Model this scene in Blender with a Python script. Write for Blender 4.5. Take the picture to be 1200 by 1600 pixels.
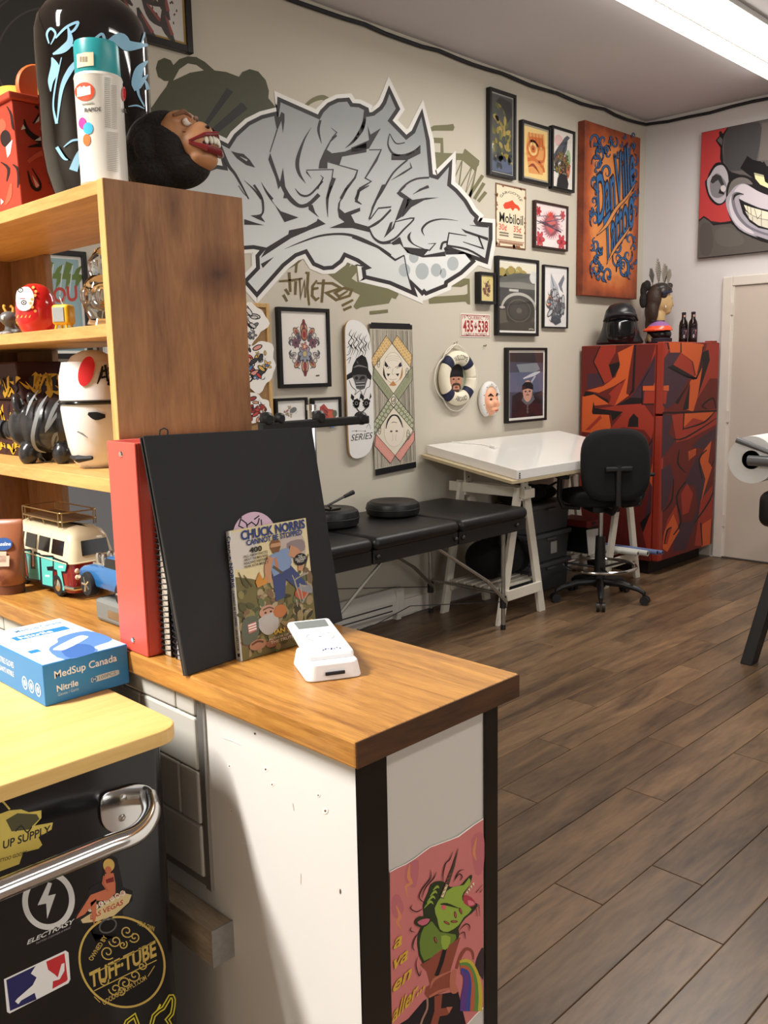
import bpy, bmesh, math, random
from mathutils import Vector, Matrix, Euler, noise
from mathutils.geometry import tessellate_polygon
random.seed(7)
for o in list(bpy.data.objects): bpy.data.objects.remove(o)
scn = bpy.context.scene
COL = scn.collection
PI = math.pi

# ------------------------------------------------------------------ camera
YAW, PITCH, ROLL, FPX = math.radians(44.88), math.radians(9.04), math.radians(-1.135), 1401.6
CAM = Vector((0, 0, 1.5))
_f = Vector((math.cos(YAW)*math.cos(PITCH), math.sin(YAW)*math.cos(PITCH), -math.sin(PITCH)))
_r = Vector((math.sin(YAW), -math.cos(YAW), 0))
_u = _r.cross(_f)
CR = _r*math.cos(ROLL)+_u*math.sin(ROLL)
CU = -_r*math.sin(ROLL)+_u*math.cos(ROLL)
CF = _f
cd = bpy.data.cameras.new('camera'); cam = bpy.data.objects.new('camera', cd); COL.objects.link(cam)
cd.sensor_fit = 'HORIZONTAL'; cd.sensor_width = 36; cd.lens = 36*FPX/1200; cd.clip_start = .02; cd.clip_end = 60
m = Matrix((CR, CU, -CF)).transposed().to_4x4(); m.translation = CAM
cam.matrix_world = m
scn.camera = cam

# ------------------------------------------------------------------ world, exposure
scn.view_settings.view_transform = 'Standard'; scn.view_settings.look = 'None'
scn.view_settings.gamma = 1; scn.view_settings.use_curve_mapping = False
scn.view_settings.exposure = 0.0
w = bpy.data.worlds.new('world'); scn.world = w; w.use_nodes = True
w.node_tree.nodes['Background'].inputs[0].default_value = (.75, .85, 1, 1)
w.node_tree.nodes['Background'].inputs[1].default_value = .6

# daylight entering by the shop window behind the photographer
def area(name, loc, rot, sx, sy, power, col=(1, 1, 1), spread=PI):
    l = bpy.data.lights.new(name, 'AREA'); l.shape = 'RECTANGLE'; l.size = sx; l.size_y = sy; l.energy = power; l.color = col; l.spread = spread
    o = bpy.data.objects.new(name, l); COL.objects.link(o); o.location = loc; o.rotation_euler = rot
    return o
WINDOW_POWER = 48
area('window_daylight', (1.6, -3.35, 1.75), (PI/2, 0, 0), 4.2, 2.0, WINDOW_POWER, (1, .96, .92))
FIX = [  # ceiling lamps: x0, x1, y centre, watts, label
    (3.55, 6.25, 2.37, 60, 'long glowing ceiling lamp above the drafting desk and office chair'),
    (-1.75, -0.35, 1.8, 190, 'ceiling lamp above the small black fridge and counter, behind the photographer'),
    (1.2, 4.2, -1.2, 52, 'unseen ceiling lamp added over the open floor opposite the mural wall'),  # added out of view to brighten the counter end and poster
]

# ------------------------------------------------------------------ pixel geometry (used to place things on their real planes)
def ray(x, y): return CF + CR*((x-600)/FPX) - CU*((y-800)/FPX)
def P(x, y, ax, val):
    d = ray(x, y); i = 'xyz'.index(ax)
    return CAM + d*((val-CAM[i])/d[i])
def mpp(p): return (Vector(p)-CAM).dot(CF)/FPX

# ------------------------------------------------------------------ materials
def lin(c): return tuple(((v/255)/12.92 if v/255 <= .04045 else ((v/255+.055)/1.055)**2.4) for v in c)
MATS = {}
def mat(name, col=(200, 200, 200), rough=.5, metal=0, spec=.5, var=.0, vscale=20, bump=0, bscale=60, coat=0, alpha=1, trans=0, emit=0, ior=1.45, sheen=0):
    if name in MATS: return MATS[name]
    m = bpy.data.materials.new(name); m.use_nodes = True; MATS[name] = m
    nt = m.node_tree; b = nt.nodes['Principled BSDF']; c = lin(col)
    b.inputs['Base Color'].default_value = (*c, 1); b.inputs['Roughness'].default_value = rough
    b.inputs['Metallic'].default_value = metal; b.inputs['Specular IOR Level'].default_value = spec
    b.inputs['Coat Weight'].default_value = coat; b.inputs['Alpha'].default_value = alpha
    b.inputs['Transmission Weight'].default_value = trans; b.inputs['IOR'].default_value = ior
    b.inputs['Sheen Weight'].default_value = sheen
    if emit:
        b.inputs['Emission Color'].default_value = (*c, 1); b.inputs['Emission Strength'].default_value = emit
    if var or bump:
        tc = nt.nodes.new('ShaderNodeTexCoord')
    if var:
        n = nt.nodes.new('ShaderNodeTexNoise'); n.inputs['Scale'].default_value = vscale; n.inputs['Detail'].default_value = 4
        nt.links.new(tc.outputs['Object'], n.inputs['Vector'])
        mx = nt.nodes.new('ShaderNodeMix'); mx.data_type = 'RGBA'
        mx.inputs[6].default_value = (*[v*(1-var) for v in c], 1); mx.inputs[7].default_value = (*[min(1, v*(1+var)) for v in c], 1)
        nt.links.new(n.outputs['Fac'], mx.inputs[0]); nt.links.new(mx.outputs[2], b.inputs['Base Color'])
    if bump:
        n2 = nt.nodes.new('ShaderNodeTexNoise'); n2.inputs['Scale'].default_value = bscale; n2.inputs['Detail'].default_value = 5
        nt.links.new(tc.outputs['Object'], n2.inputs['Vector'])
        bp = nt.nodes.new('ShaderNodeBump'); bp.inputs['Strength'].default_value = bump; bp.inputs['Distance'].default_value = .01
        nt.links.new(n2.outputs['Fac'], bp.inputs['Height']); nt.links.new(bp.outputs['Normal'], b.inputs['Normal'])
    return m
def K(*c):   # flat printed or painted colour
    return mat('paint_%d_%d_%d' % c, c, .55, 0, .3)
def wood(name, c0, c1, axis='x', scale=3.0, rough=.45, stretch=12, dark=None, spec=.4, objrand=0, knots=0, bump=.08, coat=0):
    if name in MATS: return MATS[name]
    m = bpy.data.materials.new(name); m.use_nodes = True; MATS[name] = m
    nt = m.node_tree; N = nt.nodes; L = nt.links; b = N['Principled BSDF']
    b.inputs['Roughness'].default_value = rough; b.inputs['Specular IOR Level'].default_value = spec; b.inputs['Coat Weight'].default_value = coat; b.inputs['Coat Roughness'].default_value = .25
    g = N.new('ShaderNodeNewGeometry'); mp = N.new('ShaderNodeMapping')
    s = [stretch]*3; s['xyz'.index(axis)] = 1.0
    mp.inputs['Scale'].default_value = s
    oi = N.new('ShaderNodeObjectInfo'); va = N.new('ShaderNodeVectorMath'); va.operation = 'MULTIPLY_ADD'
    L.new(g.outputs['Position'], va.inputs[0]); va.inputs[1].default_value = (1, 1, 1)
    cb = N.new('ShaderNodeCombineXYZ')
    mu = N.new('ShaderNodeMath'); mu.operation = 'MULTIPLY'; mu.inputs[1].default_value = 13 if objrand else 0
    L.new(oi.outputs['Random'], mu.inputs[0])
    for i in range(3): L.new(mu.outputs[0], cb.inputs[i])
    L.new(cb.outputs[0], va.inputs[2]); L.new(va.outputs[0], mp.inputs['Vector'])
    n = N.new('ShaderNodeTexNoise'); n.inputs['Scale'].default_value = scale; n.inputs['Detail'].default_value = 7; n.inputs['Roughness'].default_value = .62; n.inputs['Distortion'].default_value = .6
    L.new(mp.outputs[0], n.inputs['Vector'])
    n2 = N.new('ShaderNodeTexNoise'); n2.inputs['Scale'].default_value = scale*7; n2.inputs['Detail'].default_value = 4
    L.new(mp.outputs[0], n2.inputs['Vector'])
    ad = N.new('ShaderNodeMath'); ad.operation = 'MULTIPLY_ADD'; ad.inputs[1].default_value = .35; L.new(n2.outputs['Fac'], ad.inputs[0]); L.new(n.outputs['Fac'], ad.inputs[2])
    r = N.new('ShaderNodeValToRGB'); L.new(ad.outputs[0], r.inputs[0])
    e = r.color_ramp.elements; e[0].position = .45; e[1].position = .86
    e[0].color = (*lin(c0), 1); e[1].color = (*lin(c1), 1)
    if dark:
        k = r.color_ramp.elements.new(.34); k.color = (*lin(dark), 1)
    out = r.outputs[0]
    if objrand:
        hs = N.new('ShaderNodeHueSaturation'); mr = N.new('ShaderNodeMapRange'); mr.inputs[3].default_value = 1-objrand; mr.inputs[4].default_value = 1+objrand
        L.new(oi.outputs['Random'], mr.inputs[0]); L.new(mr.outputs[0], hs.inputs['Value']); L.new(out, hs.inputs['Color']); out = hs.outputs[0]
    if knots:
        v = N.new('ShaderNodeTexVoronoi'); v.inputs['Scale'].default_value = knots
        mp2 = N.new('ShaderNodeMapping'); s2 = [1.6]*3; s2['xyz'.index(axis)] = .7; mp2.inputs['Scale'].default_value = s2
        L.new(va.outputs[0], mp2.inputs[0]); L.new(mp2.outputs[0], v.inputs['Vector'])
        kr = N.new('ShaderNodeValToRGB'); kr.color_ramp.elements[0].position = .03; kr.color_ramp.elements[0].color = (.12, .08, .06, 1); kr.color_ramp.elements[1].position = .13; kr.color_ramp.elements[1].color = (1, 1, 1, 1)
        L.new(v.outputs['Distance'], kr.inputs[0])
        mx = N.new('ShaderNodeMix'); mx.data_type = 'RGBA'; mx.blend_type = 'MULTIPLY'; mx.inputs[0].default_value = .8
        L.new(out, mx.inputs[6]); L.new(kr.outputs[0], mx.inputs[7]); out = mx.outputs[2]
    L.new(out, b.inputs['Base Color'])
    if bump:
        bp = N.new('ShaderNodeBump'); bp.inputs['Strength'].default_value = bump; bp.inputs['Distance'].default_value = .004
        L.new(ad.outputs[0], bp.inputs['Height']); L.new(bp.outputs['Normal'], b.inputs['Normal'])
    return m

# ------------------------------------------------------------------ object helpers
def tag(o, label=None, cat=None, group=None, kind=None):
    if label: o['label'] = label
    if cat: o['category'] = cat
    if group: o['group'] = group
    if kind: o['kind'] = kind
    return o
def thing(name, loc, label, cat, group=None, rz=0):
    o = bpy.data.objects.new(name, None); COL.objects.link(o); o.empty_display_size = .05
    o.location = loc; o.rotation_euler = (0, 0, rz)
    return tag(o, label, cat, group)
def rootmat(o):
    M = Matrix.Translation(o.location) @ o.rotation_euler.to_matrix().to_4x4()
    if o.parent: M = rootmat(o.parent) @ o.matrix_parent_inverse @ M
    return M
def link(name, me, mats, parent=None, world=False, smooth=False):
    if not isinstance(mats, (list, tuple)): mats = [mats]
    for x in mats: me.materials.append(x)
    if smooth:
        for p in me.polygons: p.use_smooth = True
    o = bpy.data.objects.new(name, me); COL.objects.link(o)
    if parent:
        o.parent = parent
        if world: o.matrix_parent_inverse = rootmat(parent).inverted()
    return o
def mesh(name, vs, fs, mats, parent=None, world=False, smooth=False, mi=None):
    me = bpy.data.meshes.new(name); me.from_pydata([tuple(v) for v in vs], [], fs); me.update()
    if mi:
        for p, i in zip(me.polygons, mi): p.material_index = i
    return link(name, me, mats, parent, world, smooth)
def bmobj(name, bm, mats, parent=None, world=False, smooth=False):
    bmesh.ops.recalc_face_normals(bm, faces=bm.faces)
    me = bpy.data.meshes.new(name); bm.to_mesh(me); bm.free()
    return link(name, me, mats, parent, world, smooth)
def bev(o, wd, seg=2, ang=40):
    md = o.modifiers.new('bevel', 'BEVEL'); md.width = wd; md.segments = seg; md.limit_method = 'ANGLE'; md.angle_limit = math.radians(ang)
    return o
def sub(o, n=2):
    md = o.modifiers.new('subdivision', 'SUBSURF'); md.levels = n; md.render_levels = n
    return o
def autosmooth(o):
    for p in o.data.polygons: p.use_smooth = True
    md = o.modifiers.new('weld_normals', 'EDGE_SPLIT'); md.split_angle = math.radians(35)
    return o
BOXF = [(0, 3, 2, 1), (4, 5, 6, 7), (0, 1, 5, 4), (1, 2, 6, 5), (2, 3, 7, 6), (3, 0, 4, 7)]
def box(name, a, b, mats, parent=None, world=False, bv=0, seg=2):
    x0, y0, z0 = a; x1, y1, z1 = b
    vs = [(x0, y0, z0), (x1, y0, z0), (x1, y1, z0), (x0, y1, z0), (x0, y0, z1), (x1, y0, z1), (x1, y1, z1), (x0, y1, z1)]
    o = mesh(name, vs, BOXF, mats, parent, world)
    if bv: bev(o, bv, seg)
    return o
def hexa(name, bot, top, mats, parent=None, world=False, bv=0):
    o = mesh(name, list(bot)+list(top), BOXF, mats, parent, world)
    bm = bmesh.new(); bm.from_mesh(o.data); bmesh.ops.recalc_face_normals(bm, faces=bm.faces); bm.to_mesh(o.data); bm.free()
    if bv: bev(o, bv)
    return o
def add_tube(bm, pts, r, seg=10, cap=True, rfun=None):
    pts = [Vector(p) for p in pts]; rings = []
    t0 = (pts[1]-pts[0]).normalized(); up = Vector((0, 0, 1)) if abs(t0.z) < .9 else Vector((1, 0, 0))
    nrm = t0.cross(up).normalized()
    for i, p in enumerate(pts):
        t = (pts[min(i+1, len(pts)-1)]-pts[max(i-1, 0)]).normalized()
        nrm = (nrm-t*nrm.dot(t)).normalized(); bi = t.cross(nrm)
        rr = r[i] if isinstance(r, (list, tuple)) else r
        rings.append([bm.verts.new(p+(nrm*math.cos(2*PI*k/seg)+bi*math.sin(2*PI*k/seg))*rr) for k in range(seg)])
    for a, b in zip(rings, rings[1:]):
        for k in range(seg): bm.faces.new((a[k], a[(k+1) % seg], b[(k+1) % seg], b[k]))
    if cap: bm.faces.new(rings[0][::-1]); bm.faces.new(rings[-1])
def tube(name, pts, r, mats, parent=None, world=False, seg=10, smooth=True):
    bm = bmesh.new(); add_tube(bm, pts, r, seg)
    o = bmobj(name, bm, mats, parent, world, smooth)
    return autosmooth(o)
def lathe(name, prof, mats, parent=None, loc=(0, 0, 0), seg=32, world=False, axis='z', mi=None, sx=1, sy=1):
    vs = []; fs = []; mis = []
    n = len(prof)
    for r, z in prof:
        for k in range(seg):
            a = 2*PI*k/seg; v = (r*math.cos(a)*sx, r*math.sin(a)*sy, z)
            if axis == 'x': v = (v[2], v[0], v[1])
            if axis == 'y': v = (v[0], v[2], v[1])
            vs.append(Vector(v)+Vector(loc))
    for i in range(n-1):
        for k in range(seg):
            fs.append((i*seg+k, i*seg+(k+1) % seg, (i+1)*seg+(k+1) % seg, (i+1)*seg+k)); mis.append(mi[i] if mi else 0)
    fs.append(tuple(range(seg))[::-1]); mis.append(mis[0]); fs.append(tuple((n-1)*seg+k for k in range(seg))); mis.append(mis[-1])
    o = mesh(name, vs, fs, mats, parent, world, mi=mis)
    bm = bmesh.new(); bm.from_mesh(o.data); bmesh.ops.recalc_face_normals(bm, faces=bm.faces); bm.to_mesh(o.data); bm.free()
    return autosmooth(o)
def catmull(pts, n=6, closed=False):
    pts = [Vector(p) for p in pts]
    if len(pts) < 3: return pts
    out = []; N = len(pts)
    rng = range(N if closed else N-1)
    for i in rng:
        g = (lambda j: pts[j % N]) if closed else (lambda j: pts[max(0, min(N-1, j))])
        p0, p1, p2, p3 = g(i-1), g(i), g(i+1), g(i+2)
        for k in range(n):
            t = k/n
            out.append(.5*((2*p1)+(p2-p0)*t+(2*p0-5*p1+4*p2-p3)*t*t+(-p0+3*p1-3*p2+p3)*t*t*t))
    if not closed: out.append(pts[-1])
    return out
def prism(name, poly, d0, d1, fn, mats, parent=None, world=False, bv=0, smooth=False):
    # poly of 2-D points, extruded from depth d0 to d1 through fn(a, b, d) -> 3-D
    n = len(poly)
    vs = [fn(a, b, d0) for a, b in poly]+[fn(a, b, d1) for a, b in poly]
    fs = [tuple(range(n))[::-1], tuple(range(n, 2*n))]+[(i, (i+1) % n, n+(i+1) % n, n+i) for i in range(n)]
    o = mesh(name, vs, fs, mats, parent, world)
    bm = bmesh.new(); bm.from_mesh(o.data); bmesh.ops.recalc_face_normals(bm, faces=bm.faces)
    bm.to_mesh(o.data); bm.free()
    if bv: bev(o, bv)
    if smooth: autosmooth(o)
    return o
def organic(name, ells, mats, voxel, parent=None, world=False, smooth=6, seg=20):
    # one continuous skin grown over overlapping ellipsoids: (centre, radii[, euler])
    bm = bmesh.new()
    for e in ells:
        c, r = e[0], e[1]; M = Matrix.Translation(c) @ (Euler(e[2]).to_matrix().to_4x4() if len(e) > 2 else Matrix()) @ Matrix.Diagonal((*r, 1))
        bmesh.ops.create_uvsphere(bm, u_segments=seg, v_segments=seg//2+2, radius=1, matrix=M)
    o = bmobj(name, bm, mats, parent, world, True)
    md = o.modifiers.new('skin', 'REMESH'); md.mode = 'VOXEL'; md.voxel_size = voxel; md.use_smooth_shade = True
    if smooth:
        ms = o.modifiers.new('soften', 'SMOOTH'); ms.iterations = smooth; ms.factor = .6
    return o
def ellipsoid(name, c, r, mats, parent=None, world=False, rot=(0, 0, 0), seg=24):
    bm = bmesh.new()
    bmesh.ops.create_uvsphere(bm, u_segments=seg, v_segments=max(8, seg*2//3), radius=1, matrix=Matrix.Translation(c) @ Euler(rot).to_matrix().to_4x4() @ Matrix.Diagonal((*r, 1)))
    return bmobj(name, bm, mats, parent, world, True)

# ------------------------------------------------------------------ flat art: paint and print laid on a real plane
_TX = {}
def glyphs(s, bold=0.0, shear=0.0):
    key = (s, bold, shear)
    if key in _TX: return _TX[key]
    cu = bpy.data.curves.new('lettering', 'FONT'); cu.body = s; cu.size = 1; cu.resolution_u = 3; cu.offset = bold; cu.shear = shear; cu.fill_mode = 'FRONT'
    o = bpy.data.objects.new('lettering', cu); COL.objects.link(o)
    dg = bpy.context.evaluated_depsgraph_get(); ev = o.evaluated_get(dg); me = ev.to_mesh()
    vs = [(v.co.x, v.co.y) for v in me.vertices]; fs = [tuple(p.vertices) for p in me.polygons]
    ev.to_mesh_clear(); bpy.data.objects.remove(o); bpy.data.curves.remove(cu)
    x0 = min(v[0] for v in vs); x1 = max(v[0] for v in vs)
    _TX[key] = ([((a-x0)/(x1-x0), b/.7) for a, b in vs], fs)
    return _TX[key]
class Art:
    """collects flat coloured shapes; to(p) turns 2-D art coordinates and a height into a 3-D point"""
    def __init__(s, to, eps=4e-5, base=3e-4):
        s.to = to; s.eps = eps; s.h = base; s.vs = []; s.fs = []; s.mi = []; s.mats = []; s.last = None; s.zm = (0, 0, 1); s.sub = 0
    def z(s, x0, y0, sc): s.zm = (x0, y0, sc); return s
    def _p(s, p): return (s.zm[0]+p[0]/s.zm[2], s.zm[1]+p[1]/s.zm[2])
    def _m(s, m):
        if isinstance(m, tuple): m = K(*m)
        if m not in s.mats: s.mats.append(m)
        if m is not s.last: s.h += s.eps; s.last = m
        return s.mats.index(m)
    def lift(s, n=1): s.h += s.eps*n; return s
    def raw(s, pts, faces, m, world_h=None):
        i = s._m(m); b = len(s.vs)
        if s.sub:   # cut large facets so that the print follows a curved surface
            pts = list(pts); todo = [t for f in faces for t in [(f[0], f[k], f[k+1]) for k in range(1, len(f)-1)]]; faces = []
            while todo:
                t = todo.pop(); e = [(math.dist(pts[t[k]], pts[t[(k+1) % 3]]), k) for k in range(3)]; L, k = max(e)
                if L <= s.sub: faces.append(t); continue
                a, c, d = t[k], t[(k+1) % 3], t[(k+2) % 3]; pts.append(((pts[a][0]+pts[c][0])/2, (pts[a][1]+pts[c][1])/2)); n = len(pts)-1; todo += [(a, n, d), (n, c, d)]
        s.vs += [s.to(p, s.h) for p in pts]
        for f in faces: s.fs.append(tuple(b+k for k in f)); s.mi.append(i)
    def poly(s, pts, m, smooth=0):
        if smooth: pts = [(v.x, v.y) for v in catmull([(p[0], p[1], 0) for p in pts], smooth, True)]
        q = [s._p(p) for p in pts]
        tri = tessellate_polygon([[Vector((a, b, 0)) for a, b in q]])
        s.raw(q, tri, m); return s
    def ell(s, cx, cy, rx, ry, m, rot=0, n=24, a0=0, a1=2*PI):
        c, sn = math.cos(rot), math.sin(rot); pts = []
        full = abs(a1-a0-2*PI) < 1e-6
        for k in range(n if full else n+1):
            t = a0+(a1-a0)*k/n; x = rx*math.cos(t); y = ry*math.sin(t); pts.append((cx+x*c-y*sn, cy+x*sn+y*c))
        return s.poly(pts, m)
    def line(s, pts, wd, m, smooth=0, closed=False):
        # wd: one width or a list with one width for each point
        w = wd if isinstance(wd, (list, tuple)) else [wd]*len(pts)
        v3 = [(p[0], p[1], w[i]) for i, p in enumerate(pts)]
        if smooth: v3 = [tuple(v) for v in catmull(v3, smooth, closed)]
        n = len(v3); L = []; R = []
        for i in range(n):
            a = v3[(i-1) % n] if closed else v3[max(0, i-1)]; b = v3[(i+1) % n] if closed else v3[min(n-1, i+1)]; c = v3[i]
            d1 = Vector((c[0]-a[0], c[1]-a[1])); d2 = Vector((b[0]-c[0], b[1]-c[1]))
            if d1.length < 1e-9: d1 = d2
            if d2.length < 1e-9: d2 = d1
            d1 = d1.normalized() if d1.length else Vector((1, 0)); d2 = d2.normalized() if d2.length else d1
            t = d1+d2
            t = t.normalized() if t.length > 1e-6 else d1
            nn = Vector((-t.y, t.x)); k = max(.45, abs(t.dot(d1))); hw = max(c[2], .02)/2/k
            L.append((c[0]+nn.x*hw, c[1]+nn.y*hw)); R.append((c[0]-nn.x*hw, c[1]-nn.y*hw))
        q = [s._p(p) for p in L+R]
        fs = [(i, (i+1) % n, n+(i+1) % n, n+i) for i in range(n if closed else n-1)]
        s.raw(q, fs, m); return s
    def ring(s, cx, cy, rx, ry, wd, m, rot=0, n=36, a0=0, a1=2*PI):
        c, sn = math.cos(rot), math.sin(rot)
        full = abs(a1-a0-2*PI) < 1e-6; pts = []
        for k in range(n if full else n+1):
            t = a0+(a1-a0)*k/n; x = rx*math.cos(t); y = ry*math.sin(t); pts.append((cx+x*c-y*sn, cy+x*sn+y*c))
        return s.line(pts, wd, m, 0, full)
    def text(s, st, p0, p1, up, m, bold=0.0, shear=0.0):
        # baseline from p0 to p1, up: vector of one capital's height
        vs, fs = glyphs(st, bold, shear); d = (p1[0]-p0[0], p1[1]-p0[1])
        s.raw([s._p((p0[0]+d[0]*a+up[0]*b, p0[1]+d[1]*a+up[1]*b)) for a, b in vs], fs, m); return s
    def arctext(s, st, cx, cy, rx, ry, a0, a1, hgt, m, bold=0.0):
        vs, fs = glyphs(st, bold); q = []
        for a, b in vs:
            t = a0+(a1-a0)*a; k = 1+hgt*b/max(rx, ry); q.append(s._p((cx+rx*k*math.cos(t), cy+ry*k*math.sin(t))))
        s.raw(q, fs, m); return s
    def build(s, name, parent=None, world=True):
        o = mesh(name, s.vs, s.fs, s.mats, parent, world, mi=s.mi)
        return o
def on_plane(ax, val, sign=-1):
    # art in photograph pixels, on the plane ax = val, raised towards sign
    i = 'xyz'.index(ax); n = Vector((0, 0, 0)); n[i] = sign
    return lambda p, h: P(p[0], p[1], ax, val)+n*h
def on_quad(tl, tr, bl, wd, ht):
    # art in a 0..wd by 0..ht sheet (y down) on the parallelogram tl, tr, bl
    tl, tr, bl = Vector(tl), Vector(tr), Vector(bl); u = (tr-tl)/wd; v = (bl-tl)/ht; n = v.cross(u).normalized()
    return lambda p, h: tl+u*p[0]+v*p[1]+n*h
def on_tri(a, b, c, pa, pb, pc):
    # plane through three points; art in photograph pixels
    a, b, c = Vector(a), Vector(b), Vector(c); n = (b-a).cross(c-a).normalized()
    if n.dot(CAM-a) < 0: n = -n
    def f(p, h):
        d = ray(*p); t = (a-CAM).dot(n)/d.dot(n); return CAM+d*t+n*h
    return f
# ================================================================== THE SETTING
XW, YW, ZC = 6.714, 3.714, 3.366
X0, Y0 = -2.6, -3.4
def wallmat(name, col):
    return mat(name, col, .75, 0, .25, var=.035, vscale=1.3, bump=.05, bscale=140)
M_WALL = wallmat('beige_wall_paint', (197, 190, 175))
M_WALL2 = wallmat('pale_wall_paint', (210, 206, 205))
M_CEIL = wallmat('ceiling_paint', (206, 202, 204))
S = dict(kind='structure')
floor = tag(box('floor', (X0, Y0, -.06), (XW, YW, -.004), wood('floor_underlay', (84, 66, 54), (120, 96, 76), 'x', 3, .45)), **S)
wall_left = tag(box('wall_left', (X0, YW, 0), (XW+.12, YW+.12, ZC), M_WALL), **S)
wall_right = tag(box('wall_right', (XW, Y0, 0), (XW+.12, YW, ZC), M_WALL2), **S)
wall_back = tag(box('wall_back', (X0-.12, Y0, 0), (X0, YW+.12, ZC), M_WALL), **S)
tag(box('ceiling', (X0-.12, Y0-.12, ZC), (XW+.12, YW+.12, ZC+.1), M_CEIL), **S)
# front wall with the shop window behind the photographer
wx0, wx1, wz0, wz1 = -.6, 3.8, .7, 2.8
bm = bmesh.new()
def bmbox(bm, a, b):
    x0, y0, z0 = a; x1, y1, z1 = b
    v = [bm.verts.new(p) for p in [(x0, y0, z0), (x1, y0, z0), (x1, y1, z0), (x0, y1, z0), (x0, y0, z1), (x1, y0, z1), (x1, y1, z1), (x0, y1, z1)]]
    for f in BOXF: bm.faces.new([v[i] for i in f])
for a, b in (((X0, wx0), (0, ZC)), ((wx1, XW), (0, ZC)), ((wx0, wx1), (0, wz0)), ((wx0, wx1), (wz1, ZC))):
    bmbox(bm, (a[0], Y0-.12, b[0]), (a[1], Y0, b[1]))
tag(bmobj('wall_front', bm, M_WALL), **S)
win = tag(thing('window_1', (1.6, Y0-.06, wz0), None, None), **S)
M_WHITE = mat('white_gloss_paint', (225, 223, 218), .4, 0, .4)
bm = bmesh.new()
for a, b in (((wx0, wx0+.06), (wz0, wz1)), ((wx1-.06, wx1), (wz0, wz1)), ((wx0, wx1), (wz0, wz0+.06)), ((wx0, wx1), (wz1-.06, wz1)), ((1.57, 1.63), (wz0, wz1))):
    bmbox(bm, (a[0], Y0-.09, b[0]), (a[1], Y0-.03, b[1]))
bmobj('window_frame', bm, M_WHITE, win, True)
for i in range(2):
    box('pane', ((wx0+.06, 1.63)[i], Y0-.065, wz0+.06), ((1.57, wx1-.06)[i], Y0-.06, wz1-.06), mat('window_glass', (235, 240, 240), .02, 0, .5, trans=1, ior=1.02), win, True)

# floor planks, each board its own piece
M_PLANK = wood('plank_vinyl', (72, 57, 46), (134, 106, 78), 'x', 1.6, .34, 6, dark=(48, 38, 32), spec=.45, objrand=.22, bump=.05)
PW, PL = .1608, 1.22
def plank_mesh(L):
    g = .0012; c = .0015; w2 = PW-g; l = L-g
    vs = [(g, g, -.004), (l, g, -.004), (l, w2, -.004), (g, w2, -.004), (g, g, -c), (l, g, -c), (l, w2, -c), (g, w2, -c), (g+c, g+c, 0), (l-c, g+c, 0), (l-c, w2-c, 0), (g+c, w2-c, 0)]
    fs = [(0, 1, 5, 4), (1, 2, 6, 5), (2, 3, 7, 6), (3, 0, 4, 7), (4, 5, 9, 8), (5, 6, 10, 9), (6, 7, 11, 10), (7, 4, 8, 11), (8, 9, 10, 11)]
    me = bpy.data.meshes.new('plank'); me.from_pydata(vs, [], fs); me.materials.append(M_PLANK); return me
_pm = {}
nrow = 28
for k in range(nrow):
    y = .732+PW*(k-10)
    if y+PW > YW: continue
    start = {2: 1.62, 3: .9, 4: 1.12, 5: .84}.get(k-8, (k*.457) % PL)
    x = -.35+((start+.35) % PL)-PL
    while x < XW:
        a = max(x, -.35); b = min(x+PL, XW-.003)
        if b-a > .05:
            key = round(b-a, 2)
            if key not in _pm: _pm[key] = plank_mesh(key)
            o = bpy.data.objects.new('plank', _pm[key]); COL.objects.link(o); o.parent = floor; o.location = (a, y, 0)
        x += PL

# baseboards and the door
M_TRIM = mat('trim_paint', (214, 206, 196), .5, 0, .35, var=.05, vscale=9)
tag(box('baseboard_right', (XW-.014, 3.065, 0), (XW, YW, .115), M_TRIM, bv=.003), **S)
tag(box('baseboard_left', (X0, YW-.014, 0), (XW-.014, YW, .1), M_TRIM, bv=.003), **S)
door = tag(thing('door_1', (XW, 2.5, 0), None, None), **S)
DY1, DY0, DZ = 2.965, 2.06, 2.06
M_DOOR = mat('door_paint', (196, 184, 172), .55, 0, .35, var=.06, vscale=3, bump=.05, bscale=30)
box('door_leaf', (XW-.012, DY0+.004, .012), (XW-.001, DY1-.004, DZ-.004), M_DOOR, door, True)
for n_, a, b in (('door_casing', (DY1, 0), (DY1+.075, DZ+.07)), ('door_casing', (DY0-.075, 0), (DY0, DZ+.07)), ('door_head', (DY0, DZ), (DY1, DZ+.07))):
    c = box(n_, (XW-.026, a[0], a[1]), (XW, b[0], b[1]), M_TRIM, door, True, bv=.006)
box('door_stop', (XW-.018, DY1-.016, 0), (XW, DY1, DZ), M_TRIM, door, True)
box('threshold', (XW-.03, DY0, 0), (XW, DY1, .012), mat('dark_threshold', (70, 62, 56), .6), door, True)
hd = lathe('door_handle', [(.0, 0), (.026, 0), (.028, .006), (.012, .012), (.012, .035), (.026, .042), (.028, .058), (.0, .064)], mat('brushed_steel', (190, 188, 184), .28, 1), door, (0, 0, 0), 20, False, 'x')
hd.location = (-.076, DY0+.07-2.5, .98)
for zz in (.25, 1.05, 1.85):
    box('hinge', (XW-.03, DY1-.012, zz), (XW-.012, DY1+.004, zz+.09), M_TRIM, door, True)

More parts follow.
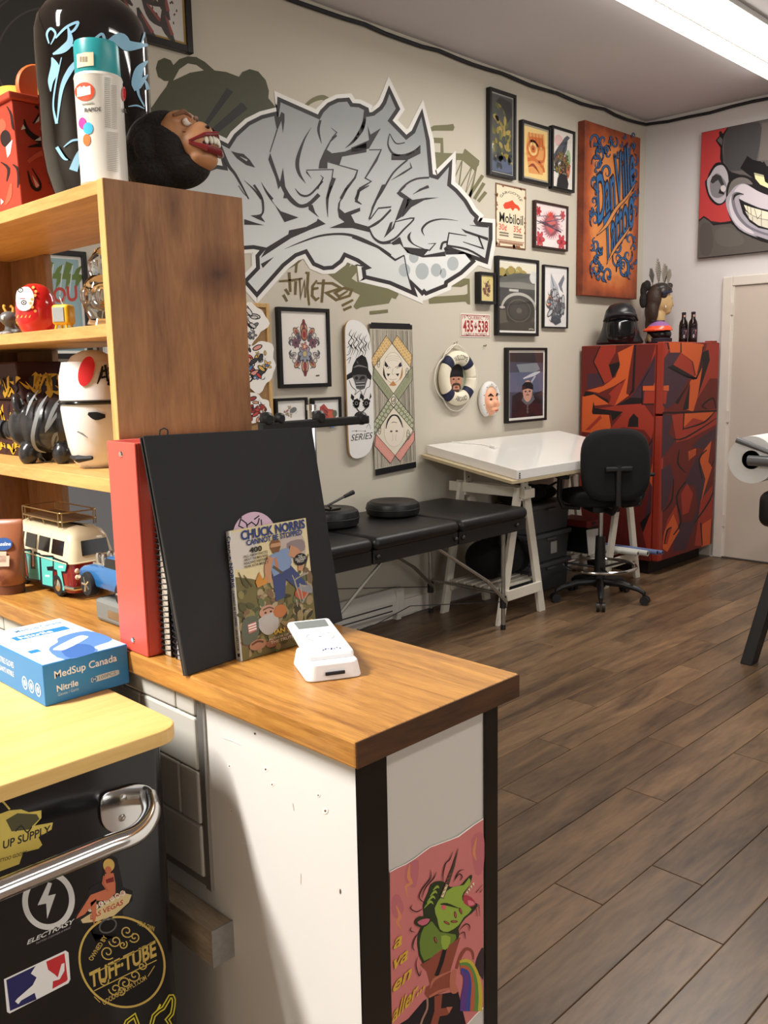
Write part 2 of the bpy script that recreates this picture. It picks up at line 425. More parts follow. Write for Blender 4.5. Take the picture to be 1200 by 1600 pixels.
# black cable pinned along the top of both walls
M_CABLE = mat('black_cable', (26, 27, 32), .6)
pts = []
random.seed(3)
for i in range(60):
    x = X0+.3+(XW-.03-X0-.3)*i/59
    pts.append((x, YW-.013, ZC-.022-.012*abs(math.sin(i*.8))-random.uniform(0, .008)))
for i in range(1, 26):
    y = YW-.03-(YW-.03+.4)*i/25
    pts.append((XW-.014, y, ZC-.022-.014*abs(math.sin(i*.7))-random.uniform(0, .01)))
tag(tube('cable', pts, .0115, M_CABLE, seg=8), 'black cable pinned where the two walls meet the ceiling', 'cable')

# ceiling lamps
M_LAMPW = mat('lamp_housing', (225, 224, 220), .4)
for i, (xa, xb, yc, pw, lab) in enumerate(FIX):
    t = thing('ceiling_light', ((xa+xb)/2, yc, ZC-.11), lab, 'lamp', 'fluorescent ceiling lamps')
    hw = .165
    box('housing', (xa, yc-hw, ZC-.03), (xb, yc+hw, ZC-.001), M_LAMPW, t, True, bv=.004)
    for s_ in (0, 1):
        ya, yb = (yc-hw+.006, yc-.012) if s_ == 0 else (yc+.012, yc+hw-.006)
        poly = [(ya, ZC-.031), (yb, ZC-.031), (yb-(.0 if s_ == 0 else .035), ZC-.105), (ya+(.035 if s_ == 0 else 0), ZC-.105)]
        prism('diffuser', poly, xa+.01, xb-.01, lambda a, b, d: Vector((d, a, b)), mat('lamp_diffuser', (255, 250, 240), .4, emit=5.5), t, True)
    box('spine', (xa+.01, yc-.011, ZC-.1), (xb-.01, yc+.011, ZC-.031), M_LAMPW, t, True)
    for s_ in (xa, xb-.01):
        box('end_cap', (s_, yc-hw, ZC-.108), (s_+.01, yc+hw, ZC-.03), M_LAMPW, t, True)
    a = area('lamp_light', ((xa+xb)/2, yc, ZC-.112), (0, 0, 0), xb-xa-.1, .28, pw, (1, .958, .9), math.radians(150) if i == 1 else PI)
    a.parent = t; a.matrix_parent_inverse = rootmat(t).inverted()

# ------------------------------------------------------------------ graffiti painted on the left wall
OL = (116, 112, 82); OL2 = (74, 76, 56); DK = (50, 47, 49); CHK = (44, 43, 44)
def gradient_paint(name, c_top, c_bot, z_top, z_bot):
    m = bpy.data.materials.new(name); m.use_nodes = True; nt = m.node_tree; b = nt.nodes['Principled BSDF']; b.inputs['Roughness'].default_value = .6
    g = nt.nodes.new('ShaderNodeNewGeometry'); sx = nt.nodes.new('ShaderNodeSeparateXYZ'); mr = nt.nodes.new('ShaderNodeMapRange'); mx = nt.nodes.new('ShaderNodeMix'); mx.data_type = 'RGBA'
    nt.links.new(g.outputs['Position'], sx.inputs[0]); nt.links.new(sx.outputs['Z'], mr.inputs[0]); mr.inputs[1].default_value = z_top; mr.inputs[2].default_value = z_bot
    nt.links.new(mr.outputs[0], mx.inputs[0]); mx.inputs[6].default_value = (*lin(c_top), 1); mx.inputs[7].default_value = (*lin(c_bot), 1)
    nt.links.new(mx.outputs[2], b.inputs['Base Color']); return m
M_GREY = gradient_paint('sprayed_grey_fade', (142, 146, 147), (206, 209, 208), P(600, 200, 'y', YW).z, P(600, 400, 'y', YW).z)
A = Art(on_plane('y', YW), 1.2e-4)
# dark dial high on the left
DG = (62, 62, 60)
A.ell(70, 95, 138, 150, DG, n=40)
for r_ in (.95, .8, .76, .55): A.ring(70, 95, 138*r_, 150*r_, 3, (84, 84, 80))
for k in range(60):
    t_ = 2*PI*k/60; A.line([(70+138*.78*math.cos(t_), 95+150*.78*math.sin(t_)), (70+138*.93*math.cos(t_), 95+150*.93*math.sin(t_))], 2, (84, 84, 80))
A.raw([(px_, py_) for px_, py_ in ((-700, 900), (195, 726), (210, 1010), (-700, 1400))], [(0, 1, 2, 3)], (112, 113, 116))
# olive bear shape with two brush strokes
A.z(230, 70, 6)
A.poly([(-60, 700), (0, 640), (60, 560), (120, 470), (180, 390), (200, 340), (160, 340), (100, 300), (80, 220), (100, 150), (160, 122), (220, 145), (245, 190), (300, 135), (380, 108), (460, 115), (540, 160), (630, 240), (740, 255), (860, 300), (890, 255), (960, 228), (1040, 250), (1110, 330), (1140, 430), (1135, 500), (1200, 580), (1290, 680), (1290, 1000), (1000, 1200), (700, 1290), (380, 1300), (120, 1230), (-30, 1080), (-90, 880)], OL2)
A.poly([(243, 335), (300, 230), (380, 175), (460, 190), (530, 240), (400, 262)], M_WALL)
A.poly([(745, 405), (805, 440), (540, 790), (515, 805), (490, 800)], CHK); A.poly([(880, 540), (905, 555), (940, 600), (560, 910), (525, 860)], CHK)
# olive brushwork right of and under the piece
A.z(330, 130, 5)
A.line([(715, 195), (790, 135), (870, 112), (930, 150), (960, 200)], [22, 34, 40, 40, 40], OL, 5)
A.z(550, 130, 5)
A.poly([(575, 365), (640, 330), (740, 325), (790, 318), (800, 345), (790, 372), (640, 372), (575, 388)], OL)
A.poly([(560, 440), (620, 425), (710, 428), (715, 545), (865, 550), (880, 510), (995, 605), (990, 640), (975, 660), (965, 690), (860, 600), (810, 600), (780, 640), (700, 720), (560, 730)], OL)
A.poly([(600, 465), (690, 470), (690, 542), (605, 535)], M_WALL)
A.line([(805, 590), (775, 800), (860, 600), (830, 840), (940, 640), (880, 880), (975, 650), (910, 930)], 26, OL)
for a_, b_ in (((1020, 720), (900, 905)), ((1030, 780), (955, 905)), ((1045, 850), (985, 925))): A.line([a_, b_], [28, 26], OL)
A.z(420, 390, 3.3333)
A.poly([(280, 105), (360, 60), (405, 40), (430, 45), (420, 90), (450, 65), (490, 85), (500, 150), (640, 180), (665, 200), (675, 235), (660, 258), (640, 250), (625, 280), (480, 300), (455, 312), (440, 295), (475, 235), (420, 210), (390, 190)], OL)
A.poly([(455, 120), (430, 150), (460, 170)], M_WALL)
A.line([(525, 330), (620, 320)], 18, OL)
A.poly([(915, 190), (1000, 130), (1010, 150), (1045, 152), (1048, 285), (1035, 285), (1025, 270), (835, 282), (832, 262), (845, 232), (860, 235), (865, 245), (1020, 235), (1035, 230), (1035, 180), (1000, 195)], OL)
A.poly([(45, 140), (120, 70), (185, 42), (150, 75), (95, 105)], (106, 100, 72))
A.poly([(-80, 40), (-15, 55), (-18, 115), (-80, 130)], OL2)
# tag lettering
TG = (104, 89, 54)
for L_ in ([(52, 165), (120, 160), (175, 150)], [(105, 118), (112, 220)], [(140, 120), (145, 60), (155, 62)], [(140, 165), (137, 235)], [(160, 150), (165, 250), (185, 165), (190, 250)], [(190, 120), (205, 122), (200, 200), (210, 290)], [(250, 160), (228, 190), (225, 240), (245, 262), (262, 250)], [(222, 205), (258, 200)], [(285, 155), (275, 275)], [(250, 175), (330, 175), (375, 200), (300, 225), (350, 262), (420, 240), (432, 210), (390, 200), (345, 225), (365, 245), (410, 215)], [(75, 235), (95, 270)], [(85, 205), (105, 235)], [(380, 292), (438, 262)], [(388, 314), (430, 296)]):
    A.line(L_, [10]+[13]*(len(L_)-2)+[9] if len(L_) > 2 else [14, 12], TG)
# the piece: outline in photograph pixels
F_ = [(286, 300), (312, 274), (338, 264), (356, 267), (345, 226), (358, 233), (370, 214), (390, 196), (410, 186), (430, 181), (434, 190), (438, 160), (499, 187), (505, 176), (515, 166), (528, 160), (542, 159), (547, 167), (560, 168), (570, 173), (572, 183), (584, 181), (597, 171), (603, 162), (608, 147), (618, 170), (605, 189), (634, 219), (648, 208), (658, 183), (665, 220), (670, 277), (684, 281), (701, 261), (698, 290), (710, 300), (724, 316), (734, 333), (741, 340), (739, 346), (743, 352), (763, 354), (763, 373), (757, 405), (698, 384), (693, 388), (696, 398), (726, 397), (735, 408), (718, 424), (694, 439), (693, 444), (666, 455), (662, 451), (659, 454), (640, 436), (644, 454), (610, 439), (572, 430), (571, 422), (581, 419), (560, 404), (537, 394), (530, 406), (518, 415), (506, 416), (492, 410), (479, 389), (460, 396), (440, 412), (401, 456), (387, 440), (406, 420), (405, 401), (417, 387), (396, 383), (350, 386), (322, 372), (296, 378), (306, 340)]
A.z(0, 0, 1)
WH = (226, 224, 219)
A.line(F_, 25, WH, 0, True)
A.line(F_, 12.5, DK, 0, True)
A.poly(F_, M_GREY)
A.lift(2)
BL = DK
A.z(550, 290, 5)
A.poly([(405, 545), (470, 545), (600, 560), (720, 545), (880, 538), (922, 590), (840, 665), (718, 742), (705, 768), (580, 820), (560, 800), (545, 815), (448, 725)], (220, 222, 221))
for e in ((480, 560, 38, 45), (408, 660, 45, 52), (545, 670, 52, 65), (655, 660, 42, 52), (710, 685, 25, 40), (785, 610, 45, 55)): A.ell(*e, (172, 178, 180))
A.line([(405, 545), (430, 690), (470, 820)], [8, 8, 14], BL); A.line([(405, 545), (335, 582), (200, 480), (0, 400)], [10, 16, 20, 22], BL)
A.line([(250, -10), (180, 130), (128, 262)], [10, 14, 8], BL, 4); A.line([(140, 262), (205, 175), (305, 165)], [10, 8, 8], BL); A.line([(300, 185), (200, 290), (100, 332), (0, 310)], [10, 18, 16, 30], BL, 4)
A.line([(135, 340), (170, 410), (240, 446), (330, 415), (400, 345), (480, 255), (330, 285)], [8, 14, 18, 16, 14, 12, 8], BL, 4)
A.poly([(245, 410), (300, 350), (330, 285), (360, 200), (400, 100), (460, 110), (410, 190), (385, 245), (340, 275), (325, 335)], BL)
A.poly([(345, 60), (415, -5), (420, 5), (378, 48), (470, 112), (580, 95), (680, 93), (560, 115), (460, 170), (400, 240), (385, 250), (430, 120), (370, 85)], BL)
A.line([(475, 68), (530, 32), (597, 8)], [2, 16, 22], BL); A.line([(825, 275), (700, 262), (600, 285), (545, 340), (562, 392)], [2, 10, 16, 16, 3], BL, 5)
A.line([(460, 360), (440, 405), (480, 460), (600, 510)], [2, 22, 9, 5], BL, 4)
A.poly([(372, 400), (372, 455), (430, 525), (550, 562), (730, 552), (722, 515), (640, 512), (600, 498), (560, 545), (470, 540), (400, 480)], BL)
A.line([(590, 455), (650, 452), (600, 510)], [3, 8, 10], BL); A.poly([(300, 450), (370, 400), (378, 455), (320, 465)], BL)
A.poly([(850, 335), (890, 352), (1000, 388), (1062, 408), (1060, 432), (990, 405), (880, 368)], BL); A.line([(915, 310), (1000, 318), (1062, 322)], [3, 10, 14], BL)
A.line([(738, 465), (755, 370), (893, 392)], [12, 10, 6], BL); A.line([(985, 395), (1022, 492), (865, 440)], [14, 12, 6], BL); A.line([(735, 468), (900, 500), (1035, 575)], 16, BL, 4)
A.line([(690, 500), (705, 450), (740, 440)], 18, BL, 4)
A.z(330, 130, 5)
A.poly([(490, 255), (530, 265), (545, 225), (570, 240), (570, 300), (557, 392), (545, 295), (512, 375), (495, 290)], BL); A.line([(512, 365), (456, 540)], [10, 7], BL)
A.poly([(458, 545), (443, 597), (500, 740), (522, 830), (548, 790), (570, 850), (560, 900), (600, 900), (575, 800), (558, 660), (535, 770), (470, 580)], BL)
A.poly([(150, 530), (200, 545), (250, 553), (300, 600), (340, 660), (270, 640), (200, 590)], BL)
A.line([(225, 575), (278, 605)], [3, 14], M_GREY)
A.line([(60, 480), (130, 640), (190, 720), (290, 905)], [30, 26, 20, 10], BL, 4); A.line([(255, 760), (330, 830), (390, 905)], [2, 12, 20], BL, 4); A.line([(388, 775), (430, 850), (475, 910)], [2, 16, 24], BL, 4)
A.line([(780, 345), (720, 450), (672, 600), (682, 700), (735, 782)], [2, 14, 30, 24, 2], BL, 5); A.line([(652, 822), (700, 875), (770, 870), (868, 765)], [3, 16, 16, 16], BL, 5)
A.line([(850, 290), (835, 370), (860, 472)], [18, 20, 2], BL, 4); A.line([(1200, 210), (1185, 330), (1120, 440), (1045, 508)], [16, 28, 24, 3], BL, 5)
A.poly([(980, 415), (930, 460), (900, 520), (940, 548), (1040, 535), (1210, 465), (1210, 540), (1020, 575), (1000, 638), (905, 610), (905, 668), (835, 668), (845, 610), (880, 530), (930, 440), (975, 400)], BL)
A.line([(935, 350), (978, 385), (940, 430)], [3, 8, 10], BL); A.line([(740, 680), (950, 675), (940, 745)], 8, BL); A.poly([(940, 735), (972, 745), (912, 900), (892, 905), (920, 790)], BL); A.poly([(740, 680), (785, 750), (738, 700)], BL)
A.line([(905, 615), (1140, 682), (1120, 740), (1050, 830), (1010, 905)], [6, 10, 16, 22, 24], BL); A.line([(850, 718), (872, 740), (845, 790), (830, 830)], [3, 8, 12, 6], BL)
A.z(550, 130, 5)
A.line([(0, 468), (70, 370), (100, 280)], [6, 30, 16], BL, 4); A.poly([(-10, 505), (130, 445), (118, 330), (142, 402), (222, 352), (130, 512), (-10, 550)], BL)
A.line([(130, 522), (225, 520), (185, 605), (100, 742), (147, 768), (60, 822), (25, 910)], [8, 8, 20, 10, 8, 18, 20], BL)
A.line([(290, 395), (278, 480), (320, 552), (400, 562), (480, 535), (530, 488)], [6, 12, 18, 16, 18, 8], BL, 4); A.line([(292, 395), (340, 470), (410, 465)], [6, 10, 8], BL, 4)
A.poly([(305, 552), (400, 565), (480, 530), (532, 483), (532, 550), (430, 602), (305, 602)], BL); A.line([(430, 600), (320, 700), (230, 850), (190, 910)], 14, BL, 4)
A.line([(300, 760), (400, 700), (462, 660), (450, 618)], [2, 16, 12, 3], BL); A.line([(600, 738), (500, 748), (420, 790), (362, 858), (400, 892)], 15, BL, 4); A.line([(472, 868), (540, 830), (592, 805)], [2, 16, 20], BL)
A.z(370, 290, 5)
A.line([(10, 0), (50, 60), (97, 107)], [6, 6, 1], BL); A.line([(130, -5), (185, 80), (202, 150), (192, 225), (105, 235)], [18, 18, 18, 14, 3], BL, 4)
A.poly([(105, 235), (150, 240), (205, 215), (190, 245), (220, 287), (160, 262)], BL); A.poly([(200, -5), (260, 110), (340, 200), (480, 250), (370, 287), (300, 160)], BL); A.poly([(55, 262), (150, 293), (212, 310), (55, 306)], BL)
A.line([(345, -20), (385, 60), (430, 120), (490, 160), (560, 145), (640, 70)], [30, 34, 36, 28, 30, 32], BL, 4); A.poly([(555, 150), (590, 150), (610, 210), (640, 250), (560, 190)], BL)
A.poly([(405, 350), (540, 322), (620, 280), (630, 258), (692, 300), (560, 350), (420, 412), (300, 490), (185, 565), (232, 482), (400, 380)], BL)
A.line([(372, 496), (480, 450), (640, 395), (800, 378), (930, 400), (1100, 480), (1200, 548)], [2, 10, 16, 18, 22, 22, 22], BL, 4); A.line([(738, 0), (705, 100), (708, 247)], [14, 22, 3], BL, 4)
A.poly([(885, -5), (855, 45), (805, 130), (800, 180), (840, 215), (960, 172), (962, 200), (890, 230), (920, 290), (1030, 322), (1035, 365), (900, 332), (718, 332), (838, 285), (795, 250), (785, 190), (790, 140), (840, 40), (860, -5)], BL)
A.line([(1030, 0), (950, 40), (930, 122), (972, 147)], [8, 24, 20, 7], BL); A.line([(1140, -5), (1060, 170), (1033, 267), (1100, 180), (1200, 170)], [18, 18, 12, 7, 8], BL); A.line([(1200, 190), (1130, 265), (1030, 328)], 16, BL)
A.line([(1030, 330), (1060, 400), (1120, 447), (1200, 445)], [10, 14, 18, 20], BL, 4); A.poly([(1145, 412), (1195, 290), (1215, 280), (1200, 360)], BL); A.poly([(185, 612), (288, 557), (200, 645)], BL)
mural = A.build('mural', wall_left)
# ================================================================== PICTURES AND THINGS ON THE LEFT WALL
def glassmat():
    if 'picture_glass' in MATS: return MATS['picture_glass']
    m = bpy.data.materials.new('picture_glass'); m.use_nodes = True; MATS['picture_glass'] = m
    nt = m.node_tree; N = nt.nodes; N.remove(N['Principled BSDF'])
    t = N.new('ShaderNodeBsdfTransparent'); g = N.new('ShaderNodeBsdfGlossy'); g.inputs['Roughness'].default_value = .03
    lw = N.new('ShaderNodeLayerWeight'); pw_ = N.new('ShaderNodeMath'); pw_.operation = 'POWER'; pw_.inputs[1].default_value = 4; nt.links.new(lw.outputs['Facing'], pw_.inputs[0]); f = N.new('ShaderNodeMath'); f.operation = 'MULTIPLY_ADD'; f.inputs[1].default_value = .6; f.inputs[2].default_value = .03; nt.links.new(pw_.outputs[0], f.inputs[0]); x = N.new('ShaderNodeMixShader')
    nt.links.new(f.outputs[0], x.inputs[0]); nt.links.new(t.outputs[0], x.inputs[1]); nt.links.new(g.outputs[0], x.inputs[2]); nt.links.new(x.outputs[0], N['Material Output'].inputs[0])
    return m
M_FRAME = mat('black_frame', (22, 21, 22), .38, 0, .45)
BLK = (24, 23, 25)
def picture(name, L, R, T, B, depth, border, label, cat, fm=None, glass=True, matcol=(236, 233, 226), matw=0.0, group=None):
    """framed sheet hanging on the left wall; returns root and Art on its print (100 wide, h tall, y down)"""
    yf = YW-depth
    tl = P(L, T, 'y', yf); x0 = tl.x; z1 = tl.z; x1 = P(R, T+(R-L)*.2, 'y', yf).x; z0 = P(L, B, 'y', yf).z
    t = thing(name, ((x0+x1)/2, YW, z0), label, cat, group)
    bm = bmesh.new(); b = border
    for a, c in (((x0, z0), (x0+b, z1)), ((x1-b, z0), (x1, z1)), ((x0+b, z0), (x1-b, z0+b)), ((x0+b, z1-b), (x1-b, z1))):
        bmbox(bm, (a[0], yf, a[1]), (c[0], YW-.001, c[1]))
    bev(bmobj('frame', bm, fm or M_FRAME, t, True), .0015, 1)
    yb = yf+min(.012, depth*.5)
    box('backing', (x0+b, yb, z0+b), (x1-b, YW-.002, z1-b), K(*matcol), t, True)
    if glass: box('glass', (x0+b, yb-.006, z0+b), (x1-b, yb-.004, z1-b), glassmat(), t, True)
    q = matw; ax0, ax1, az0, az1 = x0+b+q, x1-b-q, z0+b+q, z1-b-q
    h = 100*(az1-az0)/(ax1-ax0)
    A = Art(on_quad((ax0, yb, az1), (ax1, yb, az1), (ax0, yb, az0), 100, h), 2.5e-5, 1e-4)
    PENDING.append((A, t))
    return t, A, h
PENDING = []
def flush():
    for A, t in PENDING: A.build('print', t)
    PENDING.clear()
def sheet(A, h, col): A.poly([(0, 0), (100, 0), (100, h), (0, h)], col)
def blossom(A, cx, cy, r, n, c1, c2, c3=(40, 36, 40), rot=0):
    for k in range(n):
        a = 2*PI*k/n+rot; x, y = cx+math.cos(a)*r*.55, cy+math.sin(a)*r*.55
        A.ell(x, y, r*.5, r*.3, c3, a, 12)
    for k in range(n):
        a = 2*PI*k/n+rot; x, y = cx+math.cos(a)*r*.55, cy+math.sin(a)*r*.55
        A.ell(x, y, r*.42, r*.22, c1, a, 12)
    A.ell(cx, cy, r*.3, r*.3, c2, 0, 12)
def scribble(A, cx, cy, rx, ry, pal, n, seed, dark=(38, 36, 40)):
    rnd = random.Random(seed)
    for i in range(n):
        a = rnd.uniform(0, 2*PI); q = math.sqrt(rnd.random()); x, y = cx+rx*q*math.cos(a), cy+ry*q*math.sin(a)
        s = rnd.uniform(.12, .3)*min(rx, ry)*1.5; ro = rnd.uniform(0, PI); k = rnd.random()
        if k < .45:
            A.ell(x, y, s, s*.5, dark, ro, 10); A.ell(x, y, s*.8, s*.32, rnd.choice(pal), ro, 10)
        elif k < .75:
            pts = [(x+s*j*.5*math.cos(ro+j*.5), y+s*j*.5*math.sin(ro+j*.5)) for j in range(5)]
            A.line(pts, [s*.05, s*.25, s*.3, s*.2, s*.04], dark, 2)
        else: blossom(A, x, y, s, 5, rnd.choice(pal), rnd.choice(pal), dark, ro)
G = None
# tall crow picture
t, A, h = picture('framed_picture', 766, 807.5, 135, 272, .035, .02, 'tall black frame with a dark crow among yellow-green leaves', 'picture', matcol=(168, 168, 164), matw=.008)
sheet(A, h, (72, 76, 72)); rnd = random.Random(2)
for i in range(70):
    y = rnd.uniform(.08, .85)*h; A.ell(rnd.uniform(8, 92), y, rnd.uniform(6, 16), rnd.uniform(3, 8), rnd.choice([(150, 132, 52), (120, 112, 48), (96, 98, 50), (170, 150, 80), (70, 80, 56)]), rnd.uniform(0, 3), 9)
A.poly([(2, h*.8), (30, h*.86), (60, h*.78), (98, h*.88), (98, h*.99), (2, h*.99)], (86, 98, 122)); A.poly([(40, h*.02), (90, h*.05), (98, h*.22), (75, h*.34), (62, h*.2), (40, h*.12), (20, h*.1)], (40, 42, 42))
for i in range(12): A.ell(rnd.uniform(10, 90), rnd.uniform(.75, .95)*h, 10, 7, (52, 56, 62), rnd.uniform(0, 3), 9)
# orange print
t, A, h = picture('framed_picture', 817, 862, 186, 281, .035, .017, 'black frame with an orange and yellow machine-like print on grey mount', 'picture', matcol=(164, 158, 140), matw=.014)
sheet(A, h, (238, 208, 138)); OR = (206, 112, 52)
A.poly([(15, 14), (85, 8), (92, h*.5), (80, h*.9), (20, h*.92), (8, h*.45)], (226, 160, 92)); A.poly([(22, 22), (80, 18), (84, 40), (30, 46)], OR)
A.ell(38, h*.42, 26, 22, OR); A.ell(38, h*.42, 19, 16, (236, 200, 130)); A.ell(38, h*.42, 11, 9, OR); A.ell(38, h*.42, 4, 3, (120, 50, 30))
A.line([(60, h*.3), (86, h*.34), (84, h*.6), (62, h*.64)], 7, OR, 3); A.line([(15, h*.66), (45, h*.62), (80, h*.74), (86, h*.84)], 9, OR, 3); A.line([(18, h*.8), (40, h*.74), (66, h*.88)], [2, 8, 2], (150, 66, 36), 3)
for k in range(5): A.line([(20+k*14, 12), (24+k*14, 48)], 2, (150, 66, 36))
# crow and splashes
t, A, h = picture('framed_picture', 864, 899.5, 195, 294, .035, .017, 'black frame with a grey crow above a dark brown splashed figure', 'picture')
sheet(A, h, (232, 226, 218)); A.ell(30, 28, 22, 16, (226, 190, 186)); A.ell(75, h*.62, 14, 30, (206, 120, 84)); A.ell(78, 70, 12, 24, (150, 180, 130))
A.poly([(58, 16), (72, 8), (86, 12), (74, 22), (70, 48), (48, 80), (10, 96), (4, 70), (24, 48), (44, 30)], (86, 90, 100)); A.line([(20, 88), (50, 60), (66, 26)], [3, 8, 3], (52, 54, 60))
scribble(A, 48, h*.6, 36, h*.2, [(120, 96, 72), (196, 120, 60), (80, 70, 60), (150, 130, 60)], 46, 5, (46, 42, 42)); A.poly([(20, h*.99), (25, h*.84), (40, h*.74), (70, h*.76), (80, h*.9), (76, h*.99)], (40, 38, 40))
# tin oil sign
yf = YW-.004
tlp = P(774.5, 285, 'y', yf); brp = P(821.5, 391, 'y', yf)
sg = thing('tin_sign', (tlp.x, YW, brp.z), 'cream tin sign reading Mobiloil with a red gargoyle and rusty edges', 'sign')
box('plate', (tlp.x, yf, brp.z), (brp.x, YW-.0005, tlp.z), K(120, 84, 60), sg, True, bv=.001)
h = 100*(tlp.z-brp.z)/(brp.x-tlp.x)
A = Art(on_quad((tlp.x, yf, tlp.z), (brp.x, yf, tlp.z), (tlp.x, yf, brp.z), 100, h), 2.5e-5, 1e-4)
M_TIN = mat('aged_cream_enamel', (224, 212, 184), .45, 0, .4, var=.12, vscale=14)
A.poly([(3, 3), (97, 4), (96, h-3), (60, h-4), (3, h-2)], M_TIN)
A.arctext('GARGOYLE', 50, h*.24, 30, h*.115, -2.95, -.19, 9, (54, 46, 42), .01)
GY = lambda y: h*(.225+.17*(y-44)/28)
A.poly([(x_, GY(y_)) for x_, y_ in [(24, 62), (30, 54), (42, 50), (54, 44), (62, 52), (74, 56), (80, 64), (76, 70), (70, 64), (62, 64), (56, 72), (48, 66), (36, 70), (28, 70)]], (214, 72, 44))
A.text('Mobiloil', (12, h*.6), (90, h*.6), (0, -h*.155), (40, 36, 34), .015)
A.text('30¢', (10, h*.725), (36, h*.725), (0, -h*.095), (206, 66, 44), .012); A.text('35¢', (58, h*.725), (84, h*.725), (0, -h*.095), (206, 66, 44), .012)
for yy in (.77, .81): A.line([(12, h*yy), (42, h*yy)], 3, (120, 108, 94)); A.line([(58, h*yy), (88, h*yy)], 3, (120, 108, 94))
A.line([(6, h*.885), (94, h*.885)], 1.5, (150, 90, 70)); A.line([(10, h*.92), (90, h*.92)], 5, (160, 120, 96))
rnd = random.Random(8)
for i in range(26):
    e = rnd.random()*4
    x, y = (rnd.uniform(0, 100), rnd.choice([3, h-4])) if e < 1.6 else (rnd.choice([3, 97]), rnd.uniform(0, h)); A.ell(x, y, rnd.uniform(1.5, 5), rnd.uniform(1.5, 5), (134, 92, 64), 0, 7)
A.build('print', sg)
# heart
t, A, h = picture('framed_picture', 837, 888.8, 312, 386, .03, .014, 'dark brown frame with a pink and red flaming heart and roses', 'picture', mat('dark_walnut_frame', (52, 30, 26), .4))
sheet(A, h, (238, 222, 220)); rnd = random.Random(4)
A.ell(50, h*.47, 34, h*.36, (236, 204, 208))
for k in range(26): a = 2*PI*k/26; A.line([(50+22*math.cos(a), h*.47+h*.25*math.sin(a)), (50+30*math.cos(a+.1), h*.47+h*.33*math.sin(a+.1))], [5, 1], (176, 120, 132))
A.ell(50, h*.47, 22, h*.26, (150, 84, 94)); A.ell(50, h*.45, 16, h*.18, (200, 92, 90)); A.poly([(34, h*.42), (50, h*.47), (66, h*.42), (62, h*.5), (50, h*.53), (38, h*.5)], (96, 34, 46)); A.poly([(38, h*.52), (50, h*.57), (62, h*.52), (50, h*.68)], (216, 76, 78))
for x, y, r in ((15, h*.84, 15), (85, h*.84, 15), (10, 14, 9), (88, 14, 9)): blossom(A, x, y, r, 6, (204, 58, 66), (150, 32, 48), (120, 30, 44))
for k in range(8): A.line([(rnd.choice([8, 90])+rnd.uniform(-5, 5), h*rnd.uniform(.2, .6)), (rnd.choice([14, 84]), h*rnd.uniform(.2, .7))], [1, 2], (88, 76, 96))
A.line([(50, h*.15), (44, h*.22), (56, h*.26)], [2, 10, 4], (210, 76, 66))
# photograph of a car
t, A, h = picture('framed_picture', 778, 843, 399, 524, .035, .02, 'large black frame with a photograph of a dark vintage car wing and wheel', 'picture', matw=.014)
sheet(A, h, (70, 68, 64)); A.poly([(0, 0), (100, 0), (100, h*.2), (0, h*.2)], (226, 220, 200)); rnd = random.Random(6)
for i in range(14): A.ell(rnd.uniform(0, 70), h*rnd.uniform(.1, .2), 10, 7, rnd.choice([(168, 150, 88), (132, 124, 76), (190, 176, 120)]), 0, 9)
A.poly([(0, h*.24), (40, h*.15), (100, h*.13), (100, h*.36), (0, h*.36)], (96, 96, 92)); A.poly([(0, h*.3), (60, h*.27), (100, h*.3), (100, h*.37), (0, h*.37)], (128, 126, 118)); A.ell(96, h*.19, 12, 10, (212, 212, 208))
A.poly([(0, h*.37), (100, h*.38), (100, h*.8), (0, h*.7)], (46, 45, 44)); A.poly([(26, h*.385), (52, h*.385), (52, h*.42), (26, h*.42)], (190, 188, 180))
A.ring(54, h*.68, 48, h*.23, 5, (176, 174, 166), 0, 30, PI, 2*PI); A.ell(54, h*.7, 44, h*.22, (38, 37, 37)); A.ell(54, h*.7, 26, h*.13, (54, 52, 50)); A.ring(54, h*.7, 33, h*.165, 2, (84, 80, 74)); A.ell(54, h*.7, 8, h*.04, (92, 90, 84))
A.poly([(0, h*.88), (100, h*.86), (100, h), (0, h)], (52, 49, 44)); A.poly([(0, h*.7), (16, h*.7), (20, h*.88), (0, h*.9)], (84, 78, 66)); A.line([(0, h*.66), (14, h*.66)], 3, (190, 186, 176)); A.line([(82, h*.975), (88, h*.965), (97, h*.975)], 2, (170, 160, 140))
# small deep frame
t, A, h = picture('framed_picture', 750, 775.5, 424, 474, .045, .018, 'small deep black frame with a red and brown print', 'picture', matcol=(214, 200, 170), matw=.004)
sheet(A, h, (214, 196, 130)); scribble(A, 50, h*.5, 30, h*.36, [(150, 56, 44), (96, 64, 44), (178, 130, 70), (120, 46, 40)], 40, 12, (60, 34, 30))
# grey wolf and crow
t, A, h = picture('framed_picture', 851, 889, 413, 512, .025, .009, 'narrow black frame with grey crows above a bearded wolf head on white', 'picture')
sheet(A, h, (228, 224, 222)); A.poly([(30, 14), (44, 30), (62, 46), (70, 80), (56, 90), (40, 66), (28, 50)], (180, 184, 192)); A.poly([(62, 40), (86, 16), (90, 26), (78, 46), (86, 62), (72, 54)], (104, 110, 126)); A.line([(30, 20), (50, 60), (64, 84)], [2, 5, 1], (96, 100, 110))
for x, y in ((28, 84), (40, 98), (58, 96), (70, 88)): A.ell(x, y, 13, 15, (210, 142, 112)); A.ell(x, y, 7, 8, (182, 106, 84))
scribble(A, 52, h*.62, 34, h*.24, [(150, 154, 160), (96, 100, 108), (196, 198, 202), (74, 78, 84)], 64, 21, (62, 64, 70)); A.poly([(34, h*.8), (70, h*.8), (76, h*.92), (52, h*.97), (30, h*.9)], (78, 82, 90))
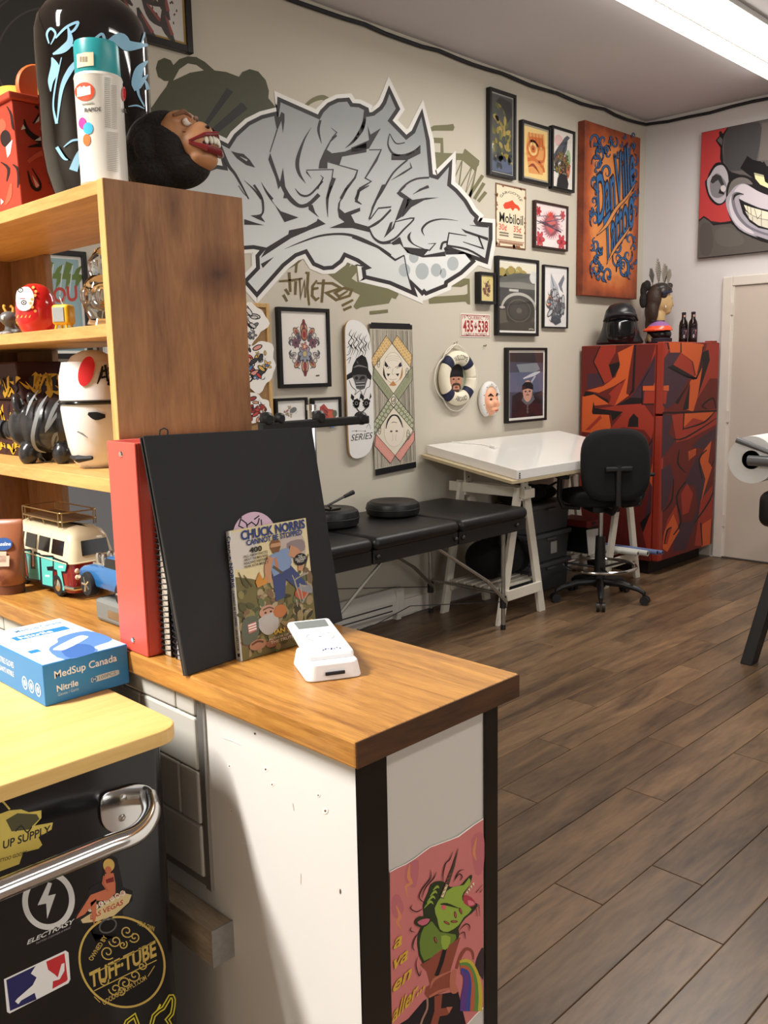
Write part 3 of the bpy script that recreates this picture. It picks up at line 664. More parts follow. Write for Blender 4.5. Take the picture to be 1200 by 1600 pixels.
# portrait photograph
t, A, h = picture('framed_picture', 793.5, 855.5, 543, 662, .035, .017, 'black frame with a photograph of a person in a dark knitted cap', 'picture', matw=.016)
sheet(A, h, (70, 74, 90)); A.poly([(0, 0), (100, 0), (100, h*.16), (0, h*.14)], (52, 50, 52)); A.poly([(20, h*.18), (80, h*.16), (90, h*.26), (70, h*.32), (30, h*.3)], (128, 134, 140)); A.poly([(0, h*.3), (100, h*.3), (100, h*.62), (0, h*.6)], (92, 98, 122)); A.line([(40, h*.4), (70, h*.34), (90, h*.3)], [2, 6, 2], (196, 198, 204), 3); A.line([(64, h*.46), (76, h*.36)], 4, (170, 172, 180))
A.poly([(8, h*.66), (30, h*.6), (44, h*.64), (44, h), (6, h)], (34, 34, 40)); A.poly([(70, h*.64), (96, h*.6), (100, h), (70, h)], (44, 46, 54)); A.poly([(14, h*.78), (38, h*.68), (72, h*.66), (92, h*.76), (96, h), (8, h)], (44, 26, 30)); A.line([(38, h*.7), (54, h*.77), (72, h*.69)], 10, (96, 98, 104), 3)
A.ell(53, h*.595, 14, 19, (196, 150, 132)); A.poly([(36, h*.58), (37, h*.5), (46, h*.455), (60, h*.455), (69, h*.5), (70, h*.58), (53, h*.555)], (28, 27, 31)); A.ell(47, h*.6, 3, 1.5, (60, 44, 40)); A.ell(59, h*.6, 3, 1.5, (60, 44, 40)); A.line([(48, h*.655), (58, h*.655)], 2, (130, 84, 78)); A.line([(53, h*.6), (52, h*.63), (54, h*.63)], 1.5, (160, 116, 100))
for k in range(3): A.line([(52, h*(.8+.05*k)), (54, h*(.84+.05*k))], 5, (90, 84, 86))
# mandala print
t, A, h = picture('framed_picture', 434.5, 515.5, 479, 607, .03, .02, 'black frame with an upright symmetrical flower ornament on white paper', 'picture', matcol=(230, 226, 220), matw=.012)
sheet(A, h, (234, 229, 222)); c = h*.5
def leaf(x, y, l, wd, a, c1, c2):
    for k, cc in ((1, (58, 50, 56)), (.82, c1), (.5, c2)): A.ell(x, y, l*k, wd*k, cc, a, 14)
for s_ in (-1, 1):
    leaf(50, c+s_*(h*.27), 14, 9, PI/2, (204, 158, 120), (150, 60, 70)); leaf(50, c+s_*(h*.37), 7, 4, PI/2, (150, 56, 62), (90, 40, 50))
    for sx in (-1, 1):
        leaf(50+sx*18, c+s_*h*.235, 10, 6, s_*sx*.8, (196, 150, 110), (158, 76, 76)); leaf(50+sx*13, c+s_*h*.16, 9, 5, s_*sx*1.1, (120, 100, 110), (70, 66, 76)); leaf(50+sx*28, c+s_*h*.11, 9, 5, s_*sx*.5, (206, 196, 190), (110, 106, 110))
        A.ring(50+sx*25, c+s_*h*.19, 4, 4, 1.2, (70, 64, 70), 0, 16); A.line([(50+sx*31, c+s_*h*.03), (50+sx*35, c+s_*h*.08), (50+sx*29, c+s_*h*.14)], [1, 5, 1], (92, 92, 96), 4); A.line([(50+sx*12, c+s_*h*.31), (50+sx*20, c+s_*h*.285)], [1, 2], (70, 64, 70))
for sx in (-1, 1): blossom(A, 50+sx*20, c-h*.075, 10, 7, (128, 84, 100), (66, 56, 70))
blossom(A, 50, c+h*.09, 16, 8, (150, 154, 170), (196, 176, 120)); blossom(A, 50, c-h*.02, 9, 5, (196, 120, 110), (226, 190, 150)); leaf(50, c-h*.2, 12, 8, PI/2, (178, 110, 80), (150, 44, 54)); A.line([(75, h*.92), (84, h*.915)], 2.5, (90, 86, 84))
# two small prints
t, A, h = picture('framed_picture', 431, 481.5, 623, 665, .03, .014, 'small black frame with a grey bird among pink flowers, beside the cork board', 'picture', matw=.008)
sheet(A, h, (236, 232, 226)); scribble(A, 50, h*.52, 26, h*.26, [(178, 110, 118), (206, 160, 150), (140, 140, 142), (216, 196, 160)], 26, 33); A.ell(58, h*.45, 14, 8, (120, 120, 122), -.3)
t, A, h = picture('framed_picture', 489, 534, 622, 663, .03, .014, 'small black frame with a red winged fish on white, beside the skateboard', 'picture', matw=.006)
sheet(A, h, (236, 234, 230)); A.poly([(22, 18), (40, 8), (58, 26), (80, 28), (92, 50), (80, 66), (58, 70), (40, 52), (20, 40)], (178, 74, 66)); A.poly([(52, 34), (72, 32), (84, 50), (66, 62)], (206, 96, 70)); A.line([(30, 20), (56, 38)], [2, 5], (110, 44, 52)); A.line([(26, 32), (54, 46)], [2, 5], (110, 44, 52)); A.line([(56, 72), (76, 84), (92, 66)], [3, 8, 3], (84, 124, 186), 3); A.ell(86, 42, 10, 12, (96, 104, 90)); A.poly([(0, h*.55), (8, h*.5), (14, h*.8), (0, h)], (190, 168, 80))
# gilt edged picture high above the shelf
M_GILT = mat('black_gilt_frame', (30, 27, 24), .35)
t, A, h = picture('framed_picture', 120, 296, -92, 34, .035, .03, 'black frame with a gilt inner edge and fish print, high above the tall bottle', 'picture', M_GILT, matcol=(168, 138, 72), matw=.012)
sheet(A, h, (212, 208, 202)); rnd = random.Random(14)
for x, y, a in ((35, h*.35, .9), (62, h*.3, .5), (68, h*.62, .7), (40, h*.66, 1.1), (25, h*.85, .5), (84, h*.78, 1.2), (60, h*.86, .9), (82, h*.35, 1.4)):
    c_, s_ = math.cos(a), math.sin(a)
    A.line([(x-16*c_, y-16*s_), (x-4*s_, y+4*c_), (x+16*c_, y+16*s_)], [3, 11, 2], (70, 66, 64), 4); A.line([(x-10*c_, y-10*s_), (x+8*c_, y+8*s_)], [2, 4], (150, 84, 78), 2)
for i in range(40): A.ell(rnd.uniform(6, 94), rnd.uniform(6, h-6), 1.6, .9, (96, 72, 68), rnd.uniform(0, 3), 7)
# comic poster seen through the shelf
t, A, h = picture('framed_picture', 20, 136, 384, 561, .035, .022, 'black frame with a pale blue and green comic poster reading YOU, seen through the shelf', 'picture', matw=.012)
sheet(A, h, (150, 178, 184))
for k in range(6): A.poly([(10+k*17, 4+(k % 2)*12), (22+k*17, 8), (14+k*17, 24), (24+k*17, 26), (4+k*17, 52), (8+k*17, 34), (0+k*17, 34)], (104, 126, 62)); A.line([(4+k*17, 10), (k*17-6, 60)], 2, (206, 216, 216))
A.text('YOU', (30, h*.5), (94, h*.44), (0, -24), (190, 70, 62), .03)
A.ell(50, h*.72, 30, 26, (226, 210, 160)); A.poly([(0, h*.88), (100, h*.84), (100, h), (0, h)], (120, 150, 160))
t, A, h = picture('framed_picture', 146, 200, 404, 560, .025, .016, 'thin brown wooden frame with a pale drawing, seen through the shelf', 'picture', mat('brown_frame', (92, 72, 58), .5), matw=.01)
sheet(A, h, (206, 204, 200)); scribble(A, 50, h*.5, 30, h*.3, [(150, 150, 150), (180, 120, 110)], 26, 60)
flush()
# ---------------- cork board with cut-out drawings
yf = YW-.02; a = P(300, 430, 'y', yf); b = P(421, 474, 'y', yf); zb = P(421, 700, 'y', yf).z
cb = thing('cork_board', ((a.x+b.x)/2, YW, zb), 'cork board in a pale wood frame pinned with cut-out tattoo drawings', 'board')
M_PINE = wood('pine_frame', (178, 140, 88), (206, 168, 110), 'z', 6)
x0, x1, z0, z1 = a.x, b.x, zb, b.z; bd = .022
box('cork', (x0+bd, YW-.012, z0+bd), (x1-bd, YW-.001, z1-bd), mat('cork', (150, 116, 76), .9, var=.3, vscale=180), cb, True)
for p, q in (((x0, z0), (x0+bd, z1)), ((x1-bd, z0), (x1, z1)), ((x0+bd, z0), (x1-bd, z0+bd)), ((x0+bd, z1-bd), (x1-bd, z1))): box('frame_rail', (p[0], yf, p[1]), (q[0], YW-.001, q[1]), M_PINE, cb, True, bv=.002)
def cutout(cx, cy, rx, ry, pal, seed, lab):
    # wavy-edged paper cut-out pinned on the board, drawn in photograph pixels
    yp = YW-.0215; rnd = random.Random(seed); ph = [rnd.uniform(0, 6) for _ in range(3)]; pts = []
    for k in range(40):
        t_ = 2*PI*k/40; w_ = 1+.1*math.sin(3*t_+ph[0])+.08*math.sin(5*t_+ph[1])+.05*math.sin(9*t_+ph[2]); pts.append((cx+rx*w_*math.cos(t_), cy+ry*w_*math.sin(t_)))
    o = thing('paper_cutout', P(cx, cy, 'y', yp), lab, 'drawing', 'drawings pinned to the cork board')
    f = on_plane('y', yp)
    prism('paper', pts, 0, .0006, lambda a_, b_, d: f((a_, b_), d), K(232, 228, 222), o, True)
    A = Art(f, 2.5e-5, 8e-4); scribble(A, cx, cy, rx*.66, ry*.72, pal, 34, seed); A.build('print', o)
cutout(383, 505, 32, 34, [(214, 210, 206), (110, 110, 112), (200, 196, 190)], 41, 'white cut-out drawing of a bearded face in grey ink, topmost on the cork board')
cutout(399, 570, 32, 38, [(196, 70, 60), (60, 60, 64), (84, 120, 170), (214, 150, 140), (206, 170, 96)], 42, 'large colourful cut-out tattoo drawing in red, black and blue on the cork board')
cutout(396, 640, 28, 24, [(184, 74, 66), (206, 150, 120), (150, 60, 56)], 43, 'red cut-out drawing with a speech bubble at the foot of the cork board')
# ---------------- skateboard deck
yb = YW-.03
ol = [(58, 165), (66, 110), (88, 74), (130, 61), (190, 74), (245, 118), (285, 190), (302, 280), (312, 420), (322, 700), (334, 1080), (330, 1200), (305, 1300), (255, 1362), (190, 1390), (145, 1390), (112, 1362), (98, 1300), (86, 1100), (72, 700), (60, 330)]
pp = [(v.x, v.y) for v in catmull([(530+x/6.154, 490+y/6.154, 0) for x, y in ol], 5, True)]
sk = thing('skateboard_deck', P(563, 716, 'y', yb), 'white skateboard deck printed with a hatted skull and roses, hung on the wall', 'skateboard')
W3 = [P(x, y, 'y', yb) for x, y in pp]
zs = [v.z for v in W3]; zlo, zhi = min(zs), max(zs)
def kick(v):
    e = 0
    return e
n = len(W3); cz = [v for v in W3]
fr = [Vector((v.x, v.y-kick(v)*.4, v.z)) for v in W3]; bk = [Vector((v.x, v.y+.011-kick(v)*.4, v.z)) for v in W3]
tri = tessellate_polygon([[Vector((v.x, v.z, 0)) for v in W3]])
mesh('deck', fr+bk, [tuple(f) for f in tri]+[tuple(n+i for i in reversed(f)) for f in tri]+[(i, (i+1) % n, n+(i+1) % n, n+i) for i in range(n)], [mat('deck_white', (226, 224, 222), .3, 0, .5), K(190, 150, 96)], sk, True, mi=[0]*len(tri)+[1]*(len(tri)+n))
M_BOLT = mat('dark_bolt', (60, 60, 62), .4, .8)
for bx, by in ((150, 330), (235, 330), (165, 1130), (250, 1130)):
    c = P(530+bx/6.154, 490+by/6.154, 'y', yb-.001); lathe('bolt', [(.0, 0), (.004, 0), (.004, .031), (0, .031)], M_BOLT, sk, c, 10, True, 'y')
A = Art(on_plane('y', yb), 2.5e-5, 6e-4).z(530, 490, 6.154); Q = (30, 29, 30)
for k in range(9):
    x = 95+k*24; y = 150+k*9+(k % 2)*20
    A.line([(x+25, y), (x, y+50), (x+22, y+80), (x-6, y+130), (x+14, y+165), (x-10, y+230)] if k < 7 else [(x+10, y+40), (x-10, y+90), (x+5, y+130)], [2, 7, 6, 8, 6, 2] if k < 7 else [2, 7, 2], Q, 4)
A.line([(75, 330), (120, 300), (100, 380), (70, 400)], 5, Q, 4); A.line([(70, 450), (110, 420), (90, 480)], 5, Q, 4)
A.poly([(130, 500), (165, 430), (215, 395), (255, 420), (275, 480), (280, 540), (312, 600), (305, 640), (250, 610), (180, 600), (110, 620), (72, 640), (72, 590), (120, 560)], Q); A.line([(135, 520), (190, 500), (270, 520)], [6, 16, 6], (120, 118, 118), 4); A.line([(165, 450), (180, 480)], [4, 14], (96, 95, 95))
A.poly([(125, 600), (180, 585), (255, 590), (275, 625), (262, 660), (245, 720), (205, 735), (165, 720), (148, 660)], (92, 91, 92)); A.ell(165, 620, 16, 16, Q); A.ell(228, 615, 20, 16, Q); A.poly([(190, 640), (205, 605), (218, 640)], Q)
for k in range(4): A.line([(160, 665+k*14), (245, 660+k*14)], 5, (30, 29, 30) if k % 2 else (196, 194, 192))
A.line([(95, 640), (120, 700), (160, 740), (150, 780), (200, 740), (230, 790), (260, 720), (290, 700), (300, 640)], 5, Q, 4)
for sx, cx in ((-1, 165), (1, 260)):
    for k in range(9): a_ = k*.7; A.ell(cx+22*math.cos(a_)*(.4+.08*k), 870+30*math.sin(a_)*(.4+.1*k), 22, 16, Q, a_, 9)
    A.ring(cx, 862, 12, 16, 3, (190, 188, 186)); A.ring(cx, 880, 26, 34, 3, (170, 168, 166), 0, 20, .4, 3.4); A.poly([(cx-50, 770), (cx-20, 800), (cx-30, 840), (cx-55, 810)], Q); A.poly([(cx+40, 760), (cx+50, 800), (cx+28, 830)], Q); A.line([(cx, 910), (205, 960)], 10, Q)
A.ell(205, 985, 60, 45, Q); A.text('SERIES', (112, 1225), (318, 1200), (4, -62), Q, -.005, .2); A.line([(120, 1130), (160, 1125), (240, 1130)], 3, (120, 118, 118)); A.line([(260, 1100), (285, 1060), (300, 1110)], 3, (90, 90, 90), 3)
A.build('print', sk)
# ---------------- hanging cloth
yc = YW-.012
def TW(x, y): return (530+x/6.154, 490+y/6.154)
tw = thing('hanging_cloth', P(*TW(540, 1540), 'y', yc), 'long cream cloth printed with crossing bands and two faces, hung beside the skateboard', 'cloth')
TLq, TRq, BLq, BRq = (288, 84), (698, 98), (345, 1560), (738, 1480)
def tq(u, v): return ((TLq[0]*(1-u)+TRq[0]*u)*(1-v)+(BLq[0]*(1-u)+BRq[0]*u)*v, (TLq[1]*(1-u)+TRq[1]*u)*(1-v)+(BLq[1]*(1-u)+BRq[1]*u)*v)
def wave(p): return 0.0
vs = []; fs = []; nu, nv = 10, 24
for s_ in (0, 1):
    for j in range(nv+1):
        for i in range(nu+1):
            p = P(*TW(*tq(i/nu, j/nv)), 'y', yc); p.y += -wave(p)+s_*.002; vs.append(p)
for s_ in (0, 1):
    o_ = s_*(nu+1)*(nv+1)
    for j in range(nv):
        for i in range(nu):
            q = (o_+j*(nu+1)+i, o_+j*(nu+1)+i+1, o_+(j+1)*(nu+1)+i+1, o_+(j+1)*(nu+1)+i); fs.append(q if s_ else q[::-1])
M_CLOTH = mat('cream_cloth', (216, 206, 186), .9, sheen=.2, bump=.1, bscale=400)
mesh('cloth', vs, fs, M_CLOTH, tw, True, True)
def cloth_to(p, hh):
    v = P(p[0], p[1], 'y', yc); v.y += -wave(v)-hh-.0004; return v
A = Art(cloth_to, 2.5e-5, 6e-4).z(530, 490, 6.154); Q = (34, 33, 34); rnd = random.Random(9)
for k in range(62):
    u = (k+.5)/62+rnd.uniform(-.004, .004); seg = [tq(u, .045+.91*j/12) for j in range(13)]
    A.line(seg, rnd.choice([1.5, 2, 2.6, 3.4]), rnd.choice([(92, 90, 86), (122, 119, 112)]))
def diamond(cx, cy, rx, ry, col): A.poly([(cx, cy-ry), (cx+rx, cy), (cx, cy+ry), (cx-rx, cy)], col)
CR_ = (222, 213, 194)
A.poly([(500, 285), (682, 520), (520, 775), (335, 520)], CR_); A.poly([(520, 900), (705, 1120), (535, 1365), (355, 1160)], CR_)
bands = [((450, 212), (505, 285), (330, 515), (305, 440)), ((555, 210), (508, 285), (682, 515), (698, 400)), ((335, 515), (318, 620), (475, 830), (520, 770)), ((700, 510), (700, 640), (570, 830), (520, 770)),
         ((470, 830), (520, 905), (335, 1165), (330, 1050)), ((570, 828), (522, 905), (708, 1118), (712, 1010)), ((350, 1160), (340, 1270), (490, 1440), (535, 1365)), ((720, 1130), (720, 1220), (585, 1420), (535, 1365))]
cols = [(212, 184, 132)]*2+[(150, 154, 126)]*2+[(134, 138, 108)]*2+[(214, 150, 138)]*2
for p, cc in zip(bands, cols): A.poly(p, cc)
for i, p in enumerate(bands):
    nj = 3 if i < 2 else 2 if i in (4, 5) else 1; nk = 9 if i < 2 else 7
    for k in range(nk):
        for j in range(nj):
            u = (k+.5)/nk; v_ = (j+.5)/nj
            c_ = [(p[0][d]*(1-v_)+p[1][d]*v_)*(1-u)+(p[3][d]*(1-v_)+p[2][d]*v_)*u for d in (0, 1)]
            if i < 2: A.poly([(c_[0], c_[1]-10), (c_[0]+10, c_[1]), (c_[0], c_[1]+10), (c_[0]-10, c_[1])], (196, 150, 92))
            elif i < 4: A.ring(c_[0], c_[1], 10, 18, 3, (118, 124, 98), 0, 4)
            elif i < 6: A.ring(c_[0], c_[1], 9, 11, 6, (212, 212, 192), 0, 10)
            else: A.ring(c_[0], c_[1], 16, 14, 3, (228, 172, 160), 0, 6)
for p in bands: A.line(p, 4, Q, 0, True)
diamond(520, 835, 48, 66, CR_); A.ring(520, 835, 48, 66, 4, Q, 0, 4); A.ring(520, 835, 22, 36, 7, Q); A.text('d', (508, 855), (532, 850), (0, -34), Q, .02)
SKN = (226, 216, 200)
A.ell(515, 520, 92, 150, SKN); A.ring(515, 520, 90, 148, 2.5, (130, 118, 104)); A.poly([(455, 480), (440, 455), (432, 500), (455, 515), (470, 505)], (40, 36, 44)); A.poly([(575, 480), (590, 465), (602, 505), (580, 515), (562, 505)], (40, 36, 44)); A.line([(425, 520), (430, 590), (455, 640)], [4, 18, 4], (40, 36, 36), 3); A.line([(603, 520), (598, 590), (580, 640)], [4, 18, 4], (176, 124, 70), 3)
for x in (470, 555): A.line([(x-22, 520), (x, 508), (x+20, 522)], 4, (60, 50, 46), 3); A.ell(x, 524, 6, 4, Q)
A.poly([(455, 575), (490, 580), (465, 605)], Q); A.poly([(575, 575), (540, 580), (562, 605)], Q); A.line([(515, 530), (505, 580), (525, 582)], 2.5, (120, 104, 90), 3); A.line([(480, 628), (515, 636), (552, 626)], 3, (140, 100, 80), 3); A.poly([(478, 690), (515, 645), (550, 690), (515, 696)], (190, 134, 80))
for k in range(3): A.line([(450+k*6, 420+k*20), (515, 405+k*20), (580-k*6, 420+k*20)], 2, (150, 138, 122), 3)
A.ell(525, 1130, 95, 150, SKN); A.ring(525, 1130, 95, 150, 2, (170, 156, 140)); A.line([(446, 1108), (462, 1040), (495, 988), (525, 976), (560, 988), (590, 1040), (608, 1096)], [6, 14, 16, 14, 16, 14, 6], Q, 4); A.line([(500, 1050), (525, 1042), (552, 1050)], 5, Q, 3); A.ell(498, 1132, 12, 9, (90, 78, 72)); A.ell(550, 1130, 12, 9, (90, 78, 72)); A.line([(508, 1160), (512, 1210), (500, 1225)], 2, (170, 140, 126), 3); A.line([(545, 1160), (542, 1210), (552, 1225)], 2, (170, 140, 126), 3)
for x, y in ((375, 470), (650, 570), (385, 1115), (660, 1165)): A.ring(x, y, 13, 48, 4, (90, 84, 74), 0, 12); A.line([(x-8, y-20), (x+8, y-10)], 4, (90, 84, 74)); A.line([(x-8, y+12), (x+8, y+20)], 4, (90, 84, 74))
for v0, v1 in ((0, .04), (.958, 1.0)):
    n_ = 10
    for i in range(n_): A.poly([tq(i/n_, v0), tq((i+1)/n_, v0), tq((i+1)/n_, v1), tq(i/n_, v1)], (26, 25, 27))
A.build('print', tw)
for x, y in ((296, 92), (690, 104)):
    c = P(*TW(x, y), 'y', YW-.03); ellipsoid('pin', c, (.006, .006, .006), K(224, 224, 220), tw, True, seg=12)
# ================================================================== MORE ON THE WALLS
# ---------------- life ring
yr = YW-.032; c = P(715, 591, 'y', yr); mp_ = mpp(c)
Ro, Ri = .171, .088; Rm, rt = (Ro+Ri)/2, (Ro-Ri)/2
lr = thing('life_ring', (c.x, YW, c.z-Ro), 'small cream life ring with navy bands and white rope, a face photo inside', 'life ring')
M_RING = mat('cream_canvas', (228, 220, 198), .7, bump=.05, bscale=300); M_NAVY = mat('navy_canvas', (28, 32, 62), .7)
def torus_part(name, a0, a1, R, r, m, parent, sq=.75, seg=16, na=24):
    bm = bmesh.new(); rings = []
    for i in range(na+1):
        a = a0+(a1-a0)*i/na
        rings.append([bm.verts.new((c.x+(R+r*math.cos(t))*math.cos(a), c.y+r*sq*math.sin(t), c.z+(R+r*math.cos(t))*math.sin(a))) for t in [2*PI*k/seg for k in range(seg)]])
    for p, q in zip(rings, rings[1:]):
        for k in range(seg): bm.faces.new((p[k], p[(k+1) % seg], q[(k+1) % seg], q[k]))
    bm.faces.new(rings[0]); bm.faces.new(rings[-1][::-1])
    return bmobj(name, bm, m, parent, True, True)
torus_part('ring', 0, 2*PI, Rm, rt, M_RING, lr, na=60)
for a in (45, 135, 225, 315): torus_part('band', math.radians(a-11), math.radians(a+11), Rm, rt*1.03, M_NAVY, lr, na=6)
M_ROPE = mat('white_rope', (222, 216, 202), .8)
pts = []
for i in range(97):
    a = 2*PI*i/96+PI/4; d = abs(math.sin(2*(a-PI/4))); pts.append((c.x+(Ro+.004+.03*d)*math.cos(a), c.y+.012, c.z+(Ro+.004+.03*d)*math.sin(a)))
tube('rope', pts, .0042, M_ROPE, lr, True, 6)
hk = P(713, 536, 'y', YW-.02)
tube('hanging_cord', [(c.x-.1, c.y+.01, c.z+.15), hk, (c.x+.1, c.y+.01, c.z+.15)], .004, M_ROPE, lr, True, 6)
tube('hook', [(hk.x, YW-.002, hk.z), (hk.x, YW-.024, hk.z), (hk.x, YW-.026, hk.z+.01)], .003, mat('brass', (150, 120, 70), .35, 1), lr, True, 6)
lathe('photo_disc', [(0, 0), (Ri+.01, 0), (Ri+.01, .004), (0, .004)], K(150, 160, 140), lr, (c.x, YW-.02, c.z), 32, True, 'y')
A = Art(lambda p, hh: Vector((c.x+p[0]*Ri/50, YW-.0202-hh, c.z-p[1]*Ri/50)), 2.5e-5)
A.ell(0, 8, 34, 44, (186, 136, 112)); A.ell(-30, 8, 8, 12, (168, 116, 96)); A.poly([(-38, -4), (-36, -34), (-18, -50), (16, -50), (36, -34), (40, -4), (20, -12), (-18, -12)], (30, 29, 31)); A.poly([(-40, -2), (-20, -14), (24, -14), (44, 0), (20, -5), (-16, -5)], (20, 19, 21))
A.ell(-14, 3, 6, 3, (50, 40, 36)); A.ell(14, 3, 6, 3, (50, 40, 36)); A.poly([(-4, 2), (4, 2), (8, 18), (-8, 18)], (170, 116, 94)); A.line([(-22, 40), (-18, 24), (0, 21), (18, 24), (22, 40)], [6, 8, 9, 8, 6], (66, 50, 42), 3); A.ell(0, 32, 9, 4, (130, 66, 60)); A.poly([(-18, 40), (18, 40), (12, 52), (-12, 52)], (74, 58, 50))
A.build('photo', lr)
def ringpt(s0, s1, inv):
    def f(p, hh):
        a = s0+(s1-s0)*p[0]; R = Rm+(p[1]-.5)*rt*(.75)*(1 if not inv else -1); k = (R-Rm)/rt
        return Vector((c.x+R*math.cos(a), c.y-.75*rt*math.sqrt(max(0, 1-k*k))-.0012-hh, c.z+R*math.sin(a)))
    return f
A = Art(ringpt(PI/2+.5, PI/2-.5, False)); A.raw(*glyphs('WELCOME', .0), (70, 66, 62)); A.build('lettering', lr)
A = Art(ringpt(-PI/2-.42, -PI/2+.42, True)); A.raw(*glyphs('ABOARD', .0), (70, 66, 62)); A.build('lettering', lr)
# ---------------- licence plate
yf = YW-.004; a = P(719.5, 489.5, 'y', yf); b = P(766, 527, 'y', yf); b.z = P(719.5, 526.5, 'y', yf).z
pl = thing('licence_plate', ((a.x+b.x)/2, YW, b.z), 'white licence plate with red figures 435-538 hung above the life ring', 'licence plate')
box('plate', (a.x, yf, b.z), (b.x, YW-.0005, a.z), mat('white_enamel', (224, 216, 204), .4, var=.06, vscale=30), pl, True, bv=.003)
h = 100*(a.z-b.z)/(b.x-a.x); A = Art(on_quad((a.x, yf, a.z), (b.x, yf, a.z), (a.x, yf, b.z), 100, h), 4e-5, 2e-4); R_ = (158, 44, 44)
A.line([(3, 3), (97, 3), (97, h-3), (3, h-3)], 1.6, R_, 0, True); A.text('435', (8, h*.76), (42, h*.76), (0, -h*.47), R_, .03); A.text('538', (58, h*.76), (92, h*.76), (0, -h*.47), R_, .03)
A.text('19  QUÉBEC  73', (6, h*.23), (94, h*.23), (0, -h*.13), R_, .01); A.text('LA BELLE PROVINCE', (12, h*.94), (88, h*.94), (0, -h*.12), R_, .012)
A.line([(50, h*.36), (50, h*.7)], 2.5, R_); A.line([(45, h*.55), (55, h*.55)], 2, R_); A.line([(45, h*.45), (47, h*.6), (50, h*.52), (53, h*.6), (55, h*.45)], 1.8, R_)
A.build('print', pl)
for fx, fz in ((.22, .9), (.78, .9), (.22, .08), (.78, .08)): lathe('screw', [(0, 0), (.005, 0), (.004, -.002), (0, -.0025)], M_BOLT, pl, (a.x+(b.x-a.x)*fx, yf, b.z+(a.z-b.z)*fz), 10, True, 'y')
# ---------------- comic mask
c = P(764, 627, 'y', YW-.02); s_ = mpp(c)
mk = thing('face_mask', (c.x, YW, c.z-.1), 'small winking face mask with a white dotted head scarf', 'mask')
def face_fn(rx, ry, rz, u, v):
    return Vector((rx*math.sin(u)*math.cos(v), -ry*math.cos(u)**1.0, rz*math.sin(u)*math.sin(v)))
M_SCARF = mat('white_scarf', (222, 220, 216), .4); M_SKIN = mat('mask_skin', (232, 170, 136), .4)
organic('face', [((c.x, YW-.022, c.z), (.072, .05, .098)), ((c.x, YW-.07, c.z-.01), (.02, .02, .018)), ((c.x-.035, YW-.055, c.z-.02), (.026, .022, .024)), ((c.x+.035, YW-.055, c.z-.02), (.026, .022, .024)), ((c.x, YW-.06, c.z-.055), (.03, .018, .02)), ((c.x+.012, YW-.068, c.z-.05), (.016, .014, .012))], M_SKIN, .005, mk, True, 4)
bm = bmesh.new()
for i in range(33):
    pass
pts = [Vector((c.x+.082*math.cos(t_), YW-.022, c.z+.01+.1*math.sin(t_))) for t_ in [PI*1.42-(PI*1.84)*k/30 for k in range(31)]]
add_tube(bm, pts, [.012]+[.022]*29+[.012], 10)
bmesh.ops.scale(bm, vec=(1, 1, 1), verts=bm.verts)
sc = bmobj('scarf', bm, M_SCARF, mk, True, True)
for k in range(9):
    a_ = PI*1.3-(PI*1.6)*k/8; ellipsoid('dot', (c.x+.083*math.cos(a_), YW-.042, c.z+.01+.101*math.sin(a_)), (.0045, .003, .0045), K(60, 70, 110), mk, True, seg=8)
for sx in (-1, 1):
    tube('eyebrow', [(c.x+sx*.052, YW-.046, c.z+.03), (c.x+sx*.034, YW-.062, c.z+.046), (c.x+sx*.012, YW-.066, c.z+.034)], [.003, .008, .004], K(40, 30, 30), mk, True, 8)
ellipsoid('eye', (c.x-.03, YW-.062, c.z+.014), (.013, .006, .009), K(30, 26, 26), mk, True, seg=14)
tube('eye', [(c.x+.018, YW-.066, c.z+.01), (c.x+.03, YW-.066, c.z+.015), (c.x+.044, YW-.058, c.z+.01)], .0028, K(40, 30, 30), mk, True, 6)
tube('mouth', [(c.x-.012, YW-.078, c.z-.058), (c.x+.01, YW-.083, c.z-.06), (c.x+.03, YW-.072, c.z-.052)], [.002, .005, .002], K(170, 70, 60), mk, True, 6)
# nail in the wall
nl = P(757.5, 540, 'y', YW-.01)
tag(tube('wall_hook', [(nl.x, YW-.001, nl.z), (nl.x, YW-.018, nl.z-.004), (nl.x, YW-.022, nl.z+.006)], .0035, mat('dull_steel', (120, 116, 108), .4, .8), seg=8), 'small bare metal hook in the wall beside the life ring', 'hook')
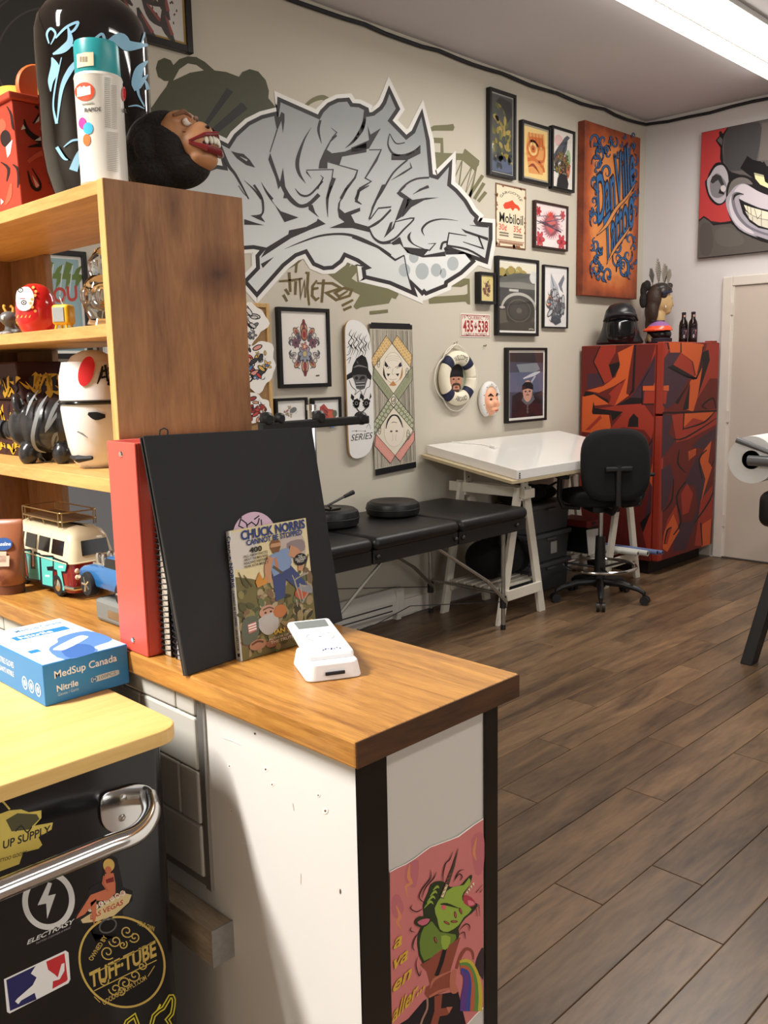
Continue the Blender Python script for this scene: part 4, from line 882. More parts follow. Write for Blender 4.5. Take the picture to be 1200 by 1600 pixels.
# ---------------- leather-look lettering canvas
dp = .06; yf = YW-dp
a = P(914.5, 187, 'y', yf); x1 = P(1001, 216, 'y', yf).x; z0 = P(913, 461, 'y', yf).z
cv = thing('lettered_canvas', ((a.x+x1)/2, YW, z0), 'tall burnt-orange canvas with dark blue swirling tattoo lettering', 'painting')
def leather():
    m = mat('burnt_orange_leather', (186, 96, 48), .55, bump=.1, bscale=90); nt = m.node_tree; N = nt.nodes; L = nt.links; b = N['Principled BSDF']
    g = N.new('ShaderNodeNewGeometry'); n = N.new('ShaderNodeTexNoise'); n.inputs['Scale'].default_value = 9; n.inputs['Detail'].default_value = 8; L.new(g.outputs['Position'], n.inputs['Vector'])
    tc = N.new('ShaderNodeTexCoord'); sp = N.new('ShaderNodeSeparateXYZ'); L.new(tc.outputs['Generated'], sp.inputs[0])
    def edge(o, w_):   # 1 in the middle, 0 towards the burnished rim
        a_ = N.new('ShaderNodeMath'); a_.operation = 'PINGPONG'; a_.inputs[1].default_value = .5; L.new(o, a_.inputs[0])
        r_ = N.new('ShaderNodeMapRange'); r_.inputs[2].default_value = w_; L.new(a_.outputs[0], r_.inputs[0]); return r_.outputs[0]
    e1, e2 = edge(sp.outputs['X'], .3), edge(sp.outputs['Z'], .2)
    mn = N.new('ShaderNodeMath'); mn.operation = 'MULTIPLY'; L.new(e1, mn.inputs[0]); L.new(e2, mn.inputs[1])
    ad = N.new('ShaderNodeMath'); ad.operation = 'MULTIPLY_ADD'; ad.inputs[1].default_value = .7; L.new(n.outputs['Fac'], ad.inputs[0]); L.new(mn.outputs[0], ad.inputs[2])
    r = N.new('ShaderNodeValToRGB'); L.new(ad.outputs[0], r.inputs[0]); e = r.color_ramp.elements
    e[0].position = .25; e[0].color = (*lin((112, 50, 32)), 1); e[1].position = 1.2; e[1].color = (*lin((214, 134, 72)), 1); k = e.new(.7); k.color = (*lin((178, 88, 44)), 1); L.new(r.outputs[0], b.inputs['Base Color']); return m
box('canvas', (a.x, yf, z0), (x1, YW-.001, a.z), leather(), cv, True, bv=.004)
A = Art(on_plane('y', yf), 4e-5, 3e-4).z(900, 180, 5.336); NV = (36, 38, 58); BLU = (52, 104, 156); TN = (206, 138, 78)
def swirl(cx, cy, r, a0, turns, sgn, wd):
    pts = []; wds = []
    for k in range(22):
        t_ = k/21; a_ = a0+sgn*turns*2*PI*t_; q = r*(1-.88*t_); pts.append((cx+q*.72*math.cos(a_), cy+q*1.25*math.sin(a_))); wds.append(1.35*wd*(.25+.9*math.sin(PI*min(1, t_*1.1+.08))))
    A.line(pts, wds, NV); A.line(pts[2:-2], [w_*.46 for w_ in wds[2:-2]], BLU)
for s in ((160, 225, 62, 2.5, 1.3, 1, 15), (225, 215, 50, .5, 1.2, 1, 13), (190, 320, 60, 1.2, 1.2, -1, 15), (175, 400, 66, 3, 1.3, 1, 13), (255, 300, 44, 0, 1.1, -1, 12), (155, 560, 46, 2.0, 1.2, 1, 12), (150, 720, 36, 1.4, 1.2, -1, 11), (155, 870, 60, 2.2, 1.3, 1, 15), (160, 1080, 46, 2.6, 1.1, -1, 12), (165, 1280, 72, 2.6, 1.5, 1, 16), (190, 1150, 40, .4, 1.2, -1, 11), (265, 1330, 56, 1.8, 1.3, 1, 13), (345, 1200, 60, 3.6, 1.3, -1, 14), (395, 1280, 86, 2.9, 1.5, 1, 17), (430, 1170, 56, -.6, 1.2, 1, 13), (350, 1090, 62, 3.8, 1.0, -1, 13), (445, 1040, 50, .8, 1.1, -1, 11), (485, 690, 40, 1.6, 1.2, 1, 10), (478, 800, 46, 1, 1.3, -1, 11), (485, 380, 46, 4.6, 1.3, 1, 11), (430, 300, 42, 4, 1.2, -1, 11), (320, 230, 40, 5.0, 1.1, 1, 10), (255, 480, 70, 1.5, 1.3, 1, 14), (485, 480, 40, 2.2, 1.1, -1, 10)):
    swirl(*s)
rnd = random.Random(31)
for k in range(60):
    u = rnd.random(); side = rnd.choice((0, 1, 2, 3))
    cx_, cy_ = ((rnd.uniform(125, 200), rnd.uniform(180, 1370)), (rnd.uniform(440, 500), rnd.uniform(300, 1360)), (rnd.uniform(130, 480), rnd.uniform(170, 330)), (rnd.uniform(130, 480), rnd.uniform(1230, 1390)))[side]
    swirl(cx_, cy_, rnd.uniform(18, 34), rnd.uniform(0, 6), rnd.uniform(.7, 1.3), rnd.choice((-1, 1)), rnd.uniform(8, 12))
for st, p0, p1, up in (('DanVille', (178, 905), (488, 590), (-14, -400)), ('Tattoo', (236, 1235), (480, 905), (-12, -370))):
    A.text(st, p0, p1, up, NV, .042); A.text(st, p0, p1, up, BLU, .004)
A.line([(165, 1005), (250, 915), (330, 780), (420, 680), (490, 560)], [6, 34, 34, 26, 6], NV, 4); A.line([(172, 995), (250, 915), (330, 780), (420, 680), (484, 575)], [3, 22, 22, 14, 3], TN, 4)
A.line([(250, 1240), (320, 1110), (400, 1000), (450, 920)], [6, 30, 26, 4], NV, 4); A.line([(256, 1230), (320, 1110), (400, 1000), (445, 930)], [3, 19, 15, 2], TN, 4)
A.build('lettering', cv)
# ---------------- ape painting on the right wall
xf = XW-.04
a = P(1096, 207, 'x', xf); zb = P(1088.5, 404, 'x', xf).z
ap = thing('ape_painting', (XW, a.y-.55, zb), 'large canvas of a grinning cartoon ape on a red ground', 'painting')
y1 = a.y-1.15
box('canvas', (xf, y1, zb), (XW-.001, a.y, a.z), K(48, 45, 45), ap, True, bv=.003)
def ape_to(p, hh):
    v = P(p[0], p[1], 'x', xf); v.y = min(v.y, a.y-.003); v.z = max(zb+.003, min(a.z-.003, v.z)); v.y = max(v.y, y1+.003); return v+Vector((-hh, 0, 0))
A = Art(ape_to, 4e-5, 4e-4).z(1080, 170, 6.6667)
A.poly([(110, 230), (400, 165), (420, 1200), (75, 1150)], (184, 62, 62))
A.poly([(60, 1160), (130, 1115), (180, 1145), (230, 1195), (400, 1170), (1700, 900), (1700, 1700), (50, 1570)], (34, 32, 33)); A.poly([(70, 1180), (130, 1135), (180, 1165), (230, 1215), (420, 1195), (800, 1400), (1500, 1300), (1500, 1560), (60, 1560)], (92, 86, 82))
A.poly([(90, 1250), (150, 1180), (210, 1230), (230, 1400), (190, 1520), (100, 1500)], (84, 78, 75), 3); A.poly([(260, 1260), (420, 1240), (560, 1380), (420, 1440), (270, 1400)], (99, 93, 88), 3)
HB = (30, 28, 30)
A.poly([(380, 150), (330, 260), (310, 230), (290, 240), (295, 280), (255, 330), (305, 405), (300, 520), (330, 620), (380, 900), (420, 1200), (640, 1350), (1100, 1420), (1500, 1300), (1560, 500), (1300, 60), (900, 40)], HB)
A.poly([(390, 170), (340, 290), (325, 420), (335, 560), (420, 660), (560, 700), (800, 760), (1200, 700), (1480, 520), (1250, 80), (900, 60)], (96, 90, 88)); A.poly([(390, 160), (640, 110), (710, 140), (740, 210), (725, 340), (680, 540), (560, 640), (400, 650), (335, 540), (345, 290)], (72, 70, 72)); A.poly([(270, 330), (300, 290), (330, 320), (320, 380)], (96, 92, 92)); A.poly([(740, 150), (1100, 80), (1320, 250), (1280, 500), (700, 540)], (112, 104, 100))
A.poly([(510, 620), (585, 490), (640, 530), (700, 545), (720, 545), (740, 560), (760, 548), (790, 600), (830, 580), (900, 640), (980, 600), (1060, 640), (1180, 540), (1300, 560), (1250, 700), (900, 800), (640, 720)], (22, 20, 22))
# ear
A.poly([(320, 560), (250, 570), (190, 660), (165, 730), (145, 760), (160, 860), (200, 950), (270, 1005), (340, 985), (400, 900), (400, 700), (370, 600)], HB, 3); A.poly([(310, 585), (250, 610), (200, 690), (165, 750), (180, 860), (215, 930), (280, 985), (340, 965), (385, 860), (385, 700), (350, 610)], (178, 172, 178), 3)
A.poly([(270, 670), (210, 730), (195, 800), (215, 900), (280, 930), (350, 890), (370, 800), (330, 720)], (126, 122, 128), 3); A.poly([(260, 680), (310, 700), (345, 790), (320, 810), (280, 740), (225, 780), (200, 760), (220, 705)], (54, 52, 54)); A.poly([(285, 880), (300, 830), (345, 880), (340, 895)], HB); A.ell(335, 830, 28, 34, (200, 192, 192))
# muzzle
A.poly([(370, 1000), (365, 850), (400, 740), (480, 690), (590, 700), (700, 780), (800, 850), (950, 880), (1200, 800), (1400, 900), (1450, 1100), (1300, 1320), (1050, 1420), (800, 1400), (640, 1345), (480, 1260), (400, 1130)], HB, 3); A.poly([(385, 860), (420, 760), (500, 715), (590, 730), (640, 790), (520, 780), (440, 850), (390, 930)], (112, 106, 104), 3)
A.poly([(360, 960), (400, 880), (470, 800), (560, 780), (650, 830), (760, 890), (960, 920), (1200, 860), (1380, 950), (1400, 1100), (1250, 1290), (1050, 1390), (850, 1380), (660, 1330), (500, 1250), (400, 1110)], (166, 160, 170), 3); A.poly([(500, 800), (570, 790), (680, 850), (800, 900), (960, 935), (1180, 890), (1300, 960), (1100, 1040), (800, 1050), (620, 990), (500, 930), (545, 890), (450, 870)], (200, 192, 198), 3)
A.poly([(395, 1000), (430, 900), (480, 1080), (560, 1200), (660, 1300), (560, 1270), (440, 1160)], (206, 199, 206), 3); A.line([(545, 895), (470, 880), (435, 940), (470, 1080), (560, 1200), (680, 1270), (860, 1320), (1080, 1300)], [8, 30, 34, 34, 30, 26, 22, 10], (120, 116, 126), 4); A.line([(550, 890), (500, 885), (455, 905), (440, 950)], [4, 20, 24, 8], (40, 38, 40), 3)
A.poly([(495, 935), (560, 970), (700, 1030), (800, 1055), (1100, 1045), (1280, 980), (1320, 1000), (1200, 1200), (1000, 1275), (800, 1262), (700, 1240), (610, 1180), (540, 1090)], HB)
TE = (226, 220, 196)
A.poly([(550, 1000), (640, 1030), (800, 1075), (1080, 1070), (1280, 1010), (1240, 1120), (1000, 1180), (800, 1165), (640, 1130), (570, 1050)], TE); A.poly([(560, 1060), (640, 1110), (740, 1140), (860, 1165), (1040, 1160), (1200, 1110), (1150, 1210), (980, 1255), (800, 1245), (700, 1215), (610, 1150)], (214, 208, 190))
for x0_, y0_, x1_, y1_ in ((585, 1010, 590, 1080), (620, 1020, 625, 1100), (735, 1050, 730, 1130), (660, 1040, 690, 1150), (690, 1150, 730, 1100), (730, 1130, 735, 1230), (640, 1120, 640, 1180), (590, 1080, 600, 1140), (820, 1075, 815, 1240), (900, 1080, 900, 1250), (980, 1080, 985, 1250), (1060, 1070, 1065, 1230), (1140, 1060, 1145, 1190)): A.line([(x0_, y0_), (x1_, y1_)], 5, (84, 78, 70))
A.line([(560, 1060), (690, 1135), (860, 1165), (1060, 1155), (1240, 1090)], 5, (84, 78, 70), 3); A.poly([(655, 1320), (700, 1330), (900, 1400), (760, 1375)], HB)
# eye
A.poly([(645, 655), (760, 690), (900, 820), (900, 870), (800, 850), (700, 790), (660, 720)], (20, 18, 20)); A.poly([(655, 665), (755, 690), (770, 760), (830, 800), (820, 835), (720, 790), (670, 730)], (226, 222, 170)); A.poly([(655, 665), (755, 690), (757, 712), (662, 690)], (176, 172, 140)); A.poly([(950, 800), (1100, 680), (1230, 690), (1160, 790), (1020, 850)], (226, 222, 170)); A.ell(1060, 770, 40, 50, (20, 18, 20))
A.build('painting', ap)
# ---------------- electric baseboard heater and its cable
ha = P(500, 965, 'y', YW-.065)
hx0, hx1 = 2.45, 3.82
ht = thing('baseboard_heater', ((hx0+hx1)/2, YW, .03), 'long white electric baseboard heater low on the wall under the massage table', 'heater')
M_HEAT = mat('heater_enamel', (206, 203, 196), .4)
prism('body', [(YW-.0145, .04), (YW-.055, .04), (YW-.065, .055), (YW-.065, .125), (YW-.05, .16), (YW-.035, .195), (YW-.0145, .195)], hx0, hx1, lambda p, q, d: Vector((d, p, q)), M_HEAT, ht, True, bv=.003)
for k in range(2): box('grille_slot', (hx0+.1, YW-.0665, (.065, .1)[k]), (hx1-.1, YW-.064, (.073, .108)[k]), mat('dark_slot', (60, 58, 56), .7), ht, True)
box('end_cap', (hx0-.004, YW-.068, .035), (hx0+.06, YW-.0145, .2), M_HEAT, ht, True, bv=.004); box('end_cap', (hx1-.06, YW-.068, .035), (hx1+.004, YW-.0145, .2), M_HEAT, ht, True, bv=.004)
for xx in (hx0+.03, hx1-.03): box('foot', (xx-.02, YW-.05, .0), (xx+.02, YW-.0145, .038), M_HEAT, ht, True)
pts = [P(x, y, 'z', .006) for x, y in ((560, 983), (600, 968), (630, 962), (655, 952), (660, 942), (640, 948), (625, 955), (650, 950), (672, 944), (690, 930))]
tag(tube('power_cord', [tuple(p) for p in catmull(pts, 5)], .0055, mat('white_cord', (196, 192, 184), .5), seg=8), 'white power cord curled on the floor behind the massage table', 'cord')
# ================================================================== THE BACK CORNER: fridge, desk, chair, massage table
M_BLACKP = mat('black_plastic', (24, 24, 26), .45); M_VINYL = mat('black_vinyl', (20, 20, 22), .42, 0, .45, bump=.06, bscale=220); M_CHROME = mat('chrome', (205, 205, 205), .14, 1); M_FAB = mat('black_fabric', (17, 17, 19), .95, bump=.1, bscale=500)
M_STEEL = MATS['brushed_steel']
# ---------------- graffiti-painted refrigerator
FX0, FX1, FY0, FY1, FH = 5.8, 6.66, 3.032, 3.69, 1.65
fr = thing('refrigerator', ((FX0+FX1)/2, (FY0+FY1)/2, 0), 'tall two-door refrigerator painted all over in red, orange and purple graffiti', 'refrigerator')
RB = mat('fridge_red', (150, 50, 36), .35, 0, .4); zs = 1.147
box('body', (FX0, FY0+.06, .1), (FX1, FY1, FH-.01), RB, fr, True, bv=.008)
box('kick_plate', (FX0+.03, FY0+.09, 0), (FX1-.03, FY1, .1), K(30, 20, 20), fr, True)
d1 = box('freezer_door', (FX0, FY0, zs+.006), (FX1, FY0+.055, FH), RB, fr, True, bv=.008)
d2 = box('fridge_door', (FX0, FY0, .105), (FX1, FY0+.055, zs-.006), RB, fr, True, bv=.008)
box('top_hinge', (FX1-.1, FY0+.01, FH), (FX1-.02, FY0+.07, FH+.012), K(140, 44, 34), fr, True, bv=.003)
OG, RD, DR, PU, BK_ = (204, 92, 46), (158, 54, 40), (104, 36, 32), (70, 45, 56), (32, 24, 26)
def side_to(p, hh):
    v = P(p[0], p[1], 'x', FX0); v.y = min(FY1-.004, max(FY0+.063, v.y)); v.z = min(FH-.014, max(.104, v.z)); return v+Vector((-hh, 0, 0))
def front_to(p, hh):
    v = P(p[0], p[1], 'y', FY0); v.x = max(FX0+.006, min(FX1-.006, v.x)); v.z = min(FH-.005, max(.11, v.z)); return v+Vector((0, -hh, 0))
A = Art(side_to, 4e-5, 4e-4).z(900, 520, 4.209)
def q(*p): A.poly(list(p), A.c)
def put(c, *polys):
    for p in polys: A.poly(p, c)
put(DR, [(30, 60), (600, 40), (600, 1620), (30, 1620)])
put(PU, [(75, 270), (150, 265), (185, 335), (110, 365), (70, 370)], [(360, 430), (440, 330), (560, 170), (600, 140), (600, 480), (440, 440)], [(480, 1060), (600, 860), (600, 1180), (440, 1290)], [(470, 830), (600, 690), (600, 820)])
put(RD, [(160, 85), (265, 75), (260, 130), (215, 210), (250, 300), (185, 335), (115, 190)], [(260, 480), (440, 460), (520, 560), (525, 640), (495, 700), (450, 640), (310, 620), (200, 660), (300, 540), (140, 500)], [(240, 400), (330, 300), (340, 330), (255, 480), (215, 470)], [(450, 385), (600, 385), (600, 470), (445, 465)], [(490, 200), (560, 75), (600, 65), (600, 130)], [(440, 1320), (600, 1180), (600, 1440), (470, 1440)])
put(OG, [(275, 130), (380, 72), (350, 250), (330, 400), (350, 410), (255, 480), (330, 300), (250, 350), (150, 395), (70, 380), (180, 350), (260, 290), (290, 210)], [(42, 420), (110, 400), (180, 430), (215, 470), (115, 480), (115, 520), (215, 530), (230, 620), (200, 670), (38, 650)], [(440, 350), (600, 348), (600, 382), (440, 380)], [(500, 870), (600, 862), (515, 1010), (485, 975)])
put(RD, [(215, 400), (290, 330), (310, 350), (250, 440)], [(60, 640), (160, 540), (170, 560), (90, 640)])
put(BK_, [(105, 520), (115, 450), (125, 495), (310, 520), (240, 580), (230, 540), (110, 535)], [(270, 475), (360, 425), (440, 430), (440, 465), (290, 475)], [(340, 620), (350, 565), (380, 530), (410, 560), (410, 620)], [(215, 210), (285, 190), (285, 230), (240, 300)], [(440, 1310), (420, 1250), (560, 1180), (600, 1150), (600, 1190)], [(60, 385), (110, 392), (210, 440), (215, 465), (120, 405), (50, 420)])
A.line([(160, 85), (115, 190), (185, 335)], 8, BK_); A.line([(350, 410), (375, 380), (390, 80)], [6, 16, 12], BK_); A.line([(435, 345), (435, 470), (600, 470)], 8, BK_); A.line([(530, 560), (525, 660), (480, 740)], 8, BK_, 3); A.line([(500, 370), (540, 310), (575, 290), (600, 310)], 8, OG, 3)
A.build('paint', fr)
A = Art(front_to, 4e-5, 4e-4).z(900, 520, 4.209)
put(DR, [(560, 40), (960, 40), (960, 1640), (560, 1640)])
put(PU, [(560, 160), (630, 120), (690, 130), (640, 210), (740, 300), (650, 460), (600, 500), (560, 480)], [(560, 540), (640, 540), (610, 660), (655, 710), (560, 830)], [(560, 900), (620, 860), (640, 960), (600, 1120), (560, 1180)], [(760, 750), (820, 690), (930, 620), (930, 680), (860, 770)], [(640, 1330), (680, 1250), (760, 1240), (800, 1150), (780, 1000), (700, 1010), (800, 800), (850, 950), (870, 1100), (780, 1260), (720, 1430), (640, 1440)])
put(RD, [(560, 75), (600, 65), (615, 110), (560, 170)], [(690, 130), (760, 190), (780, 290), (640, 210)], [(630, 540), (930, 500), (940, 600), (740, 700), (660, 720)], [(820, 1100), (900, 1000), (930, 1200), (850, 1400), (780, 1400)], [(860, 70), (950, 70), (945, 300), (880, 300), (800, 430)], [(690, 1060), (730, 990), (770, 1060), (740, 1180), (700, 1200)], [(560, 1400), (600, 1230), (660, 1130), (680, 1250), (640, 1330), (600, 1440)])
put(OG, [(610, 60), (760, 55), (840, 75), (790, 290), (770, 190), (690, 130), (620, 130)], [(750, 320), (830, 230), (800, 420), (770, 520), (720, 500)], [(705, 530), (910, 520), (845, 580), (770, 560), (710, 620)], [(850, 760), (890, 710), (870, 850), (895, 880), (820, 1120), (850, 960), (810, 830)], [(580, 1310), (640, 1190), (680, 1300), (600, 1440), (570, 1420)], [(830, 1260), (890, 1220), (880, 1400), (825, 1410)], [(735, 780), (790, 760), (790, 800), (740, 840)], [(560, 350), (610, 345), (610, 382), (560, 380)])
put(RD, [(560, 385), (600, 385), (590, 470), (560, 465)], [(600, 1300), (630, 1280), (600, 1390), (580, 1390)])
put(BK_, [(830, 130), (870, 110), (880, 180), (840, 300), (800, 420), (830, 230)], [(605, 225), (640, 210), (795, 300), (770, 310)], [(700, 510), (750, 330), (740, 500)], [(650, 460), (740, 330), (735, 350), (670, 470)])
for L_ in ([(605, 225), (790, 300), (835, 90)], [(700, 635), (840, 590), (910, 520)], [(710, 520), (705, 630)], [(640, 700), (720, 690), (930, 560)], [(680, 770), (670, 860), (720, 920)], [(860, 770), (810, 830), (830, 960)], [(890, 880), (920, 820)], [(570, 1180), (630, 1100), (640, 960)], [(640, 1330), (690, 1240), (660, 1080), (720, 980)], [(780, 1250), (880, 1100), (930, 960)], [(820, 1250), (830, 1400)], [(580, 1390), (600, 1300), (630, 1280)], [(690, 130), (690, 60)], [(610, 110), (600, 65)], [(860, 500), (830, 480), (900, 430), (920, 500)]): A.line(L_, [7]+[11]*(len(L_)-2)+[6] if len(L_) > 2 else [9, 7], BK_, 3)
for k in range(5): A.line([(738+k*13, 770), (742+k*10, 835)], 4, DR)
# dark line painted along the door split, standing in for the gap's shade
A.line([(560, 528), (740, 523), (930, 512)], 13, (40, 22, 22))
A.build('paint', fr)
# ---------------- things on the fridge
def zf(): return FH
hb = Vector((6.0, 3.49, FH))
hl = thing('black_helmet', hb, 'glossy black full-face costume helmet with a wide flared neck guard on the fridge', 'helmet', rz=math.radians(-57))
M_GB = mat('gloss_black', (14, 14, 16), .12, 0, .5); M_SB = mat('satin_black_dome', (34, 35, 38), .32)
def helm(name, prof, m, flat, parent, cut=None):
    vs = []; fs = []; sg = 36
    for z, rx, ry, oy in prof:
        for k in range(sg):
            t_ = 2*PI*k/sg; vs.append((rx*math.cos(t_), oy+ry*math.sin(t_), z))
    for i in range(len(prof)-1):
        for k in range(sg): fs.append((i*sg+k, i*sg+(k+1) % sg, (i+1)*sg+(k+1) % sg, (i+1)*sg+k))
    fs.append(tuple(range(sg))[::-1]); fs.append(tuple((len(prof)-1)*sg+k for k in range(sg)))
    return mesh(name, vs, fs, m, parent, False, True)
# local -y is the front... faces the camera side
helm('shell', [(.0, .165, .16, .02), (.015, .17, .165, .02), (.06, .145, .145, .01), (.13, .125, .135, 0), (.19, .118, .13, 0), (.24, .105, .118, 0), (.275, .08, .09, 0), (.292, .045, .05, 0), (.297, .0, .0, 0)], M_SB, 0, hl)
helm('visor', [(.012, .09, .07, -.1), (.05, .1, .075, -.09), (.1, .105, .075, -.078), (.15, .1, .066, -.075), (.185, .085, .055, -.075)], M_GB, 0, hl)
tube('brow', [(.118, -.06, .165), (.1, -.115, .195), (.05, -.14, .208), (0, -.147, .212), (-.05, -.14, .208), (-.1, -.115, .195), (-.118, -.06, .165)], [.008, .012, .014, .014, .014, .012, .008], M_SB, hl)
tube('chin_guard', [(.085, -.14, .06), (.0, -.175, .05), (-.085, -.14, .06)], [.008, .014, .008], M_GB, hl)
# mannequin head with feather headdress
hp = Vector((6.47, 3.42, FH))
mh = thing('mannequin_head', hp, 'mannequin head with brown hair wearing a dark hood of upright feathers', 'mannequin', rz=math.radians(-42))
M_FLESH = mat('mannequin_skin', (196, 164, 116), .5); M_HAIR = mat('brown_hair', (54, 38, 30), .6, var=.3, vscale=40, bump=.3, bscale=90)
# face looks along local +x
organic('head', [((0, 0, .33), (.075, .065, .1)), ((.03, 0, .3), (.06, .052, .075)), ((.045, 0, .25), (.036, .036, .032)), ((.082, 0, .3), (.014, .011, .022), (0, .5, 0)), ((.092, 0, .288), (.011, .01, .009)), ((.07, 0, .262), (.016, .018, .009)), ((.066, 0, .243), (.014, .016, .011)), ((.066, 0, .345), (.02, .04, .012)), ((-.01, 0, .2), (.045, .045, .09)), ((-.01, 0, .1), (.055, .055, .06)), ((-.01, 0, .03), (.085, .11, .04))], M_FLESH, .006, mh, False, 5)
organic('hair', [((-.05, 0, .34), (.066, .074, .095)), ((-.07, 0, .25), (.05, .07, .11)), ((-.07, .02, .15), (.04, .055, .08)), ((-.04, 0, .41), (.055, .065, .035))], M_HAIR, .009, mh, False, 3)
M_HOOD = mat('dark_leather_hood', (52, 46, 44), .35, var=.3, vscale=30)
organic('hood', [((-.005, 0, .415), (.07, .074, .045)), ((.04, .0, .405), (.04, .062, .026)), ((.0, -.058, .38), (.034, .022, .045)), ((.07, .025, .435), (.026, .04, .026))], M_HOOD, .007, mh, False, 2)
tube('headband', [(-.02, -.08, .372), (.04, -.066, .385), (.08, 0, .392), (.04, .066, .385), (-.02, .08, .372)], .009, K(40, 44, 66), mh)
M_FEA = mat('grey_feather', (70, 66, 60), .8); M_FEA2 = mat('pale_feather', (126, 118, 106), .8)
for i, (ax_, ay_, le) in enumerate(((-.13, .0, .14), (-.06, -.02, .21), (-.02, .03, .19), (.025, -.01, .17), (.06, .02, .16), (.09, -.01, .13))):
    bm = bmesh.new(); base = Vector((ax_*.5, ay_, .43)); d = Vector((ax_*1.1, ay_, 1)).normalized(); sd = Vector((1, .3, 0)).cross(d).cross(d).normalized() if False else Vector((d.z, 0, -d.x))
    add_tube(bm, [base, base+d*le], [.003, .001], 6)
    for k in range(9):
        p = base+d*le*(.25+.083*k); wd = .02*(1-abs(k-4)/7)
        for s_ in (-1, 1):
            a_ = p; b_ = p+sd*s_*wd+d*.012; v = [bm.verts.new(x) for x in (a_+Vector((0, .0015, 0)), b_+Vector((0, .0015, 0)), b_-d*.01, a_-d*.012)]
            v2 = [bm.verts.new(x.co-Vector((0, .003, 0))) for x in v]
            bm.faces.new(v); bm.faces.new(v2[::-1])
            for j in range(4): bm.faces.new((v[j], v2[j], v2[(j+1) % 4], v[(j+1) % 4]))
    bmobj('feather', bm, (M_FEA, M_FEA2)[i % 2], mh)
organic('dark_plume', [((-.13, .02, .4), (.025, .025, .07)), ((-.13, .02, .33), (.03, .03, .06)), ((-.11, 0, .44), (.03, .02, .04))], mat('dark_plume', (34, 30, 28), .9, bump=.6, bscale=60), .009, mh, False, 1)
tube('earring', [(.012, -.068, .285), (.012, -.073, .268)], .004, K(220, 220, 214), mh, seg=8)
# toy bubble helmet in front of it
bp = Vector((6.17, 3.27, FH))
bh = thing('toy_helmet', bp, 'small purple and orange open-face helmet with a furry lining on the fridge', 'helmet', rz=math.radians(-120))
def cap(name, z0, z1, R, m, parent, open_front=False):
    vs = []; fs = []; sg, ns = 32, 8
    for i in range(ns+1):
        z = z0+(z1-z0)*i/ns; r = math.sqrt(max(0, R*R-z*z))
        for k in range(sg): t_ = 2*PI*k/sg; vs.append((r*math.cos(t_), r*math.sin(t_), z+.06))
    for i in range(ns):
        for k in range(sg): fs.append((i*sg+k, i*sg+(k+1) % sg, (i+1)*sg+(k+1) % sg, (i+1)*sg+k))
    return mesh(name, vs, fs, m, parent, False, True)
ellipsoid('inner', (0, 0, .062), (.088, .088, .061), M_GB, bh)
cap('crown', .06, .0999, .1, mat('purple_gloss', (142, 96, 150), .25), bh); cap('band', .03, .062, .1005, mat('orange_gloss', (226, 84, 50), .25), bh)
o = lathe('neck_roll', [(.088, 0), (.092, .002), (.094, .03), (.09, .035), (.084, .03), (.084, .002)], K(40, 34, 44), bh, seg=28)
box('stripe', (-.012, -.07, .155), (.012, .04, .163), K(40, 40, 44), bh, bv=.003); organic('fur_lining', [((0, -.075, .04), (.03, .025, .032)), ((.02, -.08, .02), (.02, .02, .02)), ((-.022, -.08, .022), (.02, .02, .02))], mat('tan_fur', (130, 112, 84), .95, bump=.5, bscale=80), .006, bh, False, 2)
tube('peak', [(-.1, -.02, .09), (-.075, -.08, .092), (0, -.112, .094), (.075, -.08, .092), (.1, -.02, .09)], [.004, .01, .012, .01, .004], MATS['orange_gloss'], bh)
# bottles
M_GLASSB = mat('dark_bottle_glass', (28, 16, 14), .08, 0, .5)
for i, (bx, by, lab) in enumerate(((6.5, 3.245, 'dark glass beer bottle with a picture label, standing behind its twin on the fridge'), (6.5, 3.17, 'dark glass beer bottle with a pink picture label at the fridge corner beside the door'))):
    bt = thing('beer_bottle', (bx, by, FH), lab, 'bottle', 'bottles on the fridge')
    lathe('glass', [(0, 0), (.031, 0), (.033, .006), (.033, .13), (.029, .155), (.016, .18), (.0145, .215), (0, .217)], M_GLASSB, bt, seg=24)
    lathe('crown_cap', [(0, .216), (.016, .214), (.0165, .222), (.014, .229), (0, .23)], K(30, 28, 32), bt, seg=20)
    A = Art(lambda p, hh: Vector(((.0335+hh)*math.cos(p[0]), (.0335+hh)*math.sin(p[0]), p[1])))
    n_ = 8; lo, hi = -PI*.98, -PI*.45
    for k in range(n_): A.poly([(lo+(hi-lo)*k/n_, .03), (lo+(hi-lo)*(k+1)/n_, .03), (lo+(hi-lo)*(k+1)/n_, .11), (lo+(hi-lo)*k/n_, .11)], (44, 36, 46))
    for (u, v_, r1, r2, cc) in ((.4, .075, .3, .022, (214, 190, 190)), (.6, .06, .24, .018, (190, 90, 100)), (.35, .05, .15, .012, (230, 220, 214)), (.65, .09, .14, .009, (206, 120, 120))): A.ell(lo+(hi-lo)*u, v_, r1, r2, cc, 0, 12)
    A.build('paper_label', bt, False)
    B = Art(lambda p, hh: Vector(((.0152+hh)*math.cos(p[0]), (.0152+hh)*math.sin(p[0]), p[1])))
    for k in range(8): B.poly([(-PI+k*PI/8, .19), (-PI+(k+1)*PI/8, .19), (-PI+(k+1)*PI/8, .208), (-PI+k*PI/8, .208)], (196, 150, 140) if k % 3 else (60, 40, 50))
    B.build('neck_label', bt, False)

